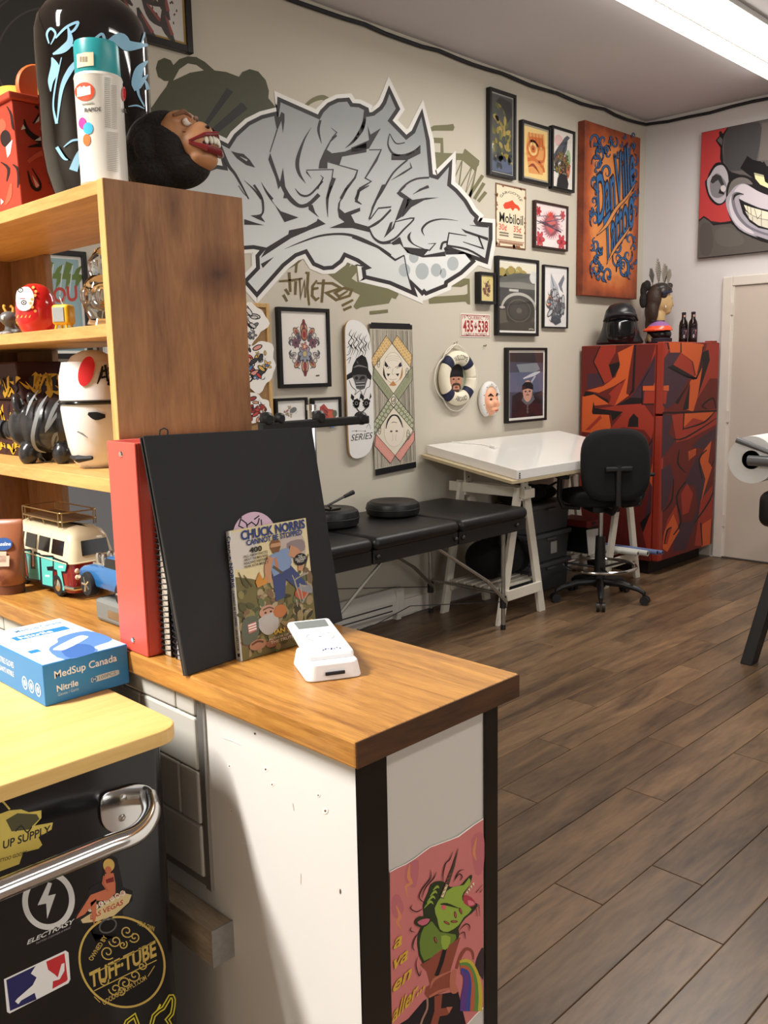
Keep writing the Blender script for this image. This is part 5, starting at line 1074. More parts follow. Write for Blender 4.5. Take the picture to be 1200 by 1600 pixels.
# ---------------- drafting desk: tilted top on two trestles
DX0, DX1 = 4.08, 5.5; yb_, yf_ = 3.68, 3.0; zb_, zf_ = 1.038, .925
sl = (zb_-zf_)/(yb_-yf_)
dk = thing('drafting_desk', ((DX0+DX1)/2, 3.35, 0), 'white-topped drafting desk with a tilted slab on white trestles against the wall', 'desk')
M_TOP = mat('white_laminate', (228, 226, 222), .12, 0, .5); M_TW = mat('white_painted_wood', (214, 208, 194), .5, 0, .4, var=.04, vscale=20)
def slab(name, x0, x1, y0, y1, t0, t1, m, bv=.002):
    z = lambda y: zf_+(y-yf_)*sl
    return hexa(name, [(x0, y0, z(y0)+t0), (x1, y0, z(y0)+t0), (x1, y1, z(y1)+t0), (x0, y1, z(y1)+t0)], [(x0, y0, z(y0)+t1), (x1, y0, z(y0)+t1), (x1, y1, z(y1)+t1), (x0, y1, z(y1)+t1)], m, dk, True, bv)
slab('top', DX0, DX1, yf_, yb_, -.055, 0, M_TOP, .003)
slab('under_board', DX0-.05, DX1+.02, yf_+.0, yb_+.005, -.075, -.0555, mat('raw_board', (182, 166, 134), .7, var=.08, vscale=25))
M_CLIP = mat('clip_steel', (60, 58, 56), .3, .9)
for k in range(3): ellipsoid('fastener', (DX0+.02, yf_-.003, zf_-.02-.012*k), (.005, .003, .005), M_CLIP, dk, True, seg=8)
def trestle(xc, label=None):
    hw0, hw1 = .21, .03; zt = .80
    for yy in (3.13, 3.56):
        for s_ in (-1, 1):
            xb = xc+s_*hw0; xt = xc+s_*hw1
            hexa('leg', [(xb-.03, yy-.012, 0), (xb+.03, yy-.012, 0), (xb+.03, yy+.012, 0), (xb-.03, yy+.012, 0)], [(xt-.03, yy-.012, zt), (xt+.03, yy-.012, zt), (xt+.03, yy+.012, zt), (xt-.03, yy+.012, zt)], M_TW, dk, True, .002)
        box('crossbar', (xc-.17, yy-.03, .14), (xc+.17, yy-.012, .2), M_TW, dk, True, bv=.002)
        z_top = zf_+(yy-yf_)*sl-.077
        po = box('adjusting_post', (xc-.03, yy-.026, .72), (xc+.03, yy-.0125, z_top), M_TW, dk, True, bv=.002)
        for k in range(5):
            zz = .76+k*.035
            if zz < z_top-.01:
                c_ = lathe('peg_hole', [(0, 0), (.006, 0), (.006, .0012), (0, .0012)], K(50, 44, 38), po, (xc, yy-.0275, zz), 10, True, 'y')
    for k in range(6): box('shelf_slat', (xc-.2, 3.16+k*.062, .2), (xc+.2, 3.2+k*.062, .214), M_TW, dk, True, bv=.002)
    box('beam', (xc-.04, 3.09, .74), (xc-.031, 3.66, .8), M_TW, dk, True, bv=.002); box('beam', (xc+.031, 3.09, .74), (xc+.04, 3.66, .8), M_TW, dk, True, bv=.002)
    slab('tilting_rail', xc-.03, xc+.03, 3.1, 3.64, -.1, -.0755, M_TW)
    box('rail_end', (xc-.05, 3.07, .735), (xc+.05, 3.1, .79), M_TW, dk, True, bv=.004)
trestle(4.3); trestle(5.47)
# light switch cord on the desk
zt_ = lambda x, y: zf_+(y-yf_)*sl
swp = P(745, 700, 'z', .99)
sw = thing('cord_switch', (4.45, 3.45, zt_(0, 3.45)), 'small white inline cord switch lying on the white desk top', 'switch')
hexa('switch_body', [(4.43, 3.43, zt_(0, 3.43)), (4.46, 3.43, zt_(0, 3.43)), (4.46, 3.475, zt_(0, 3.475)), (4.43, 3.475, zt_(0, 3.475))], [(4.432, 3.432, zt_(0, 3.43)+.018), (4.458, 3.432, zt_(0, 3.43)+.018), (4.458, 3.473, zt_(0, 3.473)+.018), (4.432, 3.473, zt_(0, 3.473)+.018)], M_WHITE, sw, True, .004)
tube('cord', [(4.445, 3.475, zt_(0, 3.475)+.006), (4.44, 3.55, zt_(0, 3.55)+.004), (4.36, 3.62, zt_(0, 3.62)+.004), (4.3, 3.67, zt_(0, 3.67)+.004)], .003, M_WHITE, sw, True, 8)
# ---------------- stacked storage bins
M_BIN = mat('charcoal_bin', (66, 68, 72), .55, var=.05, vscale=8); M_BIN2 = mat('charcoal_lid', (78, 80, 84), .5)
for k in range(3):
    z0 = k*.2; lab = ('charcoal storage bin on the floor under the desk, lowest of the stack', 'charcoal storage bin with a white label, middle of the stack', 'charcoal lidded storage bin, topmost of the stack under the desk')[k]
    sb = thing('storage_bin', (4.98, 3.5, z0), lab, 'storage bin', 'storage bins under the desk')
    hexa('body', [(4.76, 3.4, z0+.001), (5.2, 3.4, z0+.001), (5.2, 3.67, z0+.001), (4.76, 3.67, z0+.001)], [(4.75, 3.39, z0+.17), (5.21, 3.39, z0+.17), (5.21, 3.68, z0+.17), (4.75, 3.68, z0+.17)], M_BIN, sb, True, .008)
    box('lid', (4.735, 3.375, z0+.168), (5.225, 3.685, z0+.199), M_BIN2, sb, True, bv=.008)
    box('handle', (4.93, 3.37, z0+.15), (5.03, 3.39, z0+.165), M_BIN2, sb, True, bv=.003)
    if k == 1: box('paper_label', (4.99, 3.388, z0+.05), (5.06, 3.392, z0+.13), K(170, 168, 164), sb, True)
bg = thing('black_bag', (4.98, 3.53, .6), 'slack black bag lying on the storage bins under the desk', 'bag')
organic('bag', [((4.9, 3.53, .66), (.16, .12, .062)), ((5.08, 3.54, .65), (.12, .11, .052)), ((4.76, 3.55, .645), (.08, .1, .046))], M_FAB, .012, bg, True, 4)
tube('handle', [(5.02, 3.45, .69), (5.08, 3.42, .72), (5.16, 3.43, .72), (5.18, 3.47, .68)], .008, M_BLACKP, bg, True)
# black duffel on the floor under the desk
df = thing('duffel_bag', (4.35, 3.35, .215), 'black duffel bag on the trestle shelf between the massage table and bins', 'bag')
organic('bag', [((4.35, 3.345, .345), (.18, .155, .13)), ((4.24, 3.345, .34), (.11, .15, .124)), ((4.48, 3.345, .335), (.11, .145, .12))], M_FAB, .014, df, True, 6)
for yy in (3.28, 3.41): tube('strap', [(4.25, yy-.02, .44), (4.3, yy, .49), (4.42, yy, .49), (4.47, yy-.02, .43)], .01, M_BLACKP, df, True, 8)
# ---------------- papers by the second trestle
cr = thing('black_crate', (5.33, 3.5, 0), 'low black crate of papers under the right end of the desk', 'crate')
hexa('crate', [(5.28, 3.29, .216), (5.385, 3.29, .216), (5.385, 3.51, .216), (5.28, 3.51, .216)], [(5.27, 3.28, .4), (5.39, 3.28, .4), (5.39, 3.52, .4), (5.27, 3.52, .4)], M_BLACKP, cr, True, .006)
rb = thing('red_case', (5.33, 3.55, .4), 'flat dark red case lying on the black crate under the desk', 'case')
box('case', (5.24, 3.27, .402), (5.43, 3.52, .45), K(120, 40, 34), rb, True, bv=.006); box('clasp', (5.31, 3.264, .415), (5.35, 3.27, .435), M_CLIP, rb, True, bv=.002)
pap = mat('drawing_paper', (206, 204, 198), .8, var=.05, vscale=12)
M_BLUEP = mat('blueprint_paper', (96, 110, 150), .7)
for i, (x, z, yy, r, m, lab) in enumerate(((5.42, .234, 2.98, .017, pap, 'white paper roll lowest on the trestle shelf beside the chair'), (5.46, .236, 2.93, .019, pap, 'thick white paper roll poking out of the trestle shelf'), (5.497, .232, 2.96, .015, pap, 'thin white paper roll poking out between the trestle legs'), (5.535, .233, 2.9, .016, M_BLUEP, 'blue paper roll sticking out beyond the trestle toward the fridge'), (5.572, .231, 2.88, .014, M_BLUEP, 'slim blue paper roll nearest the fridge side'))):
    o = thing('paper_roll', (x, yy, z-r), lab, 'paper roll', 'rolled drawings on the trestle shelf')
    lathe('roll', [(r*.6, .0), (r, 0), (r, .46), (r*.6, .46), (r*.6, .0)], m, o, (x, yy, z), 18, True, 'y')
    lathe('core', [(0, .02), (r*.58, .02), (r*.58, .44), (0, .44)], K(70, 68, 66), o, (x, yy, z), 14, True, 'y')
sh = thing('drawing_sheet', (5.37, 3.42, .216), 'creased drawing sheet leaning on the black crate', 'paper')
hexa('sheet', [(5.23, 3.245, .217), (5.4, 3.245, .217), (5.4, 3.246, .217), (5.23, 3.246, .217)], [(5.235, 3.27, .39), (5.395, 3.272, .38), (5.395, 3.273, .38), (5.235, 3.271, .39)], pap, sh, True)
# ---------------- swivel drafting chair
cc = Vector((4.97, 3.0, 0)); rz_ = math.atan2(.78, .62)-PI/2   # faces along local +y
ch = thing('office_chair', cc, 'black swivel drafting chair with a chrome foot ring on five casters', 'chair', rz=rz_)
for k in range(5):
    a_ = 2*PI*k/5+.62; d = Vector((math.cos(a_), math.sin(a_), 0))
    tube('base_arm', [d*.03+Vector((0, 0, .125)), d*.15+Vector((0, 0, .12)), d*.25+Vector((0, 0, .095)), d*.285+Vector((0, 0, .075))], [.026, .022, .017, .014], M_BLACKP, ch)
    cs = tube('caster', [d*.285+Vector((0, 0, .085)), d*.285+Vector((0, 0, .05))], .011, M_BLACKP, ch, seg=8)
    n_ = Vector((-d.y, d.x, 0))
    for s_ in (-1, 1):
        bm = bmesh.new(); add_tube(bm, [d*.292+n_*s_*.008+Vector((0, 0, .029)), d*.292+n_*s_*.026+Vector((0, 0, .029))], .0285, 18); wobj = bmobj('wheel', bm, M_BLACKP, cs, False, True); autosmooth(wobj)
lathe('column', [(0, .09), (.038, .09), (.036, .2), (.032, .35), (.03, .42), (0, .42)], M_BLACKP, ch, seg=20); lathe('gas_lift', [(0, .42), (.0145, .42), (.0145, .6), (0, .6)], M_CHROME, ch, seg=16)
pts = [(.225*math.cos(2*PI*k/40), .225*math.sin(2*PI*k/40), .225) for k in range(41)]
tube('foot_ring', pts, .0105, M_CHROME, ch, seg=10)
for k in range(3): a_ = 2*PI*k/3+.4; tube('ring_spoke', [(.035*math.cos(a_), .035*math.sin(a_), .215), (.222*math.cos(a_), .222*math.sin(a_), .225)], .008, M_BLACKP, ch, seg=8)
box('mechanism', (-.09, -.1, .585), (.09, .1, .63), M_BLACKP, ch, bv=.01)
def cushion(name, w_, d_, t_, loc, rot, m, parent, round_=.5):
    bm = bmesh.new(); n_ = 40; rings = []
    for z, k in ((-.5, .8), (-.45, .93), (-.2, 1), (.2, 1), (.4, .95), (.5, .82)):
        ring = []
        for i in range(n_):
            a_ = 2*PI*i/n_; c_, s_ = math.cos(a_), math.sin(a_); e = round_
            ring.append(bm.verts.new((w_/2*k*abs(c_)**e*(1 if c_ > 0 else -1), d_/2*k*abs(s_)**e*(1 if s_ > 0 else -1), z*t_)))
        rings.append(ring)
    for p, q_ in zip(rings, rings[1:]):
        for i in range(n_): bm.faces.new((p[i], p[(i+1) % n_], q_[(i+1) % n_], q_[i]))
    bm.faces.new(rings[0][::-1]); bm.faces.new(rings[-1])
    bmesh.ops.transform(bm, matrix=Matrix.Translation(loc) @ Euler(rot).to_matrix().to_4x4(), verts=bm.verts)
    o = bmobj(name, bm, m, parent, False, True); return o
cushion('seat', .46, .44, .085, (0, .02, .675), (0, 0, 0), M_FAB, ch, .55)
cushion('backrest', .43, .44, .07, (0, -.23, .9), (math.radians(84), 0, 0), M_FAB, ch, .62)
box('back_plate', (-.085, -.3, .865), (.085, -.272, .895), M_BLACKP, ch, bv=.008)
tube('back_bar', [(0, -.06, .6), (0, -.2, .6), (0, -.285, .66), (0, -.285, .9)], .018, M_BLACKP, ch)
for s_ in (-1, 1):
    tube('armrest_post', [(s_*.14, .0, .61), (s_*.25, .0, .62), (s_*.275, .0, .68), (s_*.275, -.01, .805)], .017, M_BLACKP, ch)
    box('arm_pad', (s_*.275-.035, -.11, .805), (s_*.275+.035, .12, .828), M_BLACKP, ch, bv=.01)
# ---------------- folding massage table
TX0, TX1, TY0, TY1, TZ0, TZ1 = 2.3, 4.2, 3.0, 3.66, .605, .705
mt = thing('massage_table', ((TX0+TX1)/2, (TY0+TY1)/2, 0), 'black padded folding massage table on adjustable metal legs beside the wall', 'massage table')
bx = (TX0, 2.95, 3.59, TX1)
for i in range(3):
    o = box('pad', (bx[i]+.002, TY0, TZ0+.03), (bx[i+1]-.002, TY1, TZ1), M_VINYL, mt, True, bv=.035, seg=5); autosmooth(o)
    box('rail', (bx[i]+.006, TY0+.02, TZ0-.035), (bx[i+1]-.006, TY1-.02, TZ0+.035), mat('dark_rail', (26, 25, 26), .5), mt, True, bv=.004)
for x_ in (3.56, 3.62, 4.1, 2.98): ellipsoid('rail_knob', (x_, TY0+.012, TZ0+.002), (.013, .012, .013), M_BLACKP, mt, True, seg=12)
M_ALU = mat('aluminium', (168, 166, 160), .35, .9)
for x_, xb in ((4.03, 4.03), (2.46, 2.46)):
    for y_ in (3.06, 3.62):
        lg = tube('leg', [(x_, y_, TZ0-.02), (xb, y_, .012)], .0125, M_ALU, mt, True)
        tube('clamp', [(xb, y_, .13), (xb, y_, .2)], .02, M_BLACKP, lg, True); tube('foot', [(xb, y_, 0), (xb, y_, .03)], .015, M_BLACKP, lg, True)
for y_ in (3.06, 3.62):
    tube('brace', [(4.03, y_-.022, .17), (3.86, y_-.022, .32)], .011, M_ALU, mt, True); tube('brace', [(3.86, y_-.022, .32), (3.42, y_-.022, .585)], .009, M_ALU, mt, True)
    tube('brace', [(2.46, y_-.022, .17), (3.05, y_-.022, .585)], .009, M_ALU, mt, True); tube('cable', [(4.03, y_, .165), (3.25, y_, .3), (2.46, y_, .165)], .0025, M_BLACKP, mt, True, 6)
tube('leg_crossbar', [(4.03, 3.06, .21), (4.03, 3.62, .21)], .009, M_ALU, mt, True); tube('leg_crossbar', [(2.46, 3.06, .21), (2.46, 3.62, .21)], .009, M_ALU, mt, True)
def bolster(x, y, r, hgt, label):
    o = thing('round_cushion', (x, y, TZ1), label, 'cushion', 'round cushions on the massage table')
    p = lathe('cushion', [(0, .002), (r*.86, .002), (r*.97, .012), (r, hgt*.35), (r, hgt*.65), (r*.96, hgt-.014), (r*.84, hgt-.002), (r*.5, hgt-.004), (0, hgt-.008)], M_VINYL, o, seg=36)
    tube('piping', [(r*1.0*math.cos(2*PI*k/36), r*1.0*math.sin(2*PI*k/36), hgt*.5) for k in range(37)], .004, M_VINYL, o, seg=6)
b1 = P(614, 805, 'z', TZ1); bolster(b1.x, b1.y, .148, .085, 'flat round black vinyl cushion on the middle of the massage table')
b2 = P(517, 822, 'z', TZ1); bolster(b2.x, b2.y, .148, .095, 'round black vinyl cushion on the massage table, half behind the black portfolio')
lv = thing('hand_lever', (b2.x, b2.y, TZ1+.095), 'thin black lever with a padded grip resting on the half-hidden round cushion', 'lever')
q0 = P(512, 790, 'y', b2.y-.05); q1 = P(538, 776, 'y', b2.y-.05); q2 = P(552, 769, 'y', b2.y-.05)
tube('rod', [(b2.x-.02, b2.y-.03, TZ1+.098), tuple(q0), tuple(q1)], .006, M_BLACKP, lv, True); tube('grip', [tuple(q1), tuple(q2)], [.009, .0125], M_BLACKP, lv, True)
box('clamp_plate', (b2.x-.05, b2.y-.06, TZ1+.0905), (b2.x+.02, b2.y+.0, TZ1+.1), M_CLIP, lv, True, bv=.003)
# ---------------- equipment stand whose arm shows above the portfolio
sy = 2.1; pc = P(487, 655, 'y', sy)
es = thing('equipment_stand', (pc.x, sy, 0), 'floor stand with a chrome pole and black bar of round knobs behind the portfolio', 'stand')
lathe('base', [(0, 0), (.19, 0), (.19, .012), (.15, .022), (.03, .03), (0, .03)], M_BLACKP, es, (0, 0, 0), 36)
tube('pole', [(0, 0, .02), (0, 0, pc.z+.03)], .0125, M_CHROME, es); lathe('pole_cap', [(0, 0), (.015, 0), (.015, .016), (0, .018)], M_CHROME, es, (0, 0, pc.z+.028), 16)
e0 = P(398, 668, 'y', sy)-Vector((pc.x, sy, 0)); e1 = P(566, 661, 'y', sy)-Vector((pc.x, sy, 0))
box('bar', (e0.x, -.035, e0.z-.012), (e1.x, -.012, e0.z+.014), M_BLACKP, es, bv=.004)
for kx, ky, r in ((418, 655, .021), (500, 652, .021), (566, 654, .02), (438, 654, .017)):
    k_ = P(kx, ky, 'y', sy-.03)-Vector((pc.x, sy, 0)); kn = lathe('knob', [(0, 0), (r*.6, 0), (r, .008), (r, .02), (r*.7, .03), (0, .032)], M_BLACKP, es, (k_.x, -.04, k_.z), 18, False, 'y'); kn.scale = (1, 1, 1)
# ---------------- treatment bed at the right edge of the view, with its paper roll
bl = P(1180, 1040, 'z', 0)
tb = thing('treatment_bed', (bl.x+.3, bl.y-.6, 0), 'black treatment bed with slanted legs and a grey paper roll bracket', 'bed')
y_in = bl.y+.07
for yy in (y_in, y_in-1.05):
    hexa('leg', [(bl.x-.02, yy-.06, 0), (bl.x+.06, yy-.06, 0), (bl.x+.06, yy, 0), (bl.x-.02, yy, 0)], [(bl.x+.12, yy-.16, .62), (bl.x+.2, yy-.16, .62), (bl.x+.2, yy-.1, .62), (bl.x+.12, yy-.1, .62)], M_BLACKP, tb, True, .004)
    hexa('leg', [(bl.x+1.25, yy-.06, 0), (bl.x+1.33, yy-.06, 0), (bl.x+1.33, yy, 0), (bl.x+1.25, yy, 0)], [(bl.x+1.1, yy-.16, .62), (bl.x+1.18, yy-.16, .62), (bl.x+1.18, yy-.1, .62), (bl.x+1.1, yy-.1, .62)], M_BLACKP, tb, True, .004)
box('bed_frame', (bl.x+.1, y_in-1.25, .6), (bl.x+1.25, y_in-.1, .68), M_BLACKP, tb, True, bv=.006)
rc = P(1171, 719, 'x', 4.42)
pd = P(1190, 792, 'x', 4.42)
o = box('mattress', (4.4, y_in-1.3, .69), (bl.x+1.9, pd.y+.02, pd.z+.08), M_VINYL, tb, True, bv=.05, seg=5); autosmooth(o)
M_GREYM = mat('grey_bracket', (104, 104, 106), .4, .3)
tube('roll_arm', [(4.41, rc.y+.0, rc.z), (4.41, rc.y-.6, rc.z)], .026, M_GREYM, tb, True, 14)
tube('roll_lever', [(4.405, rc.y+.06, rc.z+.1), (4.405, rc.y-.1, rc.z+.045), (4.405, rc.y-.2, rc.z-.01)], [.016, .011, .011], M_GREYM, tb, True, 10)
tube('roll_bracket', [(4.41, rc.y-.58, rc.z), (4.45, rc.y-.6, .7)], .02, M_GREYM, tb, True, 10)
pr = thing('paper_towel_roll', (4.5, rc.y, rc.z-.118), 'white paper roll on the grey bracket of the treatment bed', 'paper roll')
R_ = .118
lathe('paper', [(.047, 0), (R_, 0), (R_, .26), (.047, .26), (.047, 0)], mat('white_paper', (224, 222, 220), .8), pr, (4.44, rc.y, rc.z), 40, True, 'x')
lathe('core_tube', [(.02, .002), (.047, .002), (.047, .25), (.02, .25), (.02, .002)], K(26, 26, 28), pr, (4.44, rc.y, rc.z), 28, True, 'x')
# ================================================================== COUNTER, SHELF UNIT, SMALL FRIDGE
ZT = 1.08
M_CT = wood('stained_pine_top', (142, 92, 40), (200, 144, 70), 'y', 5, .33, 12, dark=(92, 54, 22), spec=.5, bump=.12, coat=.25)
M_PANEL = mat('white_panel_paint', (226, 224, 220), .5, 0, .4, var=.02, vscale=4); M_ENDP = mat('greige_end_panel', (196, 190, 180), .6); M_BTRIM = mat('black_gloss_trim', (14, 13, 14), .15)
ct = thing('counter', (.815, 1.5, 0), 'narrow white counter with a stained pine top and black corner trims', 'counter')
CX0, CX1, CY0, CY1 = .681, .948, .732, 2.3
box('top', (.661, .712, ZT-.034), (.974, 2.32, ZT), M_CT, ct, True, bv=.003)
box('end_grain', (.662, .7105, ZT-.033), (.973, .7119, ZT-.001), wood('dark_end_grain', (52, 31, 15), (82, 50, 24), 'x', 6, .5, 9, dark=(34, 20, 11)), ct, True)
box('body', (CX0+.002, CY0+.002, 0), (CX1, CY1, ZT-.0345), M_ENDP, ct, True)
box('side_panel', (CX0, CY0+.002, 0), (CX0+.0018, 1.05, ZT-.035), M_PANEL, ct, True)
box('corner_trim', (CX0-.0015, CY0-.002, 0), (P(607, 1400, 'y', CY0).x, CY0+.0018, ZT-.035), M_BTRIM, ct, True, bv=.0008)
box('corner_trim', (P(757, 1350, 'y', CY0).x, CY0-.002, 0), (CX1+.002, CY0+.0018, ZT-.035), M_BTRIM, ct, True, bv=.0008)
box('corner_trim', (CX1-.0005, CY0-.0015, 0), (CX1+.002, CY0+.03, ZT-.035), M_BTRIM, ct, True)
# tiles on the long side
box('tile_trim', (CX0-.006, 1.046, .745), (CX0+.0018, 1.06, ZT-.036), mat('aluminium_trim', (176, 174, 170), .35, .7), ct, True, bv=.001)
box('grout', (CX0-.0015, 1.06, .745), (CX0+.0019, 2.3, ZT-.036), mat('grey_grout', (150, 147, 140), .9), ct, True)
M_TILE = mat('grey_white_tile', (206, 203, 194), .12, 0, .5)
rows = [(1.013, ZT-.037, 1), (.93, 1.011, 0), (.846, .928, 1), (.762, .844, 0)]
for z0, z1, off in rows:
    y = 1.0615; first = True
    while y < 2.29:
        y1 = min(2.298, y+(.05 if off and first else .152)); first = False
        o = box('tile', (CX0-.009, y, z0), (CX0-.0014, y1-.002, z1), M_TILE, ct, True, bv=.0035); y = y1
box('lower_panel', (CX0, 1.05, 0), (CX0+.0018, 2.3, .745), M_PANEL, ct, True)
# nail holes and scuffs on the white panel
A = Art(on_plane('x', CX0), 4e-5, 1.5e-4).z(230, 1060, 2.9641)
for x, y, r in ((380, 405, 9), (548, 420, 12), (578, 490, 10), (792, 540, 10), (825, 612, 14), (390, 612, 7)): A.ell(x, y, r, r*1.1, (240, 238, 232)); A.ell(x+1, y+1, r*.35, r*.4, (110, 80, 60))
A.ell(500, 255, 4, 5, (90, 74, 64)); A.ell(895, 985, 3, 12, (110, 96, 84)); A.line([(355, 275), (400, 290), (430, 305)], 3, (246, 245, 240)); A.line([(440, 760), (480, 770)], 3, (244, 243, 238)); A.line([(675, 575), (680, 610)], 2, (196, 192, 184)); A.line([(712, 900), (712, 950)], 2, (200, 196, 188))
A.build('scuff_marks', ct)
# ---------------- torn poster on the counter end
A = Art(on_plane('y', CY0), 4e-5, 1.5e-4).z(600, 1270, 4.848)
ps = thing('poster', (.8, CY0, .4), 'torn pink poster of a green unicorn head in a meat grinder, on the counter end', 'poster')
PK = (196, 116, 112); xl, xr = 44, 752
def inside(p): return (max(xl, min(xr, p[0])), p[1])
A.poly([(44, 445), (95, 415), (160, 388), (230, 345), (300, 290), (350, 255), (500, 200), (560, 175), (620, 130), (690, 80), (752, 42), (752, 1480), (690, 1540), (600, 1640), (600, 2300), (52, 2300)], (240, 234, 226)); A.poly([(44, 452), (100, 420), (165, 392), (235, 349), (305, 295), (352, 262), (500, 208), (565, 183), (622, 140), (692, 88), (752, 50), (752, 1470), (690, 1530), (600, 1630), (600, 2300), (52, 2300)], PK)
for p in ([(60, 640), (110, 620), (150, 720), (110, 800), (60, 760)], [(660, 200), (752, 160), (752, 420), (690, 460)], [(170, 400), (260, 360), (240, 560), (160, 520)]): A.poly(p, (182, 104, 108), 3)
for L_ in ([(195, 390), (185, 480), (205, 530), (165, 560), (180, 640)], [(90, 700), (120, 780), (100, 830), (140, 890)], [(700, 190), (680, 300), (700, 360)]): A.line(L_, [8, 26, 22, 18, 4][:len(L_)] if len(L_) == 5 else [8, 24, 20, 4][:len(L_)] if len(L_) == 4 else [6, 22, 4], (206, 132, 88), 3)
DKP = (34, 28, 30)
A.poly([(752, 1020), (700, 1100), (690, 1180), (730, 1240), (752, 1250)], (60, 46, 48), 3); A.poly([(52, 1640), (180, 1560), (300, 1420), (380, 1380), (560, 1350), (620, 1600), (600, 2300), (52, 2300)], DKP)
# grinder
GR, GR2 = (138, 72, 56), (178, 106, 84)
A.poly([(270, 1150), (360, 1090), (560, 950), (578, 940), (520, 1130), (500, 1200), (540, 1300), (490, 1340), (330, 1405), (305, 1370), (315, 1320), (345, 1300), (320, 1200)], GR); A.poly([(380, 1230), (410, 1150), (440, 1040), (480, 1010), (450, 1130), (410, 1240)], DKP); A.line([(350, 1330), (380, 1260), (500, 1200)], [4, 20, 8], GR2, 3); A.line([(340, 1395), (420, 1350), (500, 1330)], [14, 20, 16], GR2, 3)
A.poly([(380, 1390), (440, 1370), (430, 1480), (520, 1470), (480, 1530), (420, 1540), (400, 1620), (350, 1600), (380, 1500)], GR); A.poly([(470, 1470), (515, 1468), (490, 1520)], GR2); A.line([(325, 1400), (325, 1480), (290, 1560), (265, 1640)], 14, (160, 120, 104), 3)
A.line([(545, 1180), (580, 1080), (620, 1030), (665, 1050), (675, 1110)], [20, 26, 24, 20, 12], GR, 4); A.poly([(500, 1210), (545, 1190), (540, 1290), (560, 1350), (520, 1370), (495, 1330)], GR2, 2)
# rainbow
for k, cc in enumerate(((190, 168, 62), (92, 132, 66), (176, 92, 62), (58, 72, 140), (92, 58, 124))):
    d = k*30; A.line([(570+d*.1, 1130+d*.6), (640-d*.2, 1130+d*.9), (700-d*.7, 1240+d*.6), (720-d, 1380+d*.2), (715-d, 1500)], [24, 40, 44, 46, 46], cc, 4)
# unicorn
LG, MG, DGN = (142, 164, 66), (104, 126, 52), (46, 54, 32)
A.poly([(250, 1000), (260, 900), (300, 800), (290, 700), (330, 600), (350, 540), (400, 515), (450, 520), (500, 560), (570, 550), (610, 510), (650, 470), (665, 480), (640, 560), (600, 620), (620, 690), (690, 680), (705, 705), (660, 760), (610, 800), (560, 880), (560, 950), (400, 1050), (290, 1140)], DGN, 2)
A.poly([(380, 720), (440, 620), (520, 560), (600, 545), (640, 490), (650, 540), (600, 600), (590, 660), (660, 730), (600, 790), (560, 850), (480, 900), (420, 880), (400, 800)], LG, 2); A.poly([(265, 980), (300, 860), (360, 820), (420, 900), (540, 920), (520, 980), (420, 1040), (300, 1120)], MG, 2); A.poly([(430, 930), (500, 940), (480, 1020), (440, 1030)], LG, 2)
for k in range(4): A.line([(300+k*22, 720-k*45), (345+k*18, 670-k*38), (370+k*14, 690-k*40)], [4, 18, 4], LG, 3)
A.poly([(600, 620), (660, 640), (690, 690), (650, 710), (600, 680)], (168, 62, 74), 2); A.poly([(630, 660), (670, 670), (680, 692), (640, 700)], (212, 118, 130), 2)
for k in range(4): A.poly([(615+k*16, 600-k*22), (630+k*16, 588-k*22), (632+k*15, 612-k*20)], (216, 214, 170))
A.ell(447, 712, 17, 20, (206, 92, 104)); A.line([(420, 690), (470, 690), (560, 720)], [4, 20, 4], DGN, 3)
for x, y, a_ in ((470, 830, .5), (535, 770, 1.4), (575, 740, 1.2), (385, 960, 1.2), (525, 820, 0)): A.ell(x, y, 26, 9, (60, 40, 34), a_); A.ell(x, y, 20, 5, (176, 84, 76), a_)
A.poly([(225, 820), (260, 780), (350, 790), (340, 830), (290, 865), (240, 850)], DGN, 2); A.poly([(245, 825), (290, 800), (340, 800), (320, 835), (280, 850)], (190, 96, 116), 2)
A.line([(430, 640), (470, 540), (520, 400), (557, 262)], [30, 28, 18, 2], (70, 64, 54)); A.line([(432, 636), (470, 540)], [20, 16], (206, 196, 150))
for k in range(6): A.line([(424+k*11, 620-k*30), (448+k*11, 605-k*30)], 5, (160, 70, 60))
for L_ in ([(515, 290), (490, 350), (460, 380), (440, 460), (440, 520)], [(345, 425), (345, 490), (290, 560), (260, 640), (320, 690)], [(390, 440), (370, 490), (310, 560), (280, 640)], [(210, 690), (195, 720), (240, 745), (290, 720)], [(600, 425), (560, 440), (530, 500)], [(520, 520), (560, 460), (585, 480), (570, 510)], [(560, 890), (610, 840), (640, 850), (640, 890)], [(560, 920), (600, 900), (610, 950)], [(230, 900), (195, 890), (200, 860)], [(290, 870), (230, 940), (210, 1010), (225, 1040)], [(250, 1080), (235, 1150), (260, 1230), (275, 1190)], [(690, 720), (700, 780)], [(710, 690), (720, 780)], [(690, 600), (740, 540)], [(720, 600), (740, 570)]): A.line(L_, [2]+[7]*(len(L_)-2)+[3] if len(L_) > 2 else [5, 2], DKP, 4)
YL = (206, 166, 62)
A.text('a', (64, 1030), (128, 990), (10, -110), YL, .02, .2); A.text('va', (58, 1190), (172, 1100), (12, -110), YL, .02, .2); A.text('en', (58, 1360), (196, 1240), (12, -110), YL, .02, .2); A.text('aller...', (52, 1590), (300, 1320), (14, -120), YL, .02, .2)
A.build('print', ps)
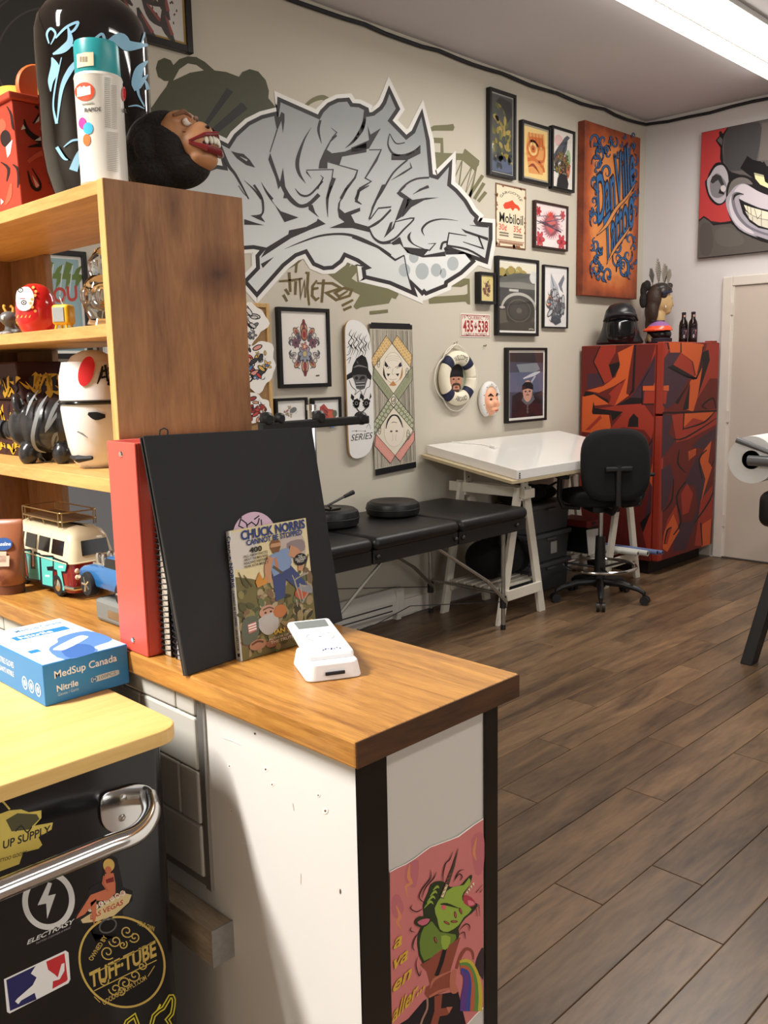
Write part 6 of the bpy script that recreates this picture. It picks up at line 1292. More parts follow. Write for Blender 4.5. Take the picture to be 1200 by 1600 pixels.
# ---------------- lumber ledge under the tiles
lm = thing('timber_offcut', (.66, 1.3, .65), 'rough grey timber batten fixed to the counter side under the tiles', 'timber')
lc = P(345, 1450, 'y', 1.02)
box('batten', (CX0-.037, 1.005, .66), (CX0-.0005, 2.1, .716), wood('rough_batten', (140, 126, 108), (186, 170, 146), 'y', 6, .85, 10), lm, True, bv=.002)
box('batten_end', (CX0-.0375, 1.003, .6595), (CX0, 1.0055, .7165), mat('grey_cut_end', (150, 147, 142), .9, var=.2, vscale=120, bump=.3, bscale=150), lm, True)
# ---------------- shelf unit on the counter
SX0, SX1, SY0, SY1, SZ = .69, .94, 1.253, 2.16, 1.785
su = thing('shelf_unit', (.81, 1.7, ZT), 'open wooden shelf unit with a broad knotty side panel standing on the counter', 'shelf')
M_SIDE = wood('cedar_side', (120, 78, 46), (160, 112, 68), 'z', 4.5, .5, 7, dark=(88, 54, 32), spec=.35, bump=.04)
M_SH = wood('honey_board', (182, 132, 72), (216, 170, 104), 'y', 4, .45, 8, dark=(156, 106, 56), spec=.4, bump=.04); M_BACK = wood('shelf_back', (112, 78, 48), (146, 106, 68), 'z', 4, .6, 7)
def add_knot(m, pos, r, sz):
    nt = m.node_tree; N = nt.nodes; L = nt.links; b = N['Principled BSDF']; src = b.inputs['Base Color'].links[0].from_socket
    g = N.new('ShaderNodeNewGeometry'); s_ = N.new('ShaderNodeVectorMath'); s_.operation = 'SUBTRACT'; s_.inputs[1].default_value = pos; L.new(g.outputs['Position'], s_.inputs[0])
    nz = N.new('ShaderNodeTexNoise'); nz.inputs['Scale'].default_value = 25; L.new(g.outputs['Position'], nz.inputs['Vector'])
    mu = N.new('ShaderNodeVectorMath'); mu.operation = 'MULTIPLY'; mu.inputs[1].default_value = sz; L.new(s_.outputs[0], mu.inputs[0])
    ln = N.new('ShaderNodeVectorMath'); ln.operation = 'LENGTH'; L.new(mu.outputs[0], ln.inputs[0])
    ad = N.new('ShaderNodeMath'); ad.operation = 'MULTIPLY_ADD'; ad.inputs[1].default_value = .03; L.new(nz.outputs['Fac'], ad.inputs[0]); L.new(ln.outputs['Value'], ad.inputs[2])
    r_ = N.new('ShaderNodeValToRGB'); e = r_.color_ramp.elements; e[0].position = r*.35; e[0].color = (.18, .14, .12, 1); e[1].position = r*2.4; e[1].color = (1, 1, 1, 1); k = e.new(r*.9); k.color = (.55, .46, .4, 1); L.new(ad.outputs[0], r_.inputs[0])
    mx = N.new('ShaderNodeMix'); mx.data_type = 'RGBA'; mx.blend_type = 'MULTIPLY'; mx.inputs[0].default_value = 1; L.new(src, mx.inputs[6]); L.new(r_.outputs[0], mx.inputs[7]); L.new(mx.outputs[2], b.inputs['Base Color'])
kp = P(342, 428, 'y', SY0); add_knot(M_SIDE, kp, .035, (.8, 1, 1.3)); kp = P(270, 320, 'y', SY0); add_knot(M_SIDE, kp, .022, (1.4, 1, .6))
box('side_panel', (SX0, SY0, ZT), (SX1, SY0+.018, SZ), M_SIDE, su, True, bv=.001)
box('side_panel', (SX0, SY1-.018, ZT), (SX1, SY1, SZ), M_BACK, su, True, bv=.001)
box('edge_strip', (SX0-.0015, SY0+.0005, ZT+.001), (SX0, SY0+.0175, SZ-.001), wood('honey_edge', (192, 142, 82), (220, 176, 112), 'z', 5, .45, 8), su, True)
for z1, th in ((SZ-.0005, .02), (1.576, .019), (1.338, .022)): box('shelf_board', (SX0, SY0+.0185, z1-th), (SX1, SY1-.0185, z1), M_SH, su, True, bv=.001)
box('back_stile', (SX1-.014, 1.96, ZT+.001), (SX1, SY1-.0185, 1.3155), M_BACK, su, True); box('back_stile', (SX1-.014, 1.96, 1.339), (SX1, SY1-.0185, 1.5565), M_BACK, su, True); box('back_stile', (SX1-.014, 1.96, 1.577), (SX1, SY1-.0185, SZ-.021), M_BACK, su, True)
# ---------------- small black fridge with a bamboo board
BX0, BX1, BY0, BY1, BZ = .08, .605, 1.03, 1.55, 1.03
mf = thing('small_fridge', ((BX0+BX1)/2, 1.29, 0), 'glossy black small fridge covered in stickers with a chrome bar handle', 'refrigerator')
M_FB = mat('gloss_black_enamel', (17, 17, 19), .16, 0, .5)
def rrect(x0, y0, x1, y1, r, n=6):
    pts = []
    for cx, cy, a0 in ((x1-r, y0+r, -PI/2), (x1-r, y1-r, 0), (x0+r, y1-r, PI/2), (x0+r, y0+r, PI)):
        for k in range(n+1): a = a0+PI/2*k/n; pts.append((cx+r*math.cos(a), cy+r*math.sin(a)))
    return pts
XY = lambda a, b, d: Vector((a, b, d))
prism('body', rrect(BX0, BY0+.055, BX1+.006, BY1, .02), .04, BZ-.022, XY, M_FB, mf, True, smooth=True)
prism('door', rrect(BX0, BY0, BX1, BY0+.05, .022), .09, BZ-.024, XY, M_FB, mf, True, smooth=True)
for fx in (BX0+.05, BX1-.05): 
    for fy in (BY0+.1, BY1-.06): lathe('foot', [(0, 0), (.02, 0), (.018, .04), (0, .04)], M_BLACKP, mf, (fx, fy, 0), 14, True)
bb = thing('bamboo_board', ((BX0+BX1)/2, 1.29, BZ-.02), 'pale bamboo board with rounded corners lying on the small black fridge', 'board')
prism('board', rrect(BX0-.02, 1.014, .625, BY1+.01, .035), BZ-.021, BZ, XY, wood('bamboo', (206, 168, 98), (226, 190, 122), 'x', 2.5, .4, 16, dark=(190, 148, 84), spec=.4, bump=.02), bb, True, bv=.002)
# chrome bar handle
hp_ = [P(232, 1245, 'y', 1.022), P(236, 1272, 'y', .99), P(214, 1302, 'y', .968), P(165, 1322, 'y', .962), P(90, 1353, 'y', .96), P(0, 1390, 'y', .96)]
hp_ += [Vector((.14, .96, hp_[-1].z)), Vector((.11, .985, hp_[-1].z+.01)), Vector((.105, 1.03, hp_[-1].z+.02))]
tube('handle', [tuple(v) for v in catmull(hp_, 6)], .0125, M_CHROME, mf, True, 16)
pl_ = [(P(x, y, 'y', BY0).x, P(x, y, 'y', BY0).z) for x, y in ((158, 1243), (182, 1232), (214, 1224), (236, 1232), (240, 1262), (225, 1290), (196, 1300), (170, 1298), (156, 1280))]
pc_ = [(v.x, v.y) for v in catmull([(p, q_, 0) for p, q_ in pl_], 4, True)]
br = prism('handle_bracket', pc_, BY0-.0045, BY0-.0005, lambda a, b, d: Vector((a, d, b)), M_CHROME, mf, True, bv=.001)
for x, y in ((190, 1245), (188, 1276)): c_ = P(x, y, 'y', BY0); ellipsoid('rivet', (c_.x, BY0-.0045, c_.z), (.005, .003, .005), M_STEEL, br, True, seg=12)
# stickers, in photograph pixels
def sticker(label=None):
    global BYs
    return Art(on_plane('y', BY0), 3e-5, 2.5e-4).z(0, 1200, 3.3333)
SV = (206, 205, 200); GD = (206, 176, 92)
A = sticker(); A.ring(252, 690, 122, 138, 30, SV, .1, 48); A.poly([(250, 595), (195, 715), (240, 705), (245, 785), (290, 655), (250, 665), (270, 600)], SV); A.text('ELECTRASY', (140, 920), (382, 808), (8, -26), SV, .02); A.text('TATTOO CLEANSER & RINSE', (185, 920), (365, 835), (3, -11), (150, 150, 148)); tag(A.build('sticker', mf), 'silver round lightning bolt sticker')
A = sticker(); A.poly([(20, 1100), (340, 950), (356, 960), (366, 1100), (356, 1120), (50, 1278), (36, 1270)], (236, 234, 232)); A.poly([(32, 1104), (185, 1030), (200, 1200), (52, 1265)], (44, 42, 92)); A.poly([(240, 1008), (335, 964), (352, 1100), (345, 1110), (272, 1150)], (196, 50, 54)); A.poly([(160, 1070), (185, 1030), (215, 1018), (240, 1010), (250, 1050), (285, 1075), (300, 1090), (320, 1020), (335, 1015), (335, 1055), (310, 1100), (275, 1110), (272, 1155), (190, 1205), (180, 1170), (110, 1210), (95, 1230), (78, 1215), (90, 1200), (170, 1130), (190, 1090)], (236, 234, 232)); tag(A.build('sticker', mf), 'blue and red sticker with a white figure silhouette')
A = sticker(); A.ell(635, 1010, 222, 246, (20, 19, 20), -.5, 44); A.ring(635, 1010, 216, 240, 11, GD, -.5, 56)
A.text('TUFF·TUBE', (470, 1145), (815, 975), (-6, -78), GD, .03); A.line([(470, 1080), (800, 905)], 5, GD); A.line([(490, 1160), (815, 1000)], 5, GD)
A.text('OWNED BY', (480, 1005), (560, 880), (-22, -10), GD, .01); A.text('YOUR OWN', (712, 815), (800, 850), (6, -24), GD, .01); A.text('GOODGUYSUPPLY.COM', (540, 1235), (765, 1100), (-10, -22), GD, .01)
for cx_, cy_, r, s_ in ((560, 960, 40, 1), (600, 900, 34, -1), (660, 850, 36, 1), (700, 880, 30, -1), (540, 1110, 26, 1), (600, 1150, 36, -1), (650, 1120, 34, 1), (700, 1080, 34, -1), (740, 1030, 26, 1), (640, 920, 24, 1), (630, 1160, 24, -1)):
    pts = [(cx_+r*(1-.85*k/17)*math.cos(s_*k*.5+cx_), cy_+r*(1-.85*k/17)*math.sin(s_*k*.5+cx_)) for k in range(18)]; A.line(pts, 6, GD)
A.line([(490, 1190), (520, 1220)], 4, GD); A.line([(770, 1085), (805, 1030)], 4, GD); tag(A.build('sticker', mf), 'black and gold round sticker')
A = sticker(); A.poly([(540, 490), (575, 452), (610, 470), (630, 560), (640, 620), (690, 640), (690, 690), (640, 740), (640, 830), (600, 880), (500, 910), (475, 860), (470, 820), (410, 805), (380, 780), (440, 690), (470, 620), (530, 590)], (34, 32, 32)); A.poly([(420, 790), (640, 650), (685, 660), (670, 700), (570, 790), (430, 808)], (214, 190, 140)); A.text('LAS VEGAS', (470, 790), (640, 710), (0, -26), (176, 56, 46), .02)
for k, l in enumerate('WELCOME'): A.ell(470+k*28, 735-k*14, 14, 14, (226, 214, 190)); A.text(l, (463+k*28, 742-k*14), (477+k*28, 738-k*14), (0, -15), (176, 56, 46), .01)
SKN_ = (196, 112, 78); A.ell(565, 505, 30, 34, (214, 176, 96)); A.ell(562, 530, 17, 20, SKN_); A.poly([(545, 550), (590, 545), (600, 600), (600, 650), (560, 690), (500, 690), (440, 760), (395, 785), (400, 770), (470, 660), (550, 630), (540, 590)], SKN_); A.poly([(470, 700), (500, 680), (500, 770), (488, 820), (478, 770)], SKN_); A.line([(540, 560), (535, 600), (560, 640)], [10, 12, 8], (180, 96, 66)); A.poly([(548, 580), (590, 565), (592, 590), (552, 600)], (120, 40, 44)); A.ring(560, 820, 46, 34, 8, (96, 92, 90), -.5, 20)
tag(A.build('sticker', mf), 'pin-up bottle opener magnet')
A = sticker(); A.poly([(-60, 260), (50, 220), (110, 215), (150, 230), (215, 220), (215, 260), (180, 300), (275, 283), (268, 320), (200, 360), (220, 400), (200, 420), (120, 440), (100, 500), (-60, 560)], (192, 172, 84)); A.poly([(30, 270), (90, 235), (190, 240), (205, 265), (150, 320), (60, 330)], (74, 70, 44)); A.line([(-20, 150), (20, 180), (50, 215)], 10, (192, 172, 84)); A.text('UP SUPPLY', (14, 422), (262, 338), (2, -42), (40, 36, 30), .02); A.text('TATTOO GOODS', (-30, 500), (140, 446), (1, -18), (40, 36, 30), .015); A.line([(80, 330), (110, 300), (140, 335), (165, 305)], 7, (40, 36, 30), 3); tag(A.build('sticker', mf), 'gold supply sticker')
A = sticker(); YO = (222, 206, 62)
for off, cc in ((0, YO), (1, (20, 19, 20))):
    k = 1 if not off else .8
    A.line([(770, 1420), (800, 1290), (850, 1250), (885, 1190), (905, 1205), (895, 1280), (870, 1310), (890, 1345), (860, 1420)], 22*k if not off else 8, cc, 2); A.line([(620, 1420), (660, 1320), (700, 1290), (715, 1330), (720, 1420)], 22*k if not off else 8, cc, 0)
A.line([(820, 1260), (835, 1230)], 10, YO); tag(A.build('sticker', mf), 'yellow outlined letters sticker')
# ================================================================== THINGS ON THE COUNTER
def on_ellipsoid(c, r):
    c = Vector(c)
    def f(p, hh):
        d = ray(*p); o = CAM-c; D = Vector((d[i]/r[i] for i in range(3))); O = Vector((o[i]/r[i] for i in range(3)))
        a_ = D.dot(D); b_ = 2*D.dot(O); c_ = O.dot(O)-1; ds = b_*b_-4*a_*c_; t_ = (-b_-math.sqrt(max(0, ds)))/(2*a_); q_ = CAM+d*t_
        n = Vector(((q_[i]-c[i])/r[i]**2 for i in range(3))).normalized(); return q_+n*(hh+.0006)
    return f
def on_cylinder(cx, cy, r):
    def f(p, hh):
        d = ray(*p); ox, oy = CAM.x-cx, CAM.y-cy; a_ = d.x*d.x+d.y*d.y; b_ = 2*(d.x*ox+d.y*oy); c_ = ox*ox+oy*oy-r*r; ds = max(0, b_*b_-4*a_*c_)
        t_ = (-b_-math.sqrt(ds))/(2*a_); q_ = CAM+d*t_; n = Vector((q_.x-cx, q_.y-cy, 0)).normalized(); return q_+n*(hh+.0004)
    return f
def slabquad(name, tl, tr, br, bl, th, m, parent, bv=0):
    tl, tr, br, bl = map(Vector, (tl, tr, br, bl)); n = (bl-tl).cross(tr-tl).normalized()   # towards the viewer
    if n.dot(CAM-tl) < 0: n = -n
    return hexa(name, [bl, br, br-n*th, bl-n*th], [tl, tr, tr-n*th, tl-n*th], m, parent, True, bv), n
# ---------------- black portfolio leaning back
pf_tl, pf_tr = P(224, 681, 'y', 1.142), P(487, 667, 'y', 1.152); pf_bl, pf_br = P(293, 1056, 'z', ZT+.001), P(536, 970, 'z', ZT+.001)
pf = thing('portfolio', ((pf_bl+pf_br)/2), 'large black portfolio folder leaning upright on the counter top', 'portfolio')
o, npf = slabquad('cover', pf_tl, pf_tr, pf_br, pf_bl, .004, mat('black_buckram', (22, 22, 24), .7, bump=.08, bscale=600), pf, .001)
slabquad('pages', pf_tl-npf*.0042+Vector((.004, 0, -.004)), pf_tr-npf*.0042+Vector((-.004, 0, -.004)), pf_br-npf*.0042, pf_bl-npf*.0042, .004, K(60, 58, 58), pf)
slabquad('cover', pf_tl-npf*.0084, pf_tr-npf*.0084, pf_br-npf*.0084, pf_bl-npf*.0084, .003, MATS['black_buckram'], pf, .001)
tube('wire_loop', [tuple(P(249, 682, 'y', 1.155)), tuple(P(250, 672, 'y', 1.155)), tuple(P(256, 669, 'y', 1.155)), tuple(P(262, 672, 'y', 1.155)), tuple(P(262, 680, 'y', 1.155))], .0012, M_BLACKP, pf, True, 6)
# ---------------- red ring binder
bd = thing('ring_binder', (.8, 1.205, ZT), 'red ring binder standing spine outward against the wooden shelf side', 'binder')
M_RED = mat('red_vinyl', (220, 88, 76), .38, 0, .45)
box('spine', (.664, 1.166, ZT+.001), (.668, 1.247, 1.402), M_RED, bd, True, bv=.0015)
for y0, y1 in ((1.166, 1.17), (1.243, 1.247)): box('cover', (.6681, y0, ZT+.001), (.9, y1, 1.402), M_RED, bd, True, bv=.001)
box('pages', (.685, 1.176, ZT+.012), (.9, 1.236, 1.388), K(226, 222, 216), bd, True)
for zz in (1.1, 1.384): lathe('rivet', [(0, -.002), (.0035, -.002), (.0045, 0), (0, 0)], M_CHROME, bd, (.664, 1.206, zz), 14, True, 'x')
# ---------------- spiral notebooks
for (y0, y1, zt_, lab, m) in ((1.139, 1.161, 1.335, 'white spiral notebook with black wire coil beside the red binder', (214, 210, 202)), (1.104, 1.128, 1.19, 'thick short spiral notebook between the binder and the black portfolio', (190, 190, 206))):
    nb = thing('spiral_notebook', (.8, (y0+y1)/2, ZT), lab, 'notebook', 'spiral notebooks on the counter')
    box('pages', (.69, y0+.002, ZT+.001), (.88, y1-.002, zt_), K(*m), nb, True); box('cover', (.688, y0, ZT+.001), (.882, y0+.0018, zt_+.002), K(40, 40, 44), nb, True); box('cover', (.688, y1-.0018, ZT+.001), (.882, y1, zt_+.002), K(40, 40, 44), nb, True)
    bm = bmesh.new(); k = ZT+.012
    while k < zt_-.006:
        add_tube(bm, [(.692+.011*math.cos(t_), (y0+y1)/2+((y1-y0)/2+.002)*math.sin(t_), k) for t_ in [2*PI*j/14 for j in range(15)]], .0011, 5, False); k += .0085
    tag(bmobj('coil', bm, mat('black_wire', (40, 40, 44), .35, .6), nb, True, True), kind='stuff')
# ---------------- paperback
bf_tl, bf_tr, bf_bl, bf_br = P(361, 829, 'y', 1.092), P(478, 820, 'y', 1.092), P(379, 1033, 'y', 1.034), P(496, 1000, 'y', 1.034)
bf_bl, bf_br = P(379, 1033, 'z', ZT+.001), P(494, 1001, 'z', ZT+.001)
bf_br = bf_bl+(bf_tr-bf_tl); bf_tr.z = bf_tl.z; bf_br.z = bf_bl.z
bk = thing('paperback_book', (bf_bl+bf_br)/2, 'worn paperback with a painted action-hero cover leaning on the black portfolio', 'book')
o, nb_ = slabquad('front_cover', bf_tl, bf_tr, bf_br, bf_bl, .0006, K(214, 200, 160), bk)
slabquad('pages', bf_tl-nb_*.0007+Vector((.001, 0, -.002)), bf_tr-nb_*.0007+Vector((-.002, 0, -.002)), bf_br-nb_*.0007+Vector((-.002, 0, .001)), bf_bl-nb_*.0007+Vector((.001, 0, .001)), .0135, K(216, 204, 176), bk)
slabquad('back_cover', bf_tl-nb_*.0143, bf_tr-nb_*.0143, bf_br-nb_*.0143, bf_bl-nb_*.0143, .0006, K(206, 200, 188), bk)
v = nb_*.0148; sp = hexa('spine', [bf_bl+Vector((-.0006, 0, 0)), bf_bl, bf_bl-v, bf_bl-v+Vector((-.0006, 0, 0))], [bf_tl+Vector((-.0006, 0, 0)), bf_tl, bf_tl-v, bf_tl-v+Vector((-.0006, 0, 0))], K(206, 204, 196), bk, True)
bw = 100; bhh = bw*(bf_tl-bf_bl).length/(bf_tr-bf_tl).length
A = Art(on_quad(bf_tl, bf_tr, bf_bl, bw, bhh), 1.2e-5, 6e-5); h = bhh; NVB = (36, 58, 120)
A.poly([(0, 0), (100, 0), (100, h), (0, h)], (214, 200, 158)); A.poly([(0, h*.02), (30, h*.1), (26, h*.26), (0, h*.3)], (206, 200, 190), 3); A.poly([(60, h*.14), (92, h*.13), (93, h*.32), (70, h*.3)], (184, 170, 160), 3); A.poly([(70, h*.18), (92, h*.17), (94, h*.26), (76, h*.27)], (140, 124, 124), 3)
A.poly([(0, h*.36), (20, h*.4), (40, h*.46), (60, h*.5), (100, h*.44), (100, h), (0, h)], (110, 102, 62)); rnd = random.Random(77)
for i in range(150):
    y = h*rnd.uniform(.42, .97); x = rnd.uniform(3, 97); A.ell(x, y, rnd.uniform(3, 8), rnd.uniform(2, 5), rnd.choice([(84, 82, 52), (132, 124, 78), (62, 58, 42), (150, 132, 96), (96, 104, 70), (166, 150, 116), (120, 96, 70)]), rnd.uniform(0, 3), 8)
for x0_, y0_, x1_, y1_ in ((10, .44, 4, .33), (20, .46, 10, .36), (90, .42, 98, .3), (84, .44, 92, .3)): A.line([(x0_, h*y0_), (x1_, h*y1_)], [2, 1], (90, 84, 50))
A.poly([(24, h*.43), (30, h*.36), (34, h*.43), (38, h*.39), (40, h*.46), (26, h*.48)], (196, 134, 60))
# standing figure
A.poly([(46, h*.4), (60, h*.38), (72, h*.36), (88, h*.5), (94, h*.57), (86, h*.6), (72, h*.52), (64, h*.46), (60, h*.6), (48, h*.62)], (62, 72, 112)); A.poly([(46, h*.25), (60, h*.22), (72, h*.22), (74, h*.34), (70, h*.38), (48, h*.42), (44, h*.34)], (124, 144, 178)); A.line([(72, h*.24), (82, h*.28), (86, h*.36), (84, h*.42)], [12, 11, 8, 6], (186, 138, 104), 4); A.line([(46, h*.26), (41, h*.36), (43, h*.46)], [8, 9, 5], (186, 138, 104), 4); A.poly([(50, h*.28), (54, h*.27), (56, h*.36), (52, h*.37)], (176, 122, 92)); A.line([(48, h*.34), (60, h*.41)], 3, (90, 80, 60)); A.ell(54, h*.185, 7, h*.045, (186, 140, 104)); A.poly([(46, h*.17), (50, h*.13), (58, h*.13), (62, h*.17), (60, h*.16), (49, h*.16)], (124, 84, 50)); A.poly([(47, h*.19), (61, h*.19), (58, h*.235), (50, h*.235)], (120, 82, 52))
# fallen figures
A.ell(36, h*.68, 11, h*.05, (186, 142, 118)); A.poly([(24, h*.72), (46, h*.7), (48, h*.82), (34, h*.86), (24, h*.8)], (176, 172, 168), 3); A.poly([(4, h*.7), (22, h*.7), (20, h*.86), (2, h*.88)], (92, 96, 82), 3); A.poly([(9, h*.74), (20, h*.73), (20, h*.8), (10, h*.81)], (190, 110, 104))
for k in range(3): A.line([(10, h*(.75+.02*k)), (20, h*(.745+.02*k))], 1.4, (226, 220, 214))
A.ell(20, h*.91, 11, h*.04, (168, 122, 96)); A.ell(38, h*.93, 8, h*.03, (150, 106, 82)); A.line([(12, h*.9), (20, h*.885), (27, h*.9)], 2, (96, 64, 50), 3); A.line([(30, h*.66), (38, h*.65), (44, h*.67)], 1.6, (110, 80, 66), 3); A.ell(33, h*.685, 1.5, 1, (50, 40, 36)); A.ell(40, h*.685, 1.5, 1, (50, 40, 36)); A.ell(84, h*.6, 10, h*.05, (176, 84, 60)); A.poly([(78, h*.55), (96, h*.55), (98, h*.62), (88, h*.6)], (136, 136, 138), 2); A.ell(52, h*.7, 9, h*.05, (178, 110, 62))
for i in range(9): A.line([(rnd.uniform(74, 98), h*rnd.uniform(.44, .8)), (rnd.uniform(70, 98), h*rnd.uniform(.44, .8))], [2, 1], (160, 154, 136))
A.text('CHUCK NORRIS', (11, h*.088), (97, h*.08), (0, -h*.07), NVB, .03); A.text('CANNOT BE STOPPED', (17, h*.138), (92, h*.13), (0, -h*.042), NVB, .03); A.text('400', (20, h*.2), (36, h*.198), (0, -h*.04), (40, 38, 34), .03)
for k, st in enumerate(('ALL-NEW FACTS', 'ABOUT THE MAN WHO', 'KNOWS NEITHER', 'FEAR NOR MERCY')): A.text(st, (12, h*(.228+.027*k)), (43, h*(.225+.027*k)), (0, -h*.019), (70, 64, 48), .012)
A.ell(86, h*.33, 9, h*.05, (26, 24, 26)); A.text('THE', (83, h*.315), (89, h*.315), (0, -3), (220, 216, 206)); A.text('UNAUTHORIZED', (78.5, h*.335), (93.5, h*.335), (0, -3.2), (220, 216, 206)); A.text('PARODY', (81, h*.355), (91, h*.355), (0, -3.2), (220, 216, 206))
A.text('IAN SPECTOR', (42, h*.87), (96, h*.86), (0, -h*.035), (214, 176, 70), .02); A.text('AUTHOR OF THE', (34, h*.905), (70, h*.9), (0, -h*.016), (216, 210, 196)); A.text('THE TRUTH ABOUT', (36, h*.935), (90, h*.93), (0, -h*.022), (216, 210, 196), .01)
A.build('cover_print', bk)
stl = bf_tl-v+Vector((-.0006, 0, 0)); str_ = bf_tl+Vector((-.0006, 0, 0)); sbl = bf_bl-v+Vector((-.0006, 0, 0))
B = Art(on_quad(stl, str_, sbl, 10, 150), 2e-5, 6e-5)
B.text('CHUCK NORRIS', (2.2, 6), (2.2, 66), (6, 0), NVB, .03); B.text('CANNOT BE STOPPED', (3, 69), (3, 110), (4, 0), NVB, .02); B.text('IAN SPECTOR', (3, 114), (3, 138), (4, 0), (40, 38, 36), .01); B.line([(3, 143), (7, 143)], 4, (40, 38, 36)); B.build('spine_print', bk)
# pink disc behind the book
pfn = on_tri(pf_tl, pf_tr, pf_bl, 0, 0, 0)
dc = pfn((397, 842), 0); dk_ = thing('pink_disc', dc, 'round pale pink card with black drawing peeking out behind the paperback', 'card')
pts = [(397+34*math.cos(2*PI*k/40), 838+38*math.sin(2*PI*k/40)) for k in range(40)]
prism('card', pts, .0008, .0016, lambda a, b, d: pfn((a, b), d), K(206, 176, 196), dk_, True)
A = Art(pfn, 2e-5, 1.7e-3)
for L_ in ([(376, 812), (384, 818), (386, 828)], [(376, 808), (372, 822), (380, 826)], [(404, 810), (402, 818), (397, 824)], [(404, 806), (396, 812)], [(407, 812), (408, 824)], [(384, 822), (392, 816), (400, 822)]): A.line(L_, 2, (40, 34, 40))
A.build('print', dk_)
# ---------------- card reader in its dock
cr_ = thing('card_reader', (.808, .927, ZT), 'white payment card reader lying in its charging dock on the counter end', 'card reader', rz=math.radians(-27))
M_WP = mat('white_plastic', (232, 232, 234), .3, 0, .5)
sc_ = prism('dock', rrect(-.04, -.05, .04, .045, .012), .0005, .024, lambda a, b, d: Vector((a*(1-.12*(d/.024)), b*(1-.06*(d/.024)), d)), M_WP, cr_, bv=.002, smooth=False)
rd = hexa('reader', [(-.034, -.03, .0205), (.034, -.03, .0205), (.034, .105, .036), (-.034, .105, .036)], [(-.034, -.03, .034), (.034, -.03, .034), (.033, .105, .046), (-.033, .105, .046)], M_WP, cr_, False, .006)
box('usb_slot', (-.014, -.0515, .008), (.014, -.049, .013), K(40, 40, 44), cr_, bv=.001)
A = Art(on_quad((-.034, .105, .0462), (.034, .105, .0462), (-.034, -.03, .0342), 100, 200), 3e-5, 2e-4); A.poly([(14, 14), (86, 14), (84, 56), (16, 56)], (120, 126, 124)); A.ring(50, 110, 30, 24, 3, (190, 190, 192), 0, 24, -.9, .9); A.ring(50, 110, 30, 24, 3, (190, 190, 192), 0, 24, PI-.9, PI+.9); A.ell(50, 110, 4, 2, (170, 170, 172)); A.build('screen', cr_, False)
A = Art(lambda p, hh: Vector((p[0], p[1], .0242+hh+(0 if True else 0))), 3e-5, 1e-4)
B = Art(on_quad((-.03, -.0505, .0235), (.03, -.0505, .0235), (-.03, -.0525, .002), 100, 36), 3e-5, 2e-4)
C_ = Art(on_quad((-.034, -.03, .0341), (.034, -.03, .0341), (-.034, -.031, .02), 100, 20), 3e-5, 1e-4)
D_ = Art(on_quad((-.034, .0, .0368), (.034, .0, .0368), (-.034, -.03, .0342), 100, 44), 3e-5, 2e-4); [D_.line([(36+k*6, 32-(k % 3)*3), (39+k*6, 27-(k % 2)*4)], 3, (60, 72, 140)) for k in range(7)]; D_.build('lettering', cr_, False)
# ---------------- glove box
gx0, gx1, gy0, gy1, gz0, gz1 = .525, .659, 1.217, 1.44, BZ+.0005, 1.092
gb = thing('glove_box', ((gx0+gx1)/2, (gy0+gy1)/2, gz0), 'blue and white cardboard box of nitrile gloves on the bamboo board', 'box')
M_BLUE = mat('blue_card', (44, 128, 192), .35, 0, .45)
box('carton', (gx0, gy0, gz0), (gx1, gy1, gz1), [M_BLUE], gb, True, bv=.001)
A = Art(on_quad((gx0, gy0, gz1), (gx1, gy0, gz1), (gx0, gy0, gz0), 130, 60), 3e-5, 2e-4); WT = (228, 234, 238)
A.text('MedSup Canada', (16, 23), (112, 21), (0, -10.5), WT, .015); A.text('Nitrile', (18, 43), (50, 42), (0, -9), WT, .02); A.text('Gloves / Gants', (19, 50), (50, 49), (0, -4.5), (190, 212, 228)); A.poly([(v_.x, v_.y) for v_ in catmull([(70, 40, 0), (74, 36, 0), (110, 35, 0), (114, 39, 0), (110, 43, 0), (74, 44, 0)], 4, True)], (196, 206, 212)); A.ell(75, 40, 4, 4, (40, 110, 170)); A.text('M', (73, 42), (77, 42), (0, -4), WT); A.text('100PCS', (82, 42), (109, 41), (0, -5), (120, 136, 150), .01); A.build('print', gb)
A = Art(on_quad((gx0, gy1, gz1), (gx1, gy1, gz1), (gx0, gy0, gz1), 100, 170), 3e-5, 2e-4); A.poly([(1, 1), (99, 1), (99, 150), (85, 165), (60, 158), (30, 168), (1, 169)], (226, 234, 240)); A.poly([(70, 100), (99, 90), (99, 169), (1, 169), (1, 160), (30, 150), (50, 120)], (176, 206, 232)); A.poly([(26, 169), (30, 120), (50, 100), (58, 84), (84, 78), (98, 90), (98, 140), (70, 150), (64, 169)], (88, 132, 196), 3); A.poly([(32, 169), (40, 130), (58, 122), (70, 140), (60, 169)], (60, 104, 172), 3); A.poly([(36, 120), (76, 96), (84, 102), (80, 112), (44, 134), (36, 130)], (226, 232, 240), 3); A.text('MedSup Canada', (34, 24), (92, 24), (0, -10), (44, 128, 192), .015); A.poly([(20, 40), (86, 40), (86, 58), (20, 58)], (44, 128, 192)); A.text('Nitrile', (26, 55), (66, 55), (0, -11), WT, .02); A.poly([(10, 108), (22, 108), (22, 120), (10, 120)], (44, 128, 192)); A.build('print', gb)
A = Art(on_quad((gx0, gy1, gz1), (gx0, gy0, gz1), (gx0, gy1, gz0), 200, 60), 3e-5, 2e-4); A.text('NITRILE GLOVES', (60, 26), (110, 26), (0, -9), WT, .01); A.text('GANTS NITRILE', (60, 40), (108, 40), (0, -8), WT, .01); A.poly([(0, 0), (30, 0), (60, 60), (0, 60)], (120, 176, 220))
for k in range(3): A.ring(142+k*20, 40, 7, 9, 2, WT); A.ell(142+k*20, 40, 4, 5, (176, 208, 230))
A.build('print', gb)
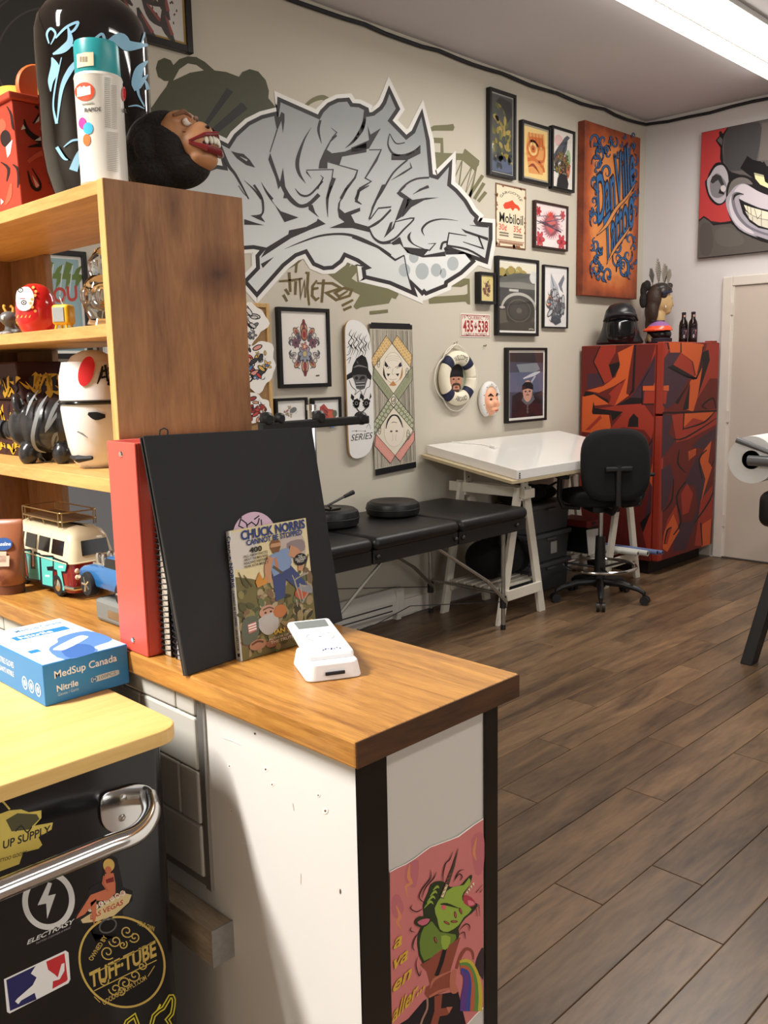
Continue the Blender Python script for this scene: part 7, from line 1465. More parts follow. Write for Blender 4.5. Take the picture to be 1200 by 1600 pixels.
# ---------------- brown lotion tube
tc_ = Vector((.702, 1.742, ZT))
tu = thing('lotion_tube', tc_, 'brown lotion tube standing on its cap beside the toy van', 'tube')
M_TUB = mat('brown_tube', (150, 92, 62), .35)
vs = []; fs = []; sg = 28
for z, rx, ry in ((.0, .026, .026), (.018, .026, .026), (.02, .029, .028), (.05, .031, .026), (.1, .033, .016), (.135, .034, .004), (.146, .034, .0015)):
    for k in range(sg): t_ = 2*PI*k/sg; vs.append((rx*math.cos(t_)*.72+ry*math.sin(t_)*.69, -rx*math.cos(t_)*.69+ry*math.sin(t_)*.72, z))
for i in range(6):
    for k in range(sg): fs.append((i*sg+k, i*sg+(k+1) % sg, (i+1)*sg+(k+1) % sg, (i+1)*sg+k))
fs += [tuple(range(sg))[::-1], tuple(6*sg+k for k in range(sg))]
mesh('tube_body', vs, fs, M_TUB, tu, False, True); lathe('cap', [(0, .0003), (.0265, .0003), (.027, .017), (0, .0175)], K(104, 62, 44), tu, seg=24)
A = Art(lambda p, hh: tc_+Vector((-.69, -.72, 0))*(.0335-.016*max(0, (p[1]-.04))/.06+hh)+Vector((.72, -.69, 0))*p[0]+Vector((0, 0, p[1])), 3e-5, 3e-4)
A.ell(0, .1, .017, .012, (44, 84, 150)); A.text('Vaseline', (-.014, .097), (.014, .097), (0, .007), (226, 230, 236), .01); A.line([(-.016, .076), (.006, .076)], .003, (206, 176, 156)); A.line([(-.016, .068), (.012, .068)], .003, (206, 176, 156)); A.ell(-.006, .036, .009, .007, (120, 66, 46)); A.build('print', tu)
# ---------------- toy van
vx0, vx1, vy0, vy1, vz = .748, .848, 1.578, 1.85, ZT+.012
va = thing('toy_van', ((vx0+vx1)/2, (vy0+vy1)/2, ZT), 'red and cream toy camper van with turquoise graffiti and a roof rack', 'toy van')
M_CR = mat('cream_enamel', (216, 204, 172), .3, 0, .5, coat=.3); M_VR = mat('red_enamel', (132, 30, 34), .25, 0, .5, coat=.3); M_DW = mat('dark_window', (24, 22, 22), .15)
def vsec(lv):   # rounded plan outline at a level: inset
    return rrect(vx0+lv, vy0+lv*1.2, vx1-lv, vy1-lv*1.2, .018)
def loft(name, levels, m, parent):
    vs = []; fs = []; n_ = len(vsec(0))
    for lv, z in levels: vs += [(a, b, z) for a, b in vsec(lv)]
    for i in range(len(levels)-1):
        for k in range(n_): fs.append((i*n_+k, i*n_+(k+1) % n_, (i+1)*n_+(k+1) % n_, (i+1)*n_+k))
    fs += [tuple(range(n_))[::-1], tuple((len(levels)-1)*n_+k for k in range(n_))]
    o = mesh(name, vs, fs, m, parent, True); return autosmooth(o)
loft('lower_body', [(.004, vz), (.0, vz+.008), (0, vz+.058)], M_VR, va); loft('upper_body', [(.0, vz+.0585), (.003, vz+.072), (.009, vz+.102), (.014, vz+.112), (.024, vz+.119), (.036, vz+.1225)], M_CR, va)
tube('belt_line', [(a, b, vz+.058) for a, b in vsec(-.0004)]+[(*vsec(-.0004)[0], vz+.058)], .0014, M_CR, va, True, 6)
# windows: end pane and side panes
def pane(name, q, m): slabquad(name, *q, .002, m, va, .0005)
zw0, zw1 = vz+.07, vz+.098
pane('window', (Vector((vx0+.03, vy0+.0073, zw1)), Vector((vx1-.018, vy0+.0073, zw1)), Vector((vx1-.016, vy0+.0022, zw0)), Vector((vx0+.028, vy0+.0022, zw0))), M_DW)
for k in range(4):
    ya, yb2 = vy0+.03+k*.058, vy0+.078+k*.058
    pane('window', (Vector((vx0+.0072, yb2, zw1)), Vector((vx0+.0072, ya, zw1)), Vector((vx0+.0016, ya, zw0)), Vector((vx0+.0016, yb2, zw0))), M_DW)
for yy in (vy0+.055, vy1-.055):
    for xx, sgn in ((vx0-.001, 1), (vx1+.001, -1)):
        wl = lathe('wheel', [(0, 0), (.02, 0), (.0225, .003), (.0225, .012), (.02, .015), (0, .015)], mat('tyre', (22, 22, 23), .8), va, (xx if sgn > 0 else xx-.015, yy, ZT+.0226), 24, True, 'x')
        lathe('hub_cap', [(0, -.0025), (.008, -.0015), (.012, 0), (0, .0)] if sgn > 0 else [(0, .0025), (.008, .0015), (.012, 0), (0, 0)], M_CHROME, wl, (xx if sgn > 0 else xx, yy, ZT+.0226), 18, True, 'x')
tube('bumper', [(vx0-.002, vy0+.02, vz+.012), (vx0+.004, vy0-.006, vz+.012), (vx0+.02, vy0-.009, vz+.012), (vx1-.02, vy0-.009, vz+.012), (vx1-.004, vy0-.006, vz+.012), (vx1+.002, vy0+.02, vz+.012)], .004, M_CHROME, va, True, 10)
for xx in (vx0+.035, vx1-.03): tube('overrider', [(xx, vy0-.0145, vz+.002), (xx, vy0-.0145, vz+.024)], .003, M_CHROME, va, True, 8)
for xx in (vx0+.014, vx1-.014):
    for zz in (vz+.032, vz+.044): ellipsoid('tail_light', (xx, vy0-.0005, zz), (.005, .003, .005), K(214, 190, 170), va, True, seg=12)
# roof rack
rz0 = vz+.1245; rr = rrect(vx0+.012, vy0+.05, vx1-.012, vy1-.05, .008, 3)
box('rack_floor', (vx0+.014, vy0+.052, rz0+.005), (vx1-.014, vy1-.052, rz0+.007), mat('rack_wood', (110, 86, 60), .6), va, True)
M_RK = mat('brass_rack', (176, 152, 104), .35, .7)
for zz in (rz0+.007, rz0+.024): tube('rack_rail', [(a, b, zz) for a, b in rr]+[(*rr[0], zz)], .0014, M_RK, va, True, 6)
for k in range(0, len(rr), 2): tube('rack_post', [(rr[k][0], rr[k][1], vz+.1195 if False else rz0-.004), (rr[k][0], rr[k][1], rz0+.024)], .0012, M_RK, va, True, 6)
for yy in (vy0+.07, (vy0+vy1)/2, vy1-.07): tube('rack_leg', [(vx0+.02, yy, rz0-.006), (vx0+.016, yy, rz0+.006)], .0014, M_RK, va, True, 6)
# graffiti on the van's side
A = Art(on_quad((vx0, vy1-.02, vz+.058), (vx0, vy0+.006, vz+.058), (vx0, vy1-.02, vz+.002), 200, 46), 3e-5, 3e-4); TQ = (88, 186, 180)
for k, p in enumerate(([(10, -2), (44, -4), (40, 14), (26, 16), (46, 44), (30, 46), (14, 20), (12, 44), (0, 44)], [(52, -2), (70, -4), (66, 26), (84, 24), (86, -2), (102, -2), (98, 40), (56, 44)], [(108, 0), (150, -4), (148, 10), (126, 14), (128, 20), (146, 18), (142, 44), (106, 46)], [(154, -2), (196, 0), (190, 12), (176, 14), (182, 44), (166, 46), (162, 14), (152, 14)])):
    A.line(p, 7, (24, 24, 26), 0, True); A.poly(p, TQ)
for L_ in ([(16, 8), (34, 6)], [(60, 6), (58, 34)], [(118, 30), (134, 28)], [(168, 8), (184, 6)]): A.line(L_, 3, (206, 232, 226))
A.build('graffiti', va)
# ---------------- toy car on a grey plinth
cxa, cya = .742, 1.385
gp = thing('grey_plinth', (cxa, cya, ZT), 'small grey display block under the blue toy car beside the binder', 'block')
o = box('block', (.716, 1.29, ZT+.0005), (.775, 1.425, ZT+.04), mat('grey_block', (120, 122, 118), .6), gp, True, bv=.006); box('label_plate', (.7152, 1.34, ZT+.012), (.7162, 1.38, ZT+.026), M_STEEL, gp, True)
zc_ = ZT+.0405
ca = thing('toy_car', (cxa, cya, zc_), 'blue toy hot rod with silver engine on the grey plinth', 'toy car')
M_CB = mat('blue_metallic', (44, 112, 176), .22, .2, .5, coat=.4)
YZ = lambda a, b, d: Vector((d, a, b))
prof = [(1.474, zc_+.03), (1.478, zc_+.042), (1.462, zc_+.05), (1.43, zc_+.056), (1.385, zc_+.058), (1.375, zc_+.078), (1.335, zc_+.08), (1.315, zc_+.058), (1.282, zc_+.054), (1.28, zc_+.03), (1.3, zc_+.018), (1.45, zc_+.018)]
prism('body', prof, .715, .772, YZ, M_CB, ca, True, bv=.006, smooth=True)
prism('window', [(1.38, zc_+.06), (1.372, zc_+.076), (1.338, zc_+.077), (1.322, zc_+.06)], .7142, .7148, YZ, M_DW, ca, True)
for yy in (1.437, 1.318):
    for xx, s_ in ((.708, 1), (.764, -1)):
        wl = lathe('wheel', [(.01, 0), (.0195, 0), (.0215, .003), (.0215, .013), (.0195, .016), (.0, .016)], MATS['tyre'], ca, (xx, yy, zc_+.0217), 26, True, 'x')
        if s_ > 0:
            lathe('rim', [(.013, .001), (.0145, .0005), (.0145, .006), (0, .006)], M_CHROME, wl, (xx-.0005, yy, zc_+.0217), 22, True, 'x')
            for k in range(5): a_ = 2*PI*k/5; tube('spoke', [(xx+.0006, yy, zc_+.0217), (xx+.0006, yy+.0135*math.cos(a_), zc_+.0217+.0135*math.sin(a_))], .0022, M_CHROME, wl, True, 6)
for k in range(4): lathe('intake', [(0, 0), (.006, 0), (.0065, .012), (.004, .018), (0, .018)], M_STEEL, ca, (.73+.022*(k % 2), 1.405+.02*(k//2), zc_+.058), 12, True)
box('engine_block', (.724, 1.395, zc_+.05), (.76, 1.44, zc_+.0595), M_STEEL, ca, True, bv=.003); tube('bumper', [(.713, 1.47, zc_+.03), (.72, 1.479, zc_+.03), (.767, 1.479, zc_+.03), (.774, 1.47, zc_+.03)], .003, M_CHROME, ca, True, 8)

# ================================================================== THINGS ON THE SHELVES
def on_shelf(x, y, X): return P(x, y, 'x', X)
S1, S2, S3 = 1.338, 1.576, SZ
# ---------------- daruma
c = on_shelf(58, 500, .755); R = .036
da = thing('daruma_doll', (c.x, c.y, S2), 'round red daruma doll with a white face on the upper shelf', 'doll')
lathe('body', [(0, 0), (.022, 0), (.03, .008), (.0365, .026), (.0365, .048), (.033, .068), (.024, .084), (.012, .091), (0, .0925)], mat('red_lacquer', (200, 34, 36), .15, 0, .5, coat=.4), da, seg=36)
A = Art(on_ellipsoid((c.x, c.y, S2+.046), (.0369, .0369, .0505)), 5e-5, 8e-4); A.sub = 3
A.poly([(28, 455), (44, 449), (53, 462), (50, 480), (37, 486), (27, 478)], (226, 222, 218), 3)
for x, y in ((32, 455), (37, 474)): A.ring(x+1, y-1, 3.5, 3, 1.6, (30, 28, 30)); A.ell(x+1, y-1, 1.4, 1.4, (30, 28, 30))
A.line([(32, 467), (40, 467)], 1.5, (170, 60, 60)); 
for k in range(7): A.ell(52+4*math.sin(k*1.2), 450+k*6, 2.2, 2.2, (222, 170, 90))
for k in range(4): A.line([(30+k*6, 492), (27+k*6, 500), (30+k*5, 508)], [1, 3, 1], (206, 176, 96), 2)
A.build('painted_face', da)
# ---------------- yellow toy television
c = on_shelf(99, 490, .745)
tv = thing('toy_television', (c.x, c.y, S2), 'tiny yellow toy television with aerial and legs next to the daruma', 'toy')
tv.rotation_euler = (0, 0, math.radians(-58))
M_YE = mat('yellow_plastic', (222, 176, 40), .3)
bev(box('case', (-.0165, -.013, .011), (.0165, .014, .046), M_YE, tv), .006, 4); bev(box('screen', (-.0125, -.0145, .016), (.0095, -.0128, .041), mat('tv_screen', (150, 156, 158), .1), tv), .003, 3)
for sx in (-1, 1):
    tube('aerial', [(sx*.001, 0, .046), (sx*.006, 0, .06)], .0009, M_STEEL, tv, seg=6)
    for sy_ in (-1, 1): tube('leg', [(sx*.009, sy_*.008, .0125), (sx*.012, sy_*.0105, .0)], [.0024, .0018], M_YE, tv, seg=8)
# ---------------- small grey figure
c = on_shelf(16, 500, .74)
gf = thing('vinyl_figure', (c.x, c.y, S2), 'small grey vinyl bug-like figure beside the red daruma', 'figurine')
organic('body', [((c.x, c.y, S2+.012), (.012, .011, .012)), ((c.x-.004, c.y-.002, S2+.033), (.0165, .0165, .014)), ((c.x+.004, c.y-.016, S2+.008), (.008, .01, .006)), ((c.x-.006, c.y+.012, S2+.006), (.008, .008, .006))], mat('grey_vinyl', (92, 92, 90), .4), .0022, gf, True, 4)
for sx, t_ in ((-1, 0), (1, 1)): tube('antenna', [(c.x+sx*.006, c.y, S2+.044), (c.x+sx*.009, c.y+.004, S2+.053), (c.x+sx*.006, c.y+.008, S2+.057)], [.0028, .0022, .0032], K(206, 150, 50), gf, True, 8)
ellipsoid('eye', (c.x-.017, c.y-.008, S2+.034), (.003, .005, .005), K(196, 206, 210), gf, True, seg=12)
for sx in (-1, 1): ellipsoid('foot', (c.x-.012, c.y+sx*.01, S2+.0045), (.009, .007, .0045), K(150, 148, 144), gf, True, seg=14)
# ---------------- glass figurine
c = on_shelf(163, 490, .80)
gg = thing('glass_figurine', (c.x, c.y, S2), 'clear glass seated figurine tucked behind the wooden side panel', 'figurine')
M_GL = mat('clear_glass', (240, 240, 238), .03, 0, .5, trans=1, ior=1.45)
lathe('figure', [(0, 0), (.03, 0), (.033, .008), (.026, .02), (.034, .04), (.037, .062), (.03, .082), (.02, .094), (.023, .105), (.021, .12), (.014, .13), (.008, .14), (0, .143)], M_GL, gg, seg=28)
for k in range(6): a_ = 2*PI*k/6; ellipsoid('facet', (.031*math.cos(a_), .031*math.sin(a_), .058), (.012, .012, .017), M_GL, gg, seg=12)
# ---------------- box with yellow scrollwork
c = on_shelf(40, 700, .83)
bxx = thing('patterned_box', (.85, 1.93, S1), 'dark maroon box with yellow graffiti scrolls behind the black pig', 'box')
hexa('box', [(.79, 1.81, S1+.0005), (.92, 1.81, S1+.0005), (.92, 2.1, S1+.0005), (.79, 2.1, S1+.0005)], [(.79, 1.81, S1+.115), (.92, 1.81, S1+.115), (.92, 2.1, S1+.115), (.79, 2.1, S1+.115)], K(62, 34, 34), bxx, True, .003)
hexa('lid', [(.782, 1.802, S1+.1155), (.925, 1.802, S1+.1155), (.925, 2.11, S1+.1155), (.782, 2.11, S1+.1155)], [(.79, 1.84, S1+.192), (.915, 1.84, S1+.192), (.915, 2.09, S1+.192), (.79, 2.09, S1+.192)], K(62, 34, 34), bxx, True, .004)
box('plinth', (.777, 1.795, S1+.0002), (.927, 2.12, S1+.03), K(58, 32, 32), bxx, True, bv=.002)
YS = (206, 160, 44); rnd = random.Random(5)
for (f, W_, H_) in ((on_quad((.782, 2.11, S1+.17), (.782, 1.81, S1+.17), (.782, 2.11, S1+.117), 300, 53), 300, 53), (on_quad((.785, 1.806, S1+.17), (.922, 1.806, S1+.17), (.785, 1.8015, S1+.117), 140, 53), 140, 53), (on_quad((.79, 1.81, S1+.114), (.92, 1.81, S1+.114), (.79, 1.81, S1+.032), 130, 82), 130, 82), (on_quad((.79, 2.1, S1+.114), (.79, 1.81, S1+.114), (.79, 2.1, S1+.032), 290, 82), 290, 82), (on_quad((.777, 2.12, S1+.03), (.777, 1.795, S1+.03), (.777, 2.12, S1+.001), 325, 29), 325, 29)):
    A = Art(f, 3e-5, 4e-4)
    for k in range(9):
        x = 15+k*(W_-40)/8; a_ = rnd.uniform(-1, 1)
        A.line([(x-20, H_*rnd.uniform(.1, .9)), (x, H_*rnd.uniform(.1, .9)), (x+16, H_*rnd.uniform(.1, .9)), (x+34, H_*rnd.uniform(.1, .9))], [1, 8, 10, 1], YS, 4)
        A.poly([(x, H_*.2), (x+12, H_*.1), (x+8, H_*.5), (x+18, H_*.6), (x-2, H_*.9)], YS if k % 2 else (40, 22, 24))
    A.build('scrollwork', bxx)
# ---------------- black piggy bank
c = on_shelf(80, 660, .765); s_ = mpp(c)
pg = thing('piggy_bank', (c.x, c.y, S1), 'glossy black piggy bank with grey graffiti lines on the middle shelf', 'piggy bank')
M_PIG = mat('black_ceramic', (34, 34, 37), .28, 0, .5, coat=.2); cz = S1+.068
dl = Vector((-.55, .83, 0)); rt_ = Vector((.83, .55, 0))
def pp_(a, b, z): return tuple(Vector((c.x, c.y, 0))+dl*a+rt_*b+Vector((0, 0, S1+z)))
ang = math.atan2(dl.y, dl.x)
organic('body', [(pp_(0, 0, .07), (.066, .052, .052), (0, 0, ang)), (pp_(.045, 0, .068), (.04, .042, .043), (0, 0, ang)), (pp_(.08, 0, .062), (.024, .02, .02), (0, 0, ang)), (pp_(.035, .028, .018), (.018, .018, .022)), (pp_(.035, -.028, .018), (.018, .018, .022)), (pp_(-.035, .028, .018), (.018, .018, .022)), (pp_(-.035, -.028, .018), (.018, .018, .022)), (pp_(.05, -.026, .112), (.009, .014, .022), (.3, .3, ang)), (pp_(.05, .026, .112), (.009, .014, .022), (-.3, .3, ang))], M_PIG, .0035, pg, True, 3)
lathe('snout', [(0, 0), (.018, 0), (.019, .006), (0, .008)], K(58, 58, 62), pg, (0, 0, 0), 20).location = Vector(pp_(.098, 0, .062))-Vector((c.x, c.y, S1)); bpy.data.objects[pg.children[-1].name].rotation_euler = (0, PI/2, ang)
A = Art(on_ellipsoid(pp_(.012, 0, .07), (.06, .062, .056)), 3e-5, 2.2e-3); A.sub = 4; GP = (128, 132, 134)
for L_, w_ in (([(74, 620), (62, 640), (52, 680), (58, 700), (72, 705)], [1, 5, 6, 4, 1]), ([(96, 622), (84, 640), (72, 672), (96, 640), (90, 690), (80, 700)], [2, 6, 4, 5, 6, 2]), ([(100, 695), (98, 680), (86, 678), (82, 692), (88, 702)], [2, 4, 5, 4, 2]), ([(112, 630), (104, 650), (102, 664)], [1, 3, 1]), ([(60, 612), (48, 632), (42, 650)], [1, 4, 1]), ([(66, 712), (76, 722), (86, 716)], [1, 3, 1])): A.line(L_, w_, GP, 4)
A.build('graffiti', pg)
# ---------------- white display helmet with a headband
c = on_shelf(150, 660, .775)
wh = thing('white_helmet', (c.x, c.y, S1), 'white full-face display helmet with a white headband bearing a red sun', 'helmet')
M_WH = mat('white_gloss', (232, 230, 228), .18, 0, .5, coat=.3)
prof = [(0, .0), (.03, .0), (.042, .012), (.05, .04), (.056, .08), (.058, .105), (.056, .12)]
lathe('shell', prof+[(.055, .128), (.054, .15), (.048, .176), (.034, .195), (.016, .204), (0, .206)], M_WH, wh, seg=40)
lathe('headband', [(.0565, .118), (.0585, .12), (.057, .16), (.051, .185), (.05, .185), (.056, .158), (.0565, .118)], mat('white_cotton', (232, 230, 230), .85), wh, seg=40)
tube('brow_trim', [(.0585*math.cos(t_), .0585*math.sin(t_), .115) for t_ in [2*PI*k/32 for k in range(33)]], .0032, M_GB, wh, seg=8)
A = Art(on_cylinder(c.x, c.y, .0588), 3e-5, 3e-4); A.sub = 4
A.ell(135, 580, 12, 24, (206, 44, 48), .25)
for L_ in ([(160, 572), (158, 585), (152, 600)], [(164, 570), (168, 596)], [(160, 580), (168, 578)], [(158, 590), (168, 588)], [(172, 568), (170, 585)], [(168, 576), (182, 572)], [(172, 584), (184, 580)], [(176, 572), (170, 600), (178, 604)], [(178, 590), (186, 606)]): A.line(L_, [4, 3] if len(L_) == 2 else [3, 5, 2], (26, 25, 27))
A.build('headband_print', wh)
A = Art(on_cylinder(c.x, c.y, .0575), 3e-5, 2.2e-3); A.sub = 4
A.line([(138, 646), (150, 650), (164, 650)], [4, 13, 5], (30, 30, 33), 4); A.line([(122, 674), (130, 678), (138, 684)], [2, 3, 1], (120, 120, 122)); A.build('visor_slot', wh)
tube('chin_vent', [(-.03, -.036, .02), (-.044, -.012, .018), (-.043, .016, .02)], [.003, .007, .003], K(40, 40, 43), wh, seg=8)
# ---------------- tall black glass bottle with sky-blue lettering
bc = on_shelf(155, 250, .83); bcx, bcy = bc.x, bc.y
bo = thing('glass_jug', (bcx, bcy, SZ), 'very large glossy black glass jug painted with sky-blue graffiti on top of the shelf', 'bottle')
Rb = .0939
prof = [(0, 0), (.062, 0), (.07, .006), (.078, .03), (.086, .06), (Rb, .1), (Rb, .26), (.0895, .285), (.084, .305), (.072, .322), (.055, .335), (.036, .343), (.024, .352), (.0215, .37), (.0215, .4), (.027, .402), (.027, .416), (.02, .418), (0, .418)]
prof = [(r_*(1.0 if abs(r_-Rb) < 1e-9 else 1.0375), z_*1.03) for r_, z_ in prof]
lathe('jug', prof, mat('black_glass', (20, 15, 14), .05, 0, .5, coat=.3), bo, seg=56)
lathe('stopper', [(0, .431), (.019, .431), (.021, .453), (0, .456)], K(110, 84, 56), bo, seg=20)
A = Art(on_cylinder(bcx, bcy, Rb), 3e-5, 6e-4).z(0, 0, 3); A.sub = 8; SB = (136, 182, 208)
for L_, w_ in (([(232, 205), (222, 160), (240, 135), (262, 160), (240, 210)], [6, 10, 12, 10, 4]), ([(262, 180), (310, 130), (365, 105), (350, 140), (320, 160)], [8, 12, 12, 12, 8]), ([(318, 120), (330, 190), (300, 230), (250, 255)], [4, 28, 34, 8]), ([(330, 215), (420, 200), (475, 160), (490, 190)], [10, 14, 12, 16]), ([(500, 205), (560, 185), (600, 215), (690, 210)], [20, 60, 50, 12]), ([(660, 205), (672, 170), (676, 150)], [6, 10, 4]), ([(245, 270), (260, 320), (240, 380), (240, 430)], [6, 42, 26, 4]), ([(380, 270), (330, 330), (290, 420), (270, 580)], [14, 26, 18, 4]), ([(290, 270), (262, 400), (252, 500), (268, 580)], [4, 8, 8, 14]), ([(690, 285), (650, 330), (640, 400), (690, 350)], [6, 40, 44, 6]), ([(640, 400), (650, 450), (675, 500)], [20, 10, 6]), ([(680, 380), (692, 420)], [10, 20]), ([(300, 690), (340, 660), (385, 655)], [4, 10, 10]), ([(268, 690), (300, 740), (320, 750)], [16, 14, 4]), ([(345, 800), (365, 740), (385, 700)], [40, 30, 20]), ([(600, 500), (640, 495), (675, 510)], [4, 8, 4])):
    A.line(L_, w_, SB, 6)
A.build('graffiti', bo)
# ---------------- spray can
sc = on_shelf(161, 240, .728); scx, scy = sc.x, sc.y
cn = thing('spray_can', (scx, scy, SZ), 'white spray paint can with a teal cap at the shelf corner', 'spray can')
k_ = mpp(sc); Rc = 36*k_; H1 = P(161, 118, 'x', scx).z-SZ; H2 = P(150, 70, 'x', scx).z-SZ
lathe('can', [(0, 0), (Rc*.97, 0), (Rc*1.02, .003), (Rc, .006), (Rc, H1-.006), (Rc*1.02, H1-.004), (Rc*.98, H1), (0, H1)], mat('can_white', (222, 218, 208), .3, .1), cn, seg=40)
lathe('cap', [(0, H1), (Rc*.93, H1), (Rc*.95, H1+.002), (Rc*.93, H2-.004), (Rc*.9, H2), (0, H2+.001)], mat('teal_plastic', (40, 150, 156), .35), cn, seg=40)
A = Art(on_cylinder(scx, scy, Rc), 3e-5, 3e-4).z(0, 0, 3); A.sub = 5
A.ell(398, 430, 46, 44, (206, 74, 40)); A.poly([(362, 412), (378, 404), (384, 410), (394, 402), (402, 408), (424, 402), (426, 442), (364, 456)], (232, 228, 222)); A.text('RAPIDE', (398, 526), (474, 520), (0, -18), (70, 66, 62), .02); A.line([(386, 490), (438, 482)], 7, (150, 146, 138))
A.ell(388, 578, 17, 27, (206, 60, 150)); A.ell(414, 602, 22, 28, (52, 176, 216)); A.ell(408, 656, 17, 28, (232, 112, 46)); A.ell(578, 440, 10, 34, (196, 60, 60))
for k in range(26): A.line([(490, 365+k*9.2), (516, 368+k*9.2)], 3.5, (166, 162, 154)); A.line([(520, 400+k*8), (545, 404+k*8)], 2.5, (176, 172, 164))
for k in range(22): A.line([(500, 620+k*8.5), (550, 626+k*8.5)], 3, (176, 172, 164))
A.text('R', (570, 528), (588, 530), (0, -20), (60, 58, 56), .02); A.build('printed_label', cn)
A = Art(on_cylinder(scx, scy, Rc*.95), 3e-5, 6e-4).z(0, 0, 3); A.sub = 5; A.poly([(362, 256), (400, 246), (438, 245), (440, 308), (400, 312), (364, 320)], (226, 212, 178))
for k in range(10): A.line([(375+k*4, 266), (375+k*4, 292)], 1.6+(k % 3), (110, 100, 84))
A.build('price_sticker', cn)
# ---------------- ape head mask
gc = on_shelf(264, 234, .842); gk = mpp(gc)
go = thing('ape_mask', (gc.x, gc.y, SZ), 'dark furry ape head mask with tan face and bared teeth on top of the shelf', 'mask')
F = Vector((.46, -.80, .26)).normalized(); SI = Vector((0, 0, 1)).cross(F).normalized(); UP = F.cross(SI)
R3 = Matrix((F, SI, UP)).transposed().to_euler()
def g3(a, b, z): return tuple(gc+F*a+SI*b+UP*z)
M_FUR = mat('black_fur', (30, 27, 25), .9, bump=.8, bscale=160, var=.3, vscale=80); M_APE = mat('tan_ape_skin', (172, 122, 84), .5, var=.25, vscale=45); M_LIP = mat('dark_red_lip', (112, 30, 34), .3)
hz = gc.z-SZ
organic('fur_head', [(g3(-.02, 0, .005), (.05, .05, .056), R3), (g3(-.045, 0, .0), (.034, .048, .044), R3), ((gc.x-.015, gc.y+.01, SZ+.032), (.05, .046, .032)), (g3(.015, 0, -.04), (.044, .044, .026), R3), (g3(.01, -.03, -.012), (.03, .02, .04), R3), (g3(.0, 0, .04), (.034, .042, .018), R3), (g3(-.02, .046, .0), (.016, .014, .024), R3), (g3(-.02, -.046, .0), (.016, .014, .024), R3)], M_FUR, .0035, go, True, 1)
organic('face', [(g3(.022, 0, .006), (.03, .042, .044), R3), (g3(.05, 0, -.012), (.032, .036, .03), R3), (g3(.034, 0, .034), (.022, .038, .012), R3), (g3(.058, 0, .002), (.022, .027, .018), R3), (g3(.062, .0, .012), (.012, .017, .009), R3), (g3(.05, 0, -.036), (.024, .032, .016), R3)], M_APE, .0028, go, True, 3)
tube('upper_lip', [g3(.052, -.037, -.014), g3(.076, -.024, -.009), g3(.086, 0, -.006), g3(.076, .024, -.009), g3(.052, .037, -.014)], [.0022, .0034, .0038, .0034, .0022], M_LIP, go, True)
tube('lower_lip', [g3(.052, -.037, -.016), g3(.073, -.026, -.03), g3(.081, 0, -.033), g3(.073, .026, -.03), g3(.052, .037, -.016)], [.0025, .0055, .0062, .0055, .0025], M_LIP, go, True)
organic('mouth', [(g3(.066, 0, -.019), (.014, .028, .01), R3)], K(60, 16, 20), .002, go, True, 1)
for k in range(7):
    b_ = -.021+.007*k; ellipsoid('tooth', g3(.0825-.55*b_*b_/.03, b_, -.0165), (.0036, .0036, .0068), K(226, 222, 206), go, True, tuple(R3), 10)
for s2 in (-1, 1):
    ellipsoid('eye', g3(.0505, s2*.0195, .021), (.006, .0075, .0065), K(214, 206, 198), go, True, tuple(R3), 14); ellipsoid('iris', g3(.0553, s2*.0195, .0225), (.0022, .004, .004), K(176, 96, 60), go, True, tuple(R3), 10)
    ellipsoid('nostril', g3(.078, s2*.009, .0055), (.004, .005, .003), K(50, 28, 24), go, True, tuple(R3), 10); tube('crease', [g3(.044, s2*.03, .006), g3(.056, s2*.028, -.002), g3(.06, s2*.03, -.012)], [.001, .0022, .001], K(110, 66, 50), go, True, 6)
    tube('brow', [g3(.04, s2*.038, .031), g3(.052, s2*.02, .0365), g3(.054, s2*.004, .032)], [.0025, .0045, .0025], K(112, 76, 54), go, True, 8)
# ---------------- red painted wooden box with yellow and orange tops
rc_ = on_shelf(34, 300, .765)
rx0, ry0 = .745, rc_.y-.015
rbx = thing('painted_bird_box', (.82, ry0+.09, SZ), 'red flared wooden box with black graffiti faces and a round hole', 'box')
M_RBX = mat('painted_red_wood', (178, 60, 40), .5, var=.08, vscale=20)
ryf = P(32, 300, 'x', .745).y; yA = P(100, 300, 'y', ryf+.0).x
bz0, bz1 = SZ+.0005, P(34, 150, 'x', .745).z
x0_, x1_, y0_, y1_ = .745, .86, ryf, ryf+.15
hexa('box', [(x0_, y0_, bz0), (x1_, y0_, bz0), (x1_, y1_, bz0), (x0_, y1_, bz0)], [(x0_-.006, y0_-.006, bz1), (x1_+.006, y0_-.006, bz1), (x1_+.006, y1_+.006, bz1), (x0_-.006, y1_+.006, bz1)], M_RBX, rbx, True, .002)
hexa('rim', [(x0_-.012, y0_-.012, bz1), (x1_+.012, y0_-.012, bz1), (x1_+.012, y1_+.012, bz1), (x0_-.012, y1_+.012, bz1)], [(x0_-.014, y0_-.014, bz1+.012), (x1_+.014, y0_-.014, bz1+.012), (x1_+.014, y1_+.014, bz1+.012), (x0_-.014, y1_+.014, bz1+.012)], mat('red_rim', (190, 70, 46), .5), rbx, True, .003)
def rb_left(p, hh): v_ = P(p[0], p[1], 'x', x0_-.003); v_.y = max(y0_-.004, min(y1_, v_.y)); v_.z = max(bz0+.003, min(bz1-.002, v_.z)); v_.x = x0_-.006*(v_.z-bz0)/(bz1-bz0)-hh; return v_
def rb_right(p, hh): v_ = P(p[0], p[1], 'y', y0_-.003); v_.x = max(x0_-.004, min(x1_+.004, v_.x)); v_.z = max(bz0+.003, min(bz1-.002, v_.z)); v_.y = y0_-.006*(v_.z-bz0)/(bz1-bz0)-hh; return v_
A = Art(rb_left, 3e-5, 4e-4).z(0, 0, 3); BKK = (40, 26, 26); LR = (206, 92, 66)
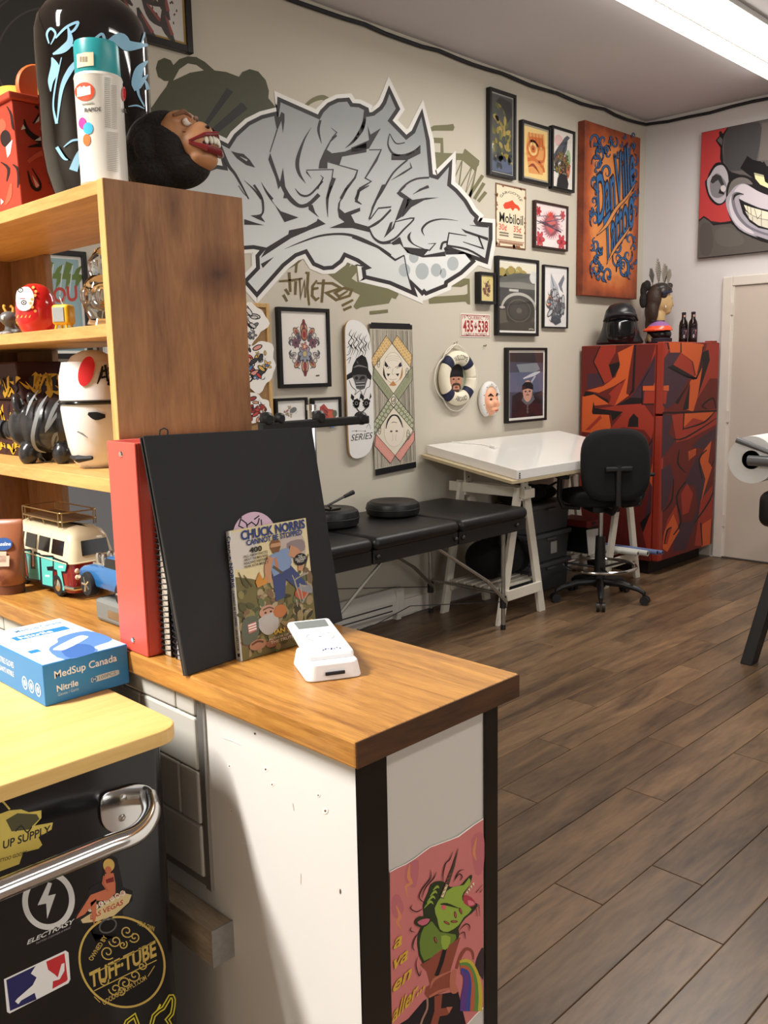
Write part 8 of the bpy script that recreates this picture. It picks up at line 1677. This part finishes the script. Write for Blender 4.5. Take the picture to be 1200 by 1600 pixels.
A.line([(10, 560), (20, 590), (6, 630)], [20, 30, 10], LR, 3); A.line([(40, 500), (60, 540), (66, 600), (90, 620)], [4, 12, 10, 3], BKK, 3); A.ell(30, 650, 24, 40, BKK); A.poly([(30, 690), (62, 655), (50, 720), (36, 740)], (224, 220, 216)); A.line([(5, 760), (40, 790), (30, 850)], [4, 14, 4], BKK, 3); A.line([(60, 770), (86, 800), (80, 880)], [4, 16, 4], BKK, 3); A.line([(50, 860), (40, 920), (20, 960)], [10, 22, 8], LR, 3); A.poly([(0, 930), (14, 945), (0, 960)], (224, 220, 216)); A.build('graffiti', rbx)
A = Art(rb_right, 3e-5, 4e-4).z(0, 0, 3)
A.poly([(190, 460), (235, 450), (240, 500), (200, 490)], BKK); A.poly([(205, 482), (232, 470), (226, 492)], (214, 190, 190)); A.line([(160, 500), (190, 520), (170, 560), (150, 580)], [10, 18, 16, 4], BKK, 3); A.poly([(160, 580), (190, 530), (180, 570)], (214, 206, 204)); A.line([(110, 560), (130, 620), (190, 660), (215, 640)], [6, 22, 26, 10], BKK, 3); A.poly([(96, 610), (106, 584), (118, 604)], (224, 220, 216)); A.poly([(160, 660), (190, 640), (200, 660)], (214, 206, 204)); A.line([(130, 690), (200, 680), (270, 700)], [4, 20, 6], BKK, 3); A.line([(130, 760), (190, 720), (250, 730), (290, 800)], [16, 24, 24, 10], LR, 3); A.line([(130, 800), (150, 870), (180, 890), (190, 860), (150, 790)], [6, 14, 14, 10, 4], BKK, 3); A.poly([(150, 820), (185, 870), (170, 880)], (226, 170, 170)); A.line([(230, 860), (270, 830), (290, 840)], [6, 16, 4], BKK, 3); A.line([(240, 500), (255, 560), (250, 640)], [6, 18, 6], BKK, 3); A.build('graffiti', rbx)
yb_top = bz1+.012
ellipsoid('yellow_lump', (x0_+.05, y1_-.03, yb_top+.014), (.045, .065, .032), mat('yellow_foam', (222, 176, 66), .7), rbx, True)
od = lathe('orange_ear', [(0, 0), (.042, 0), (.045, .004), (.045, .008), (.042, .012), (0, .012)], mat('orange_paint', (206, 104, 44), .5), rbx, (0, 0, 0), 30, False, 'y'); ww = P(64, 140, 'y', y0_+.05); od.location = ww-Vector((.82, ry0+.09, SZ))
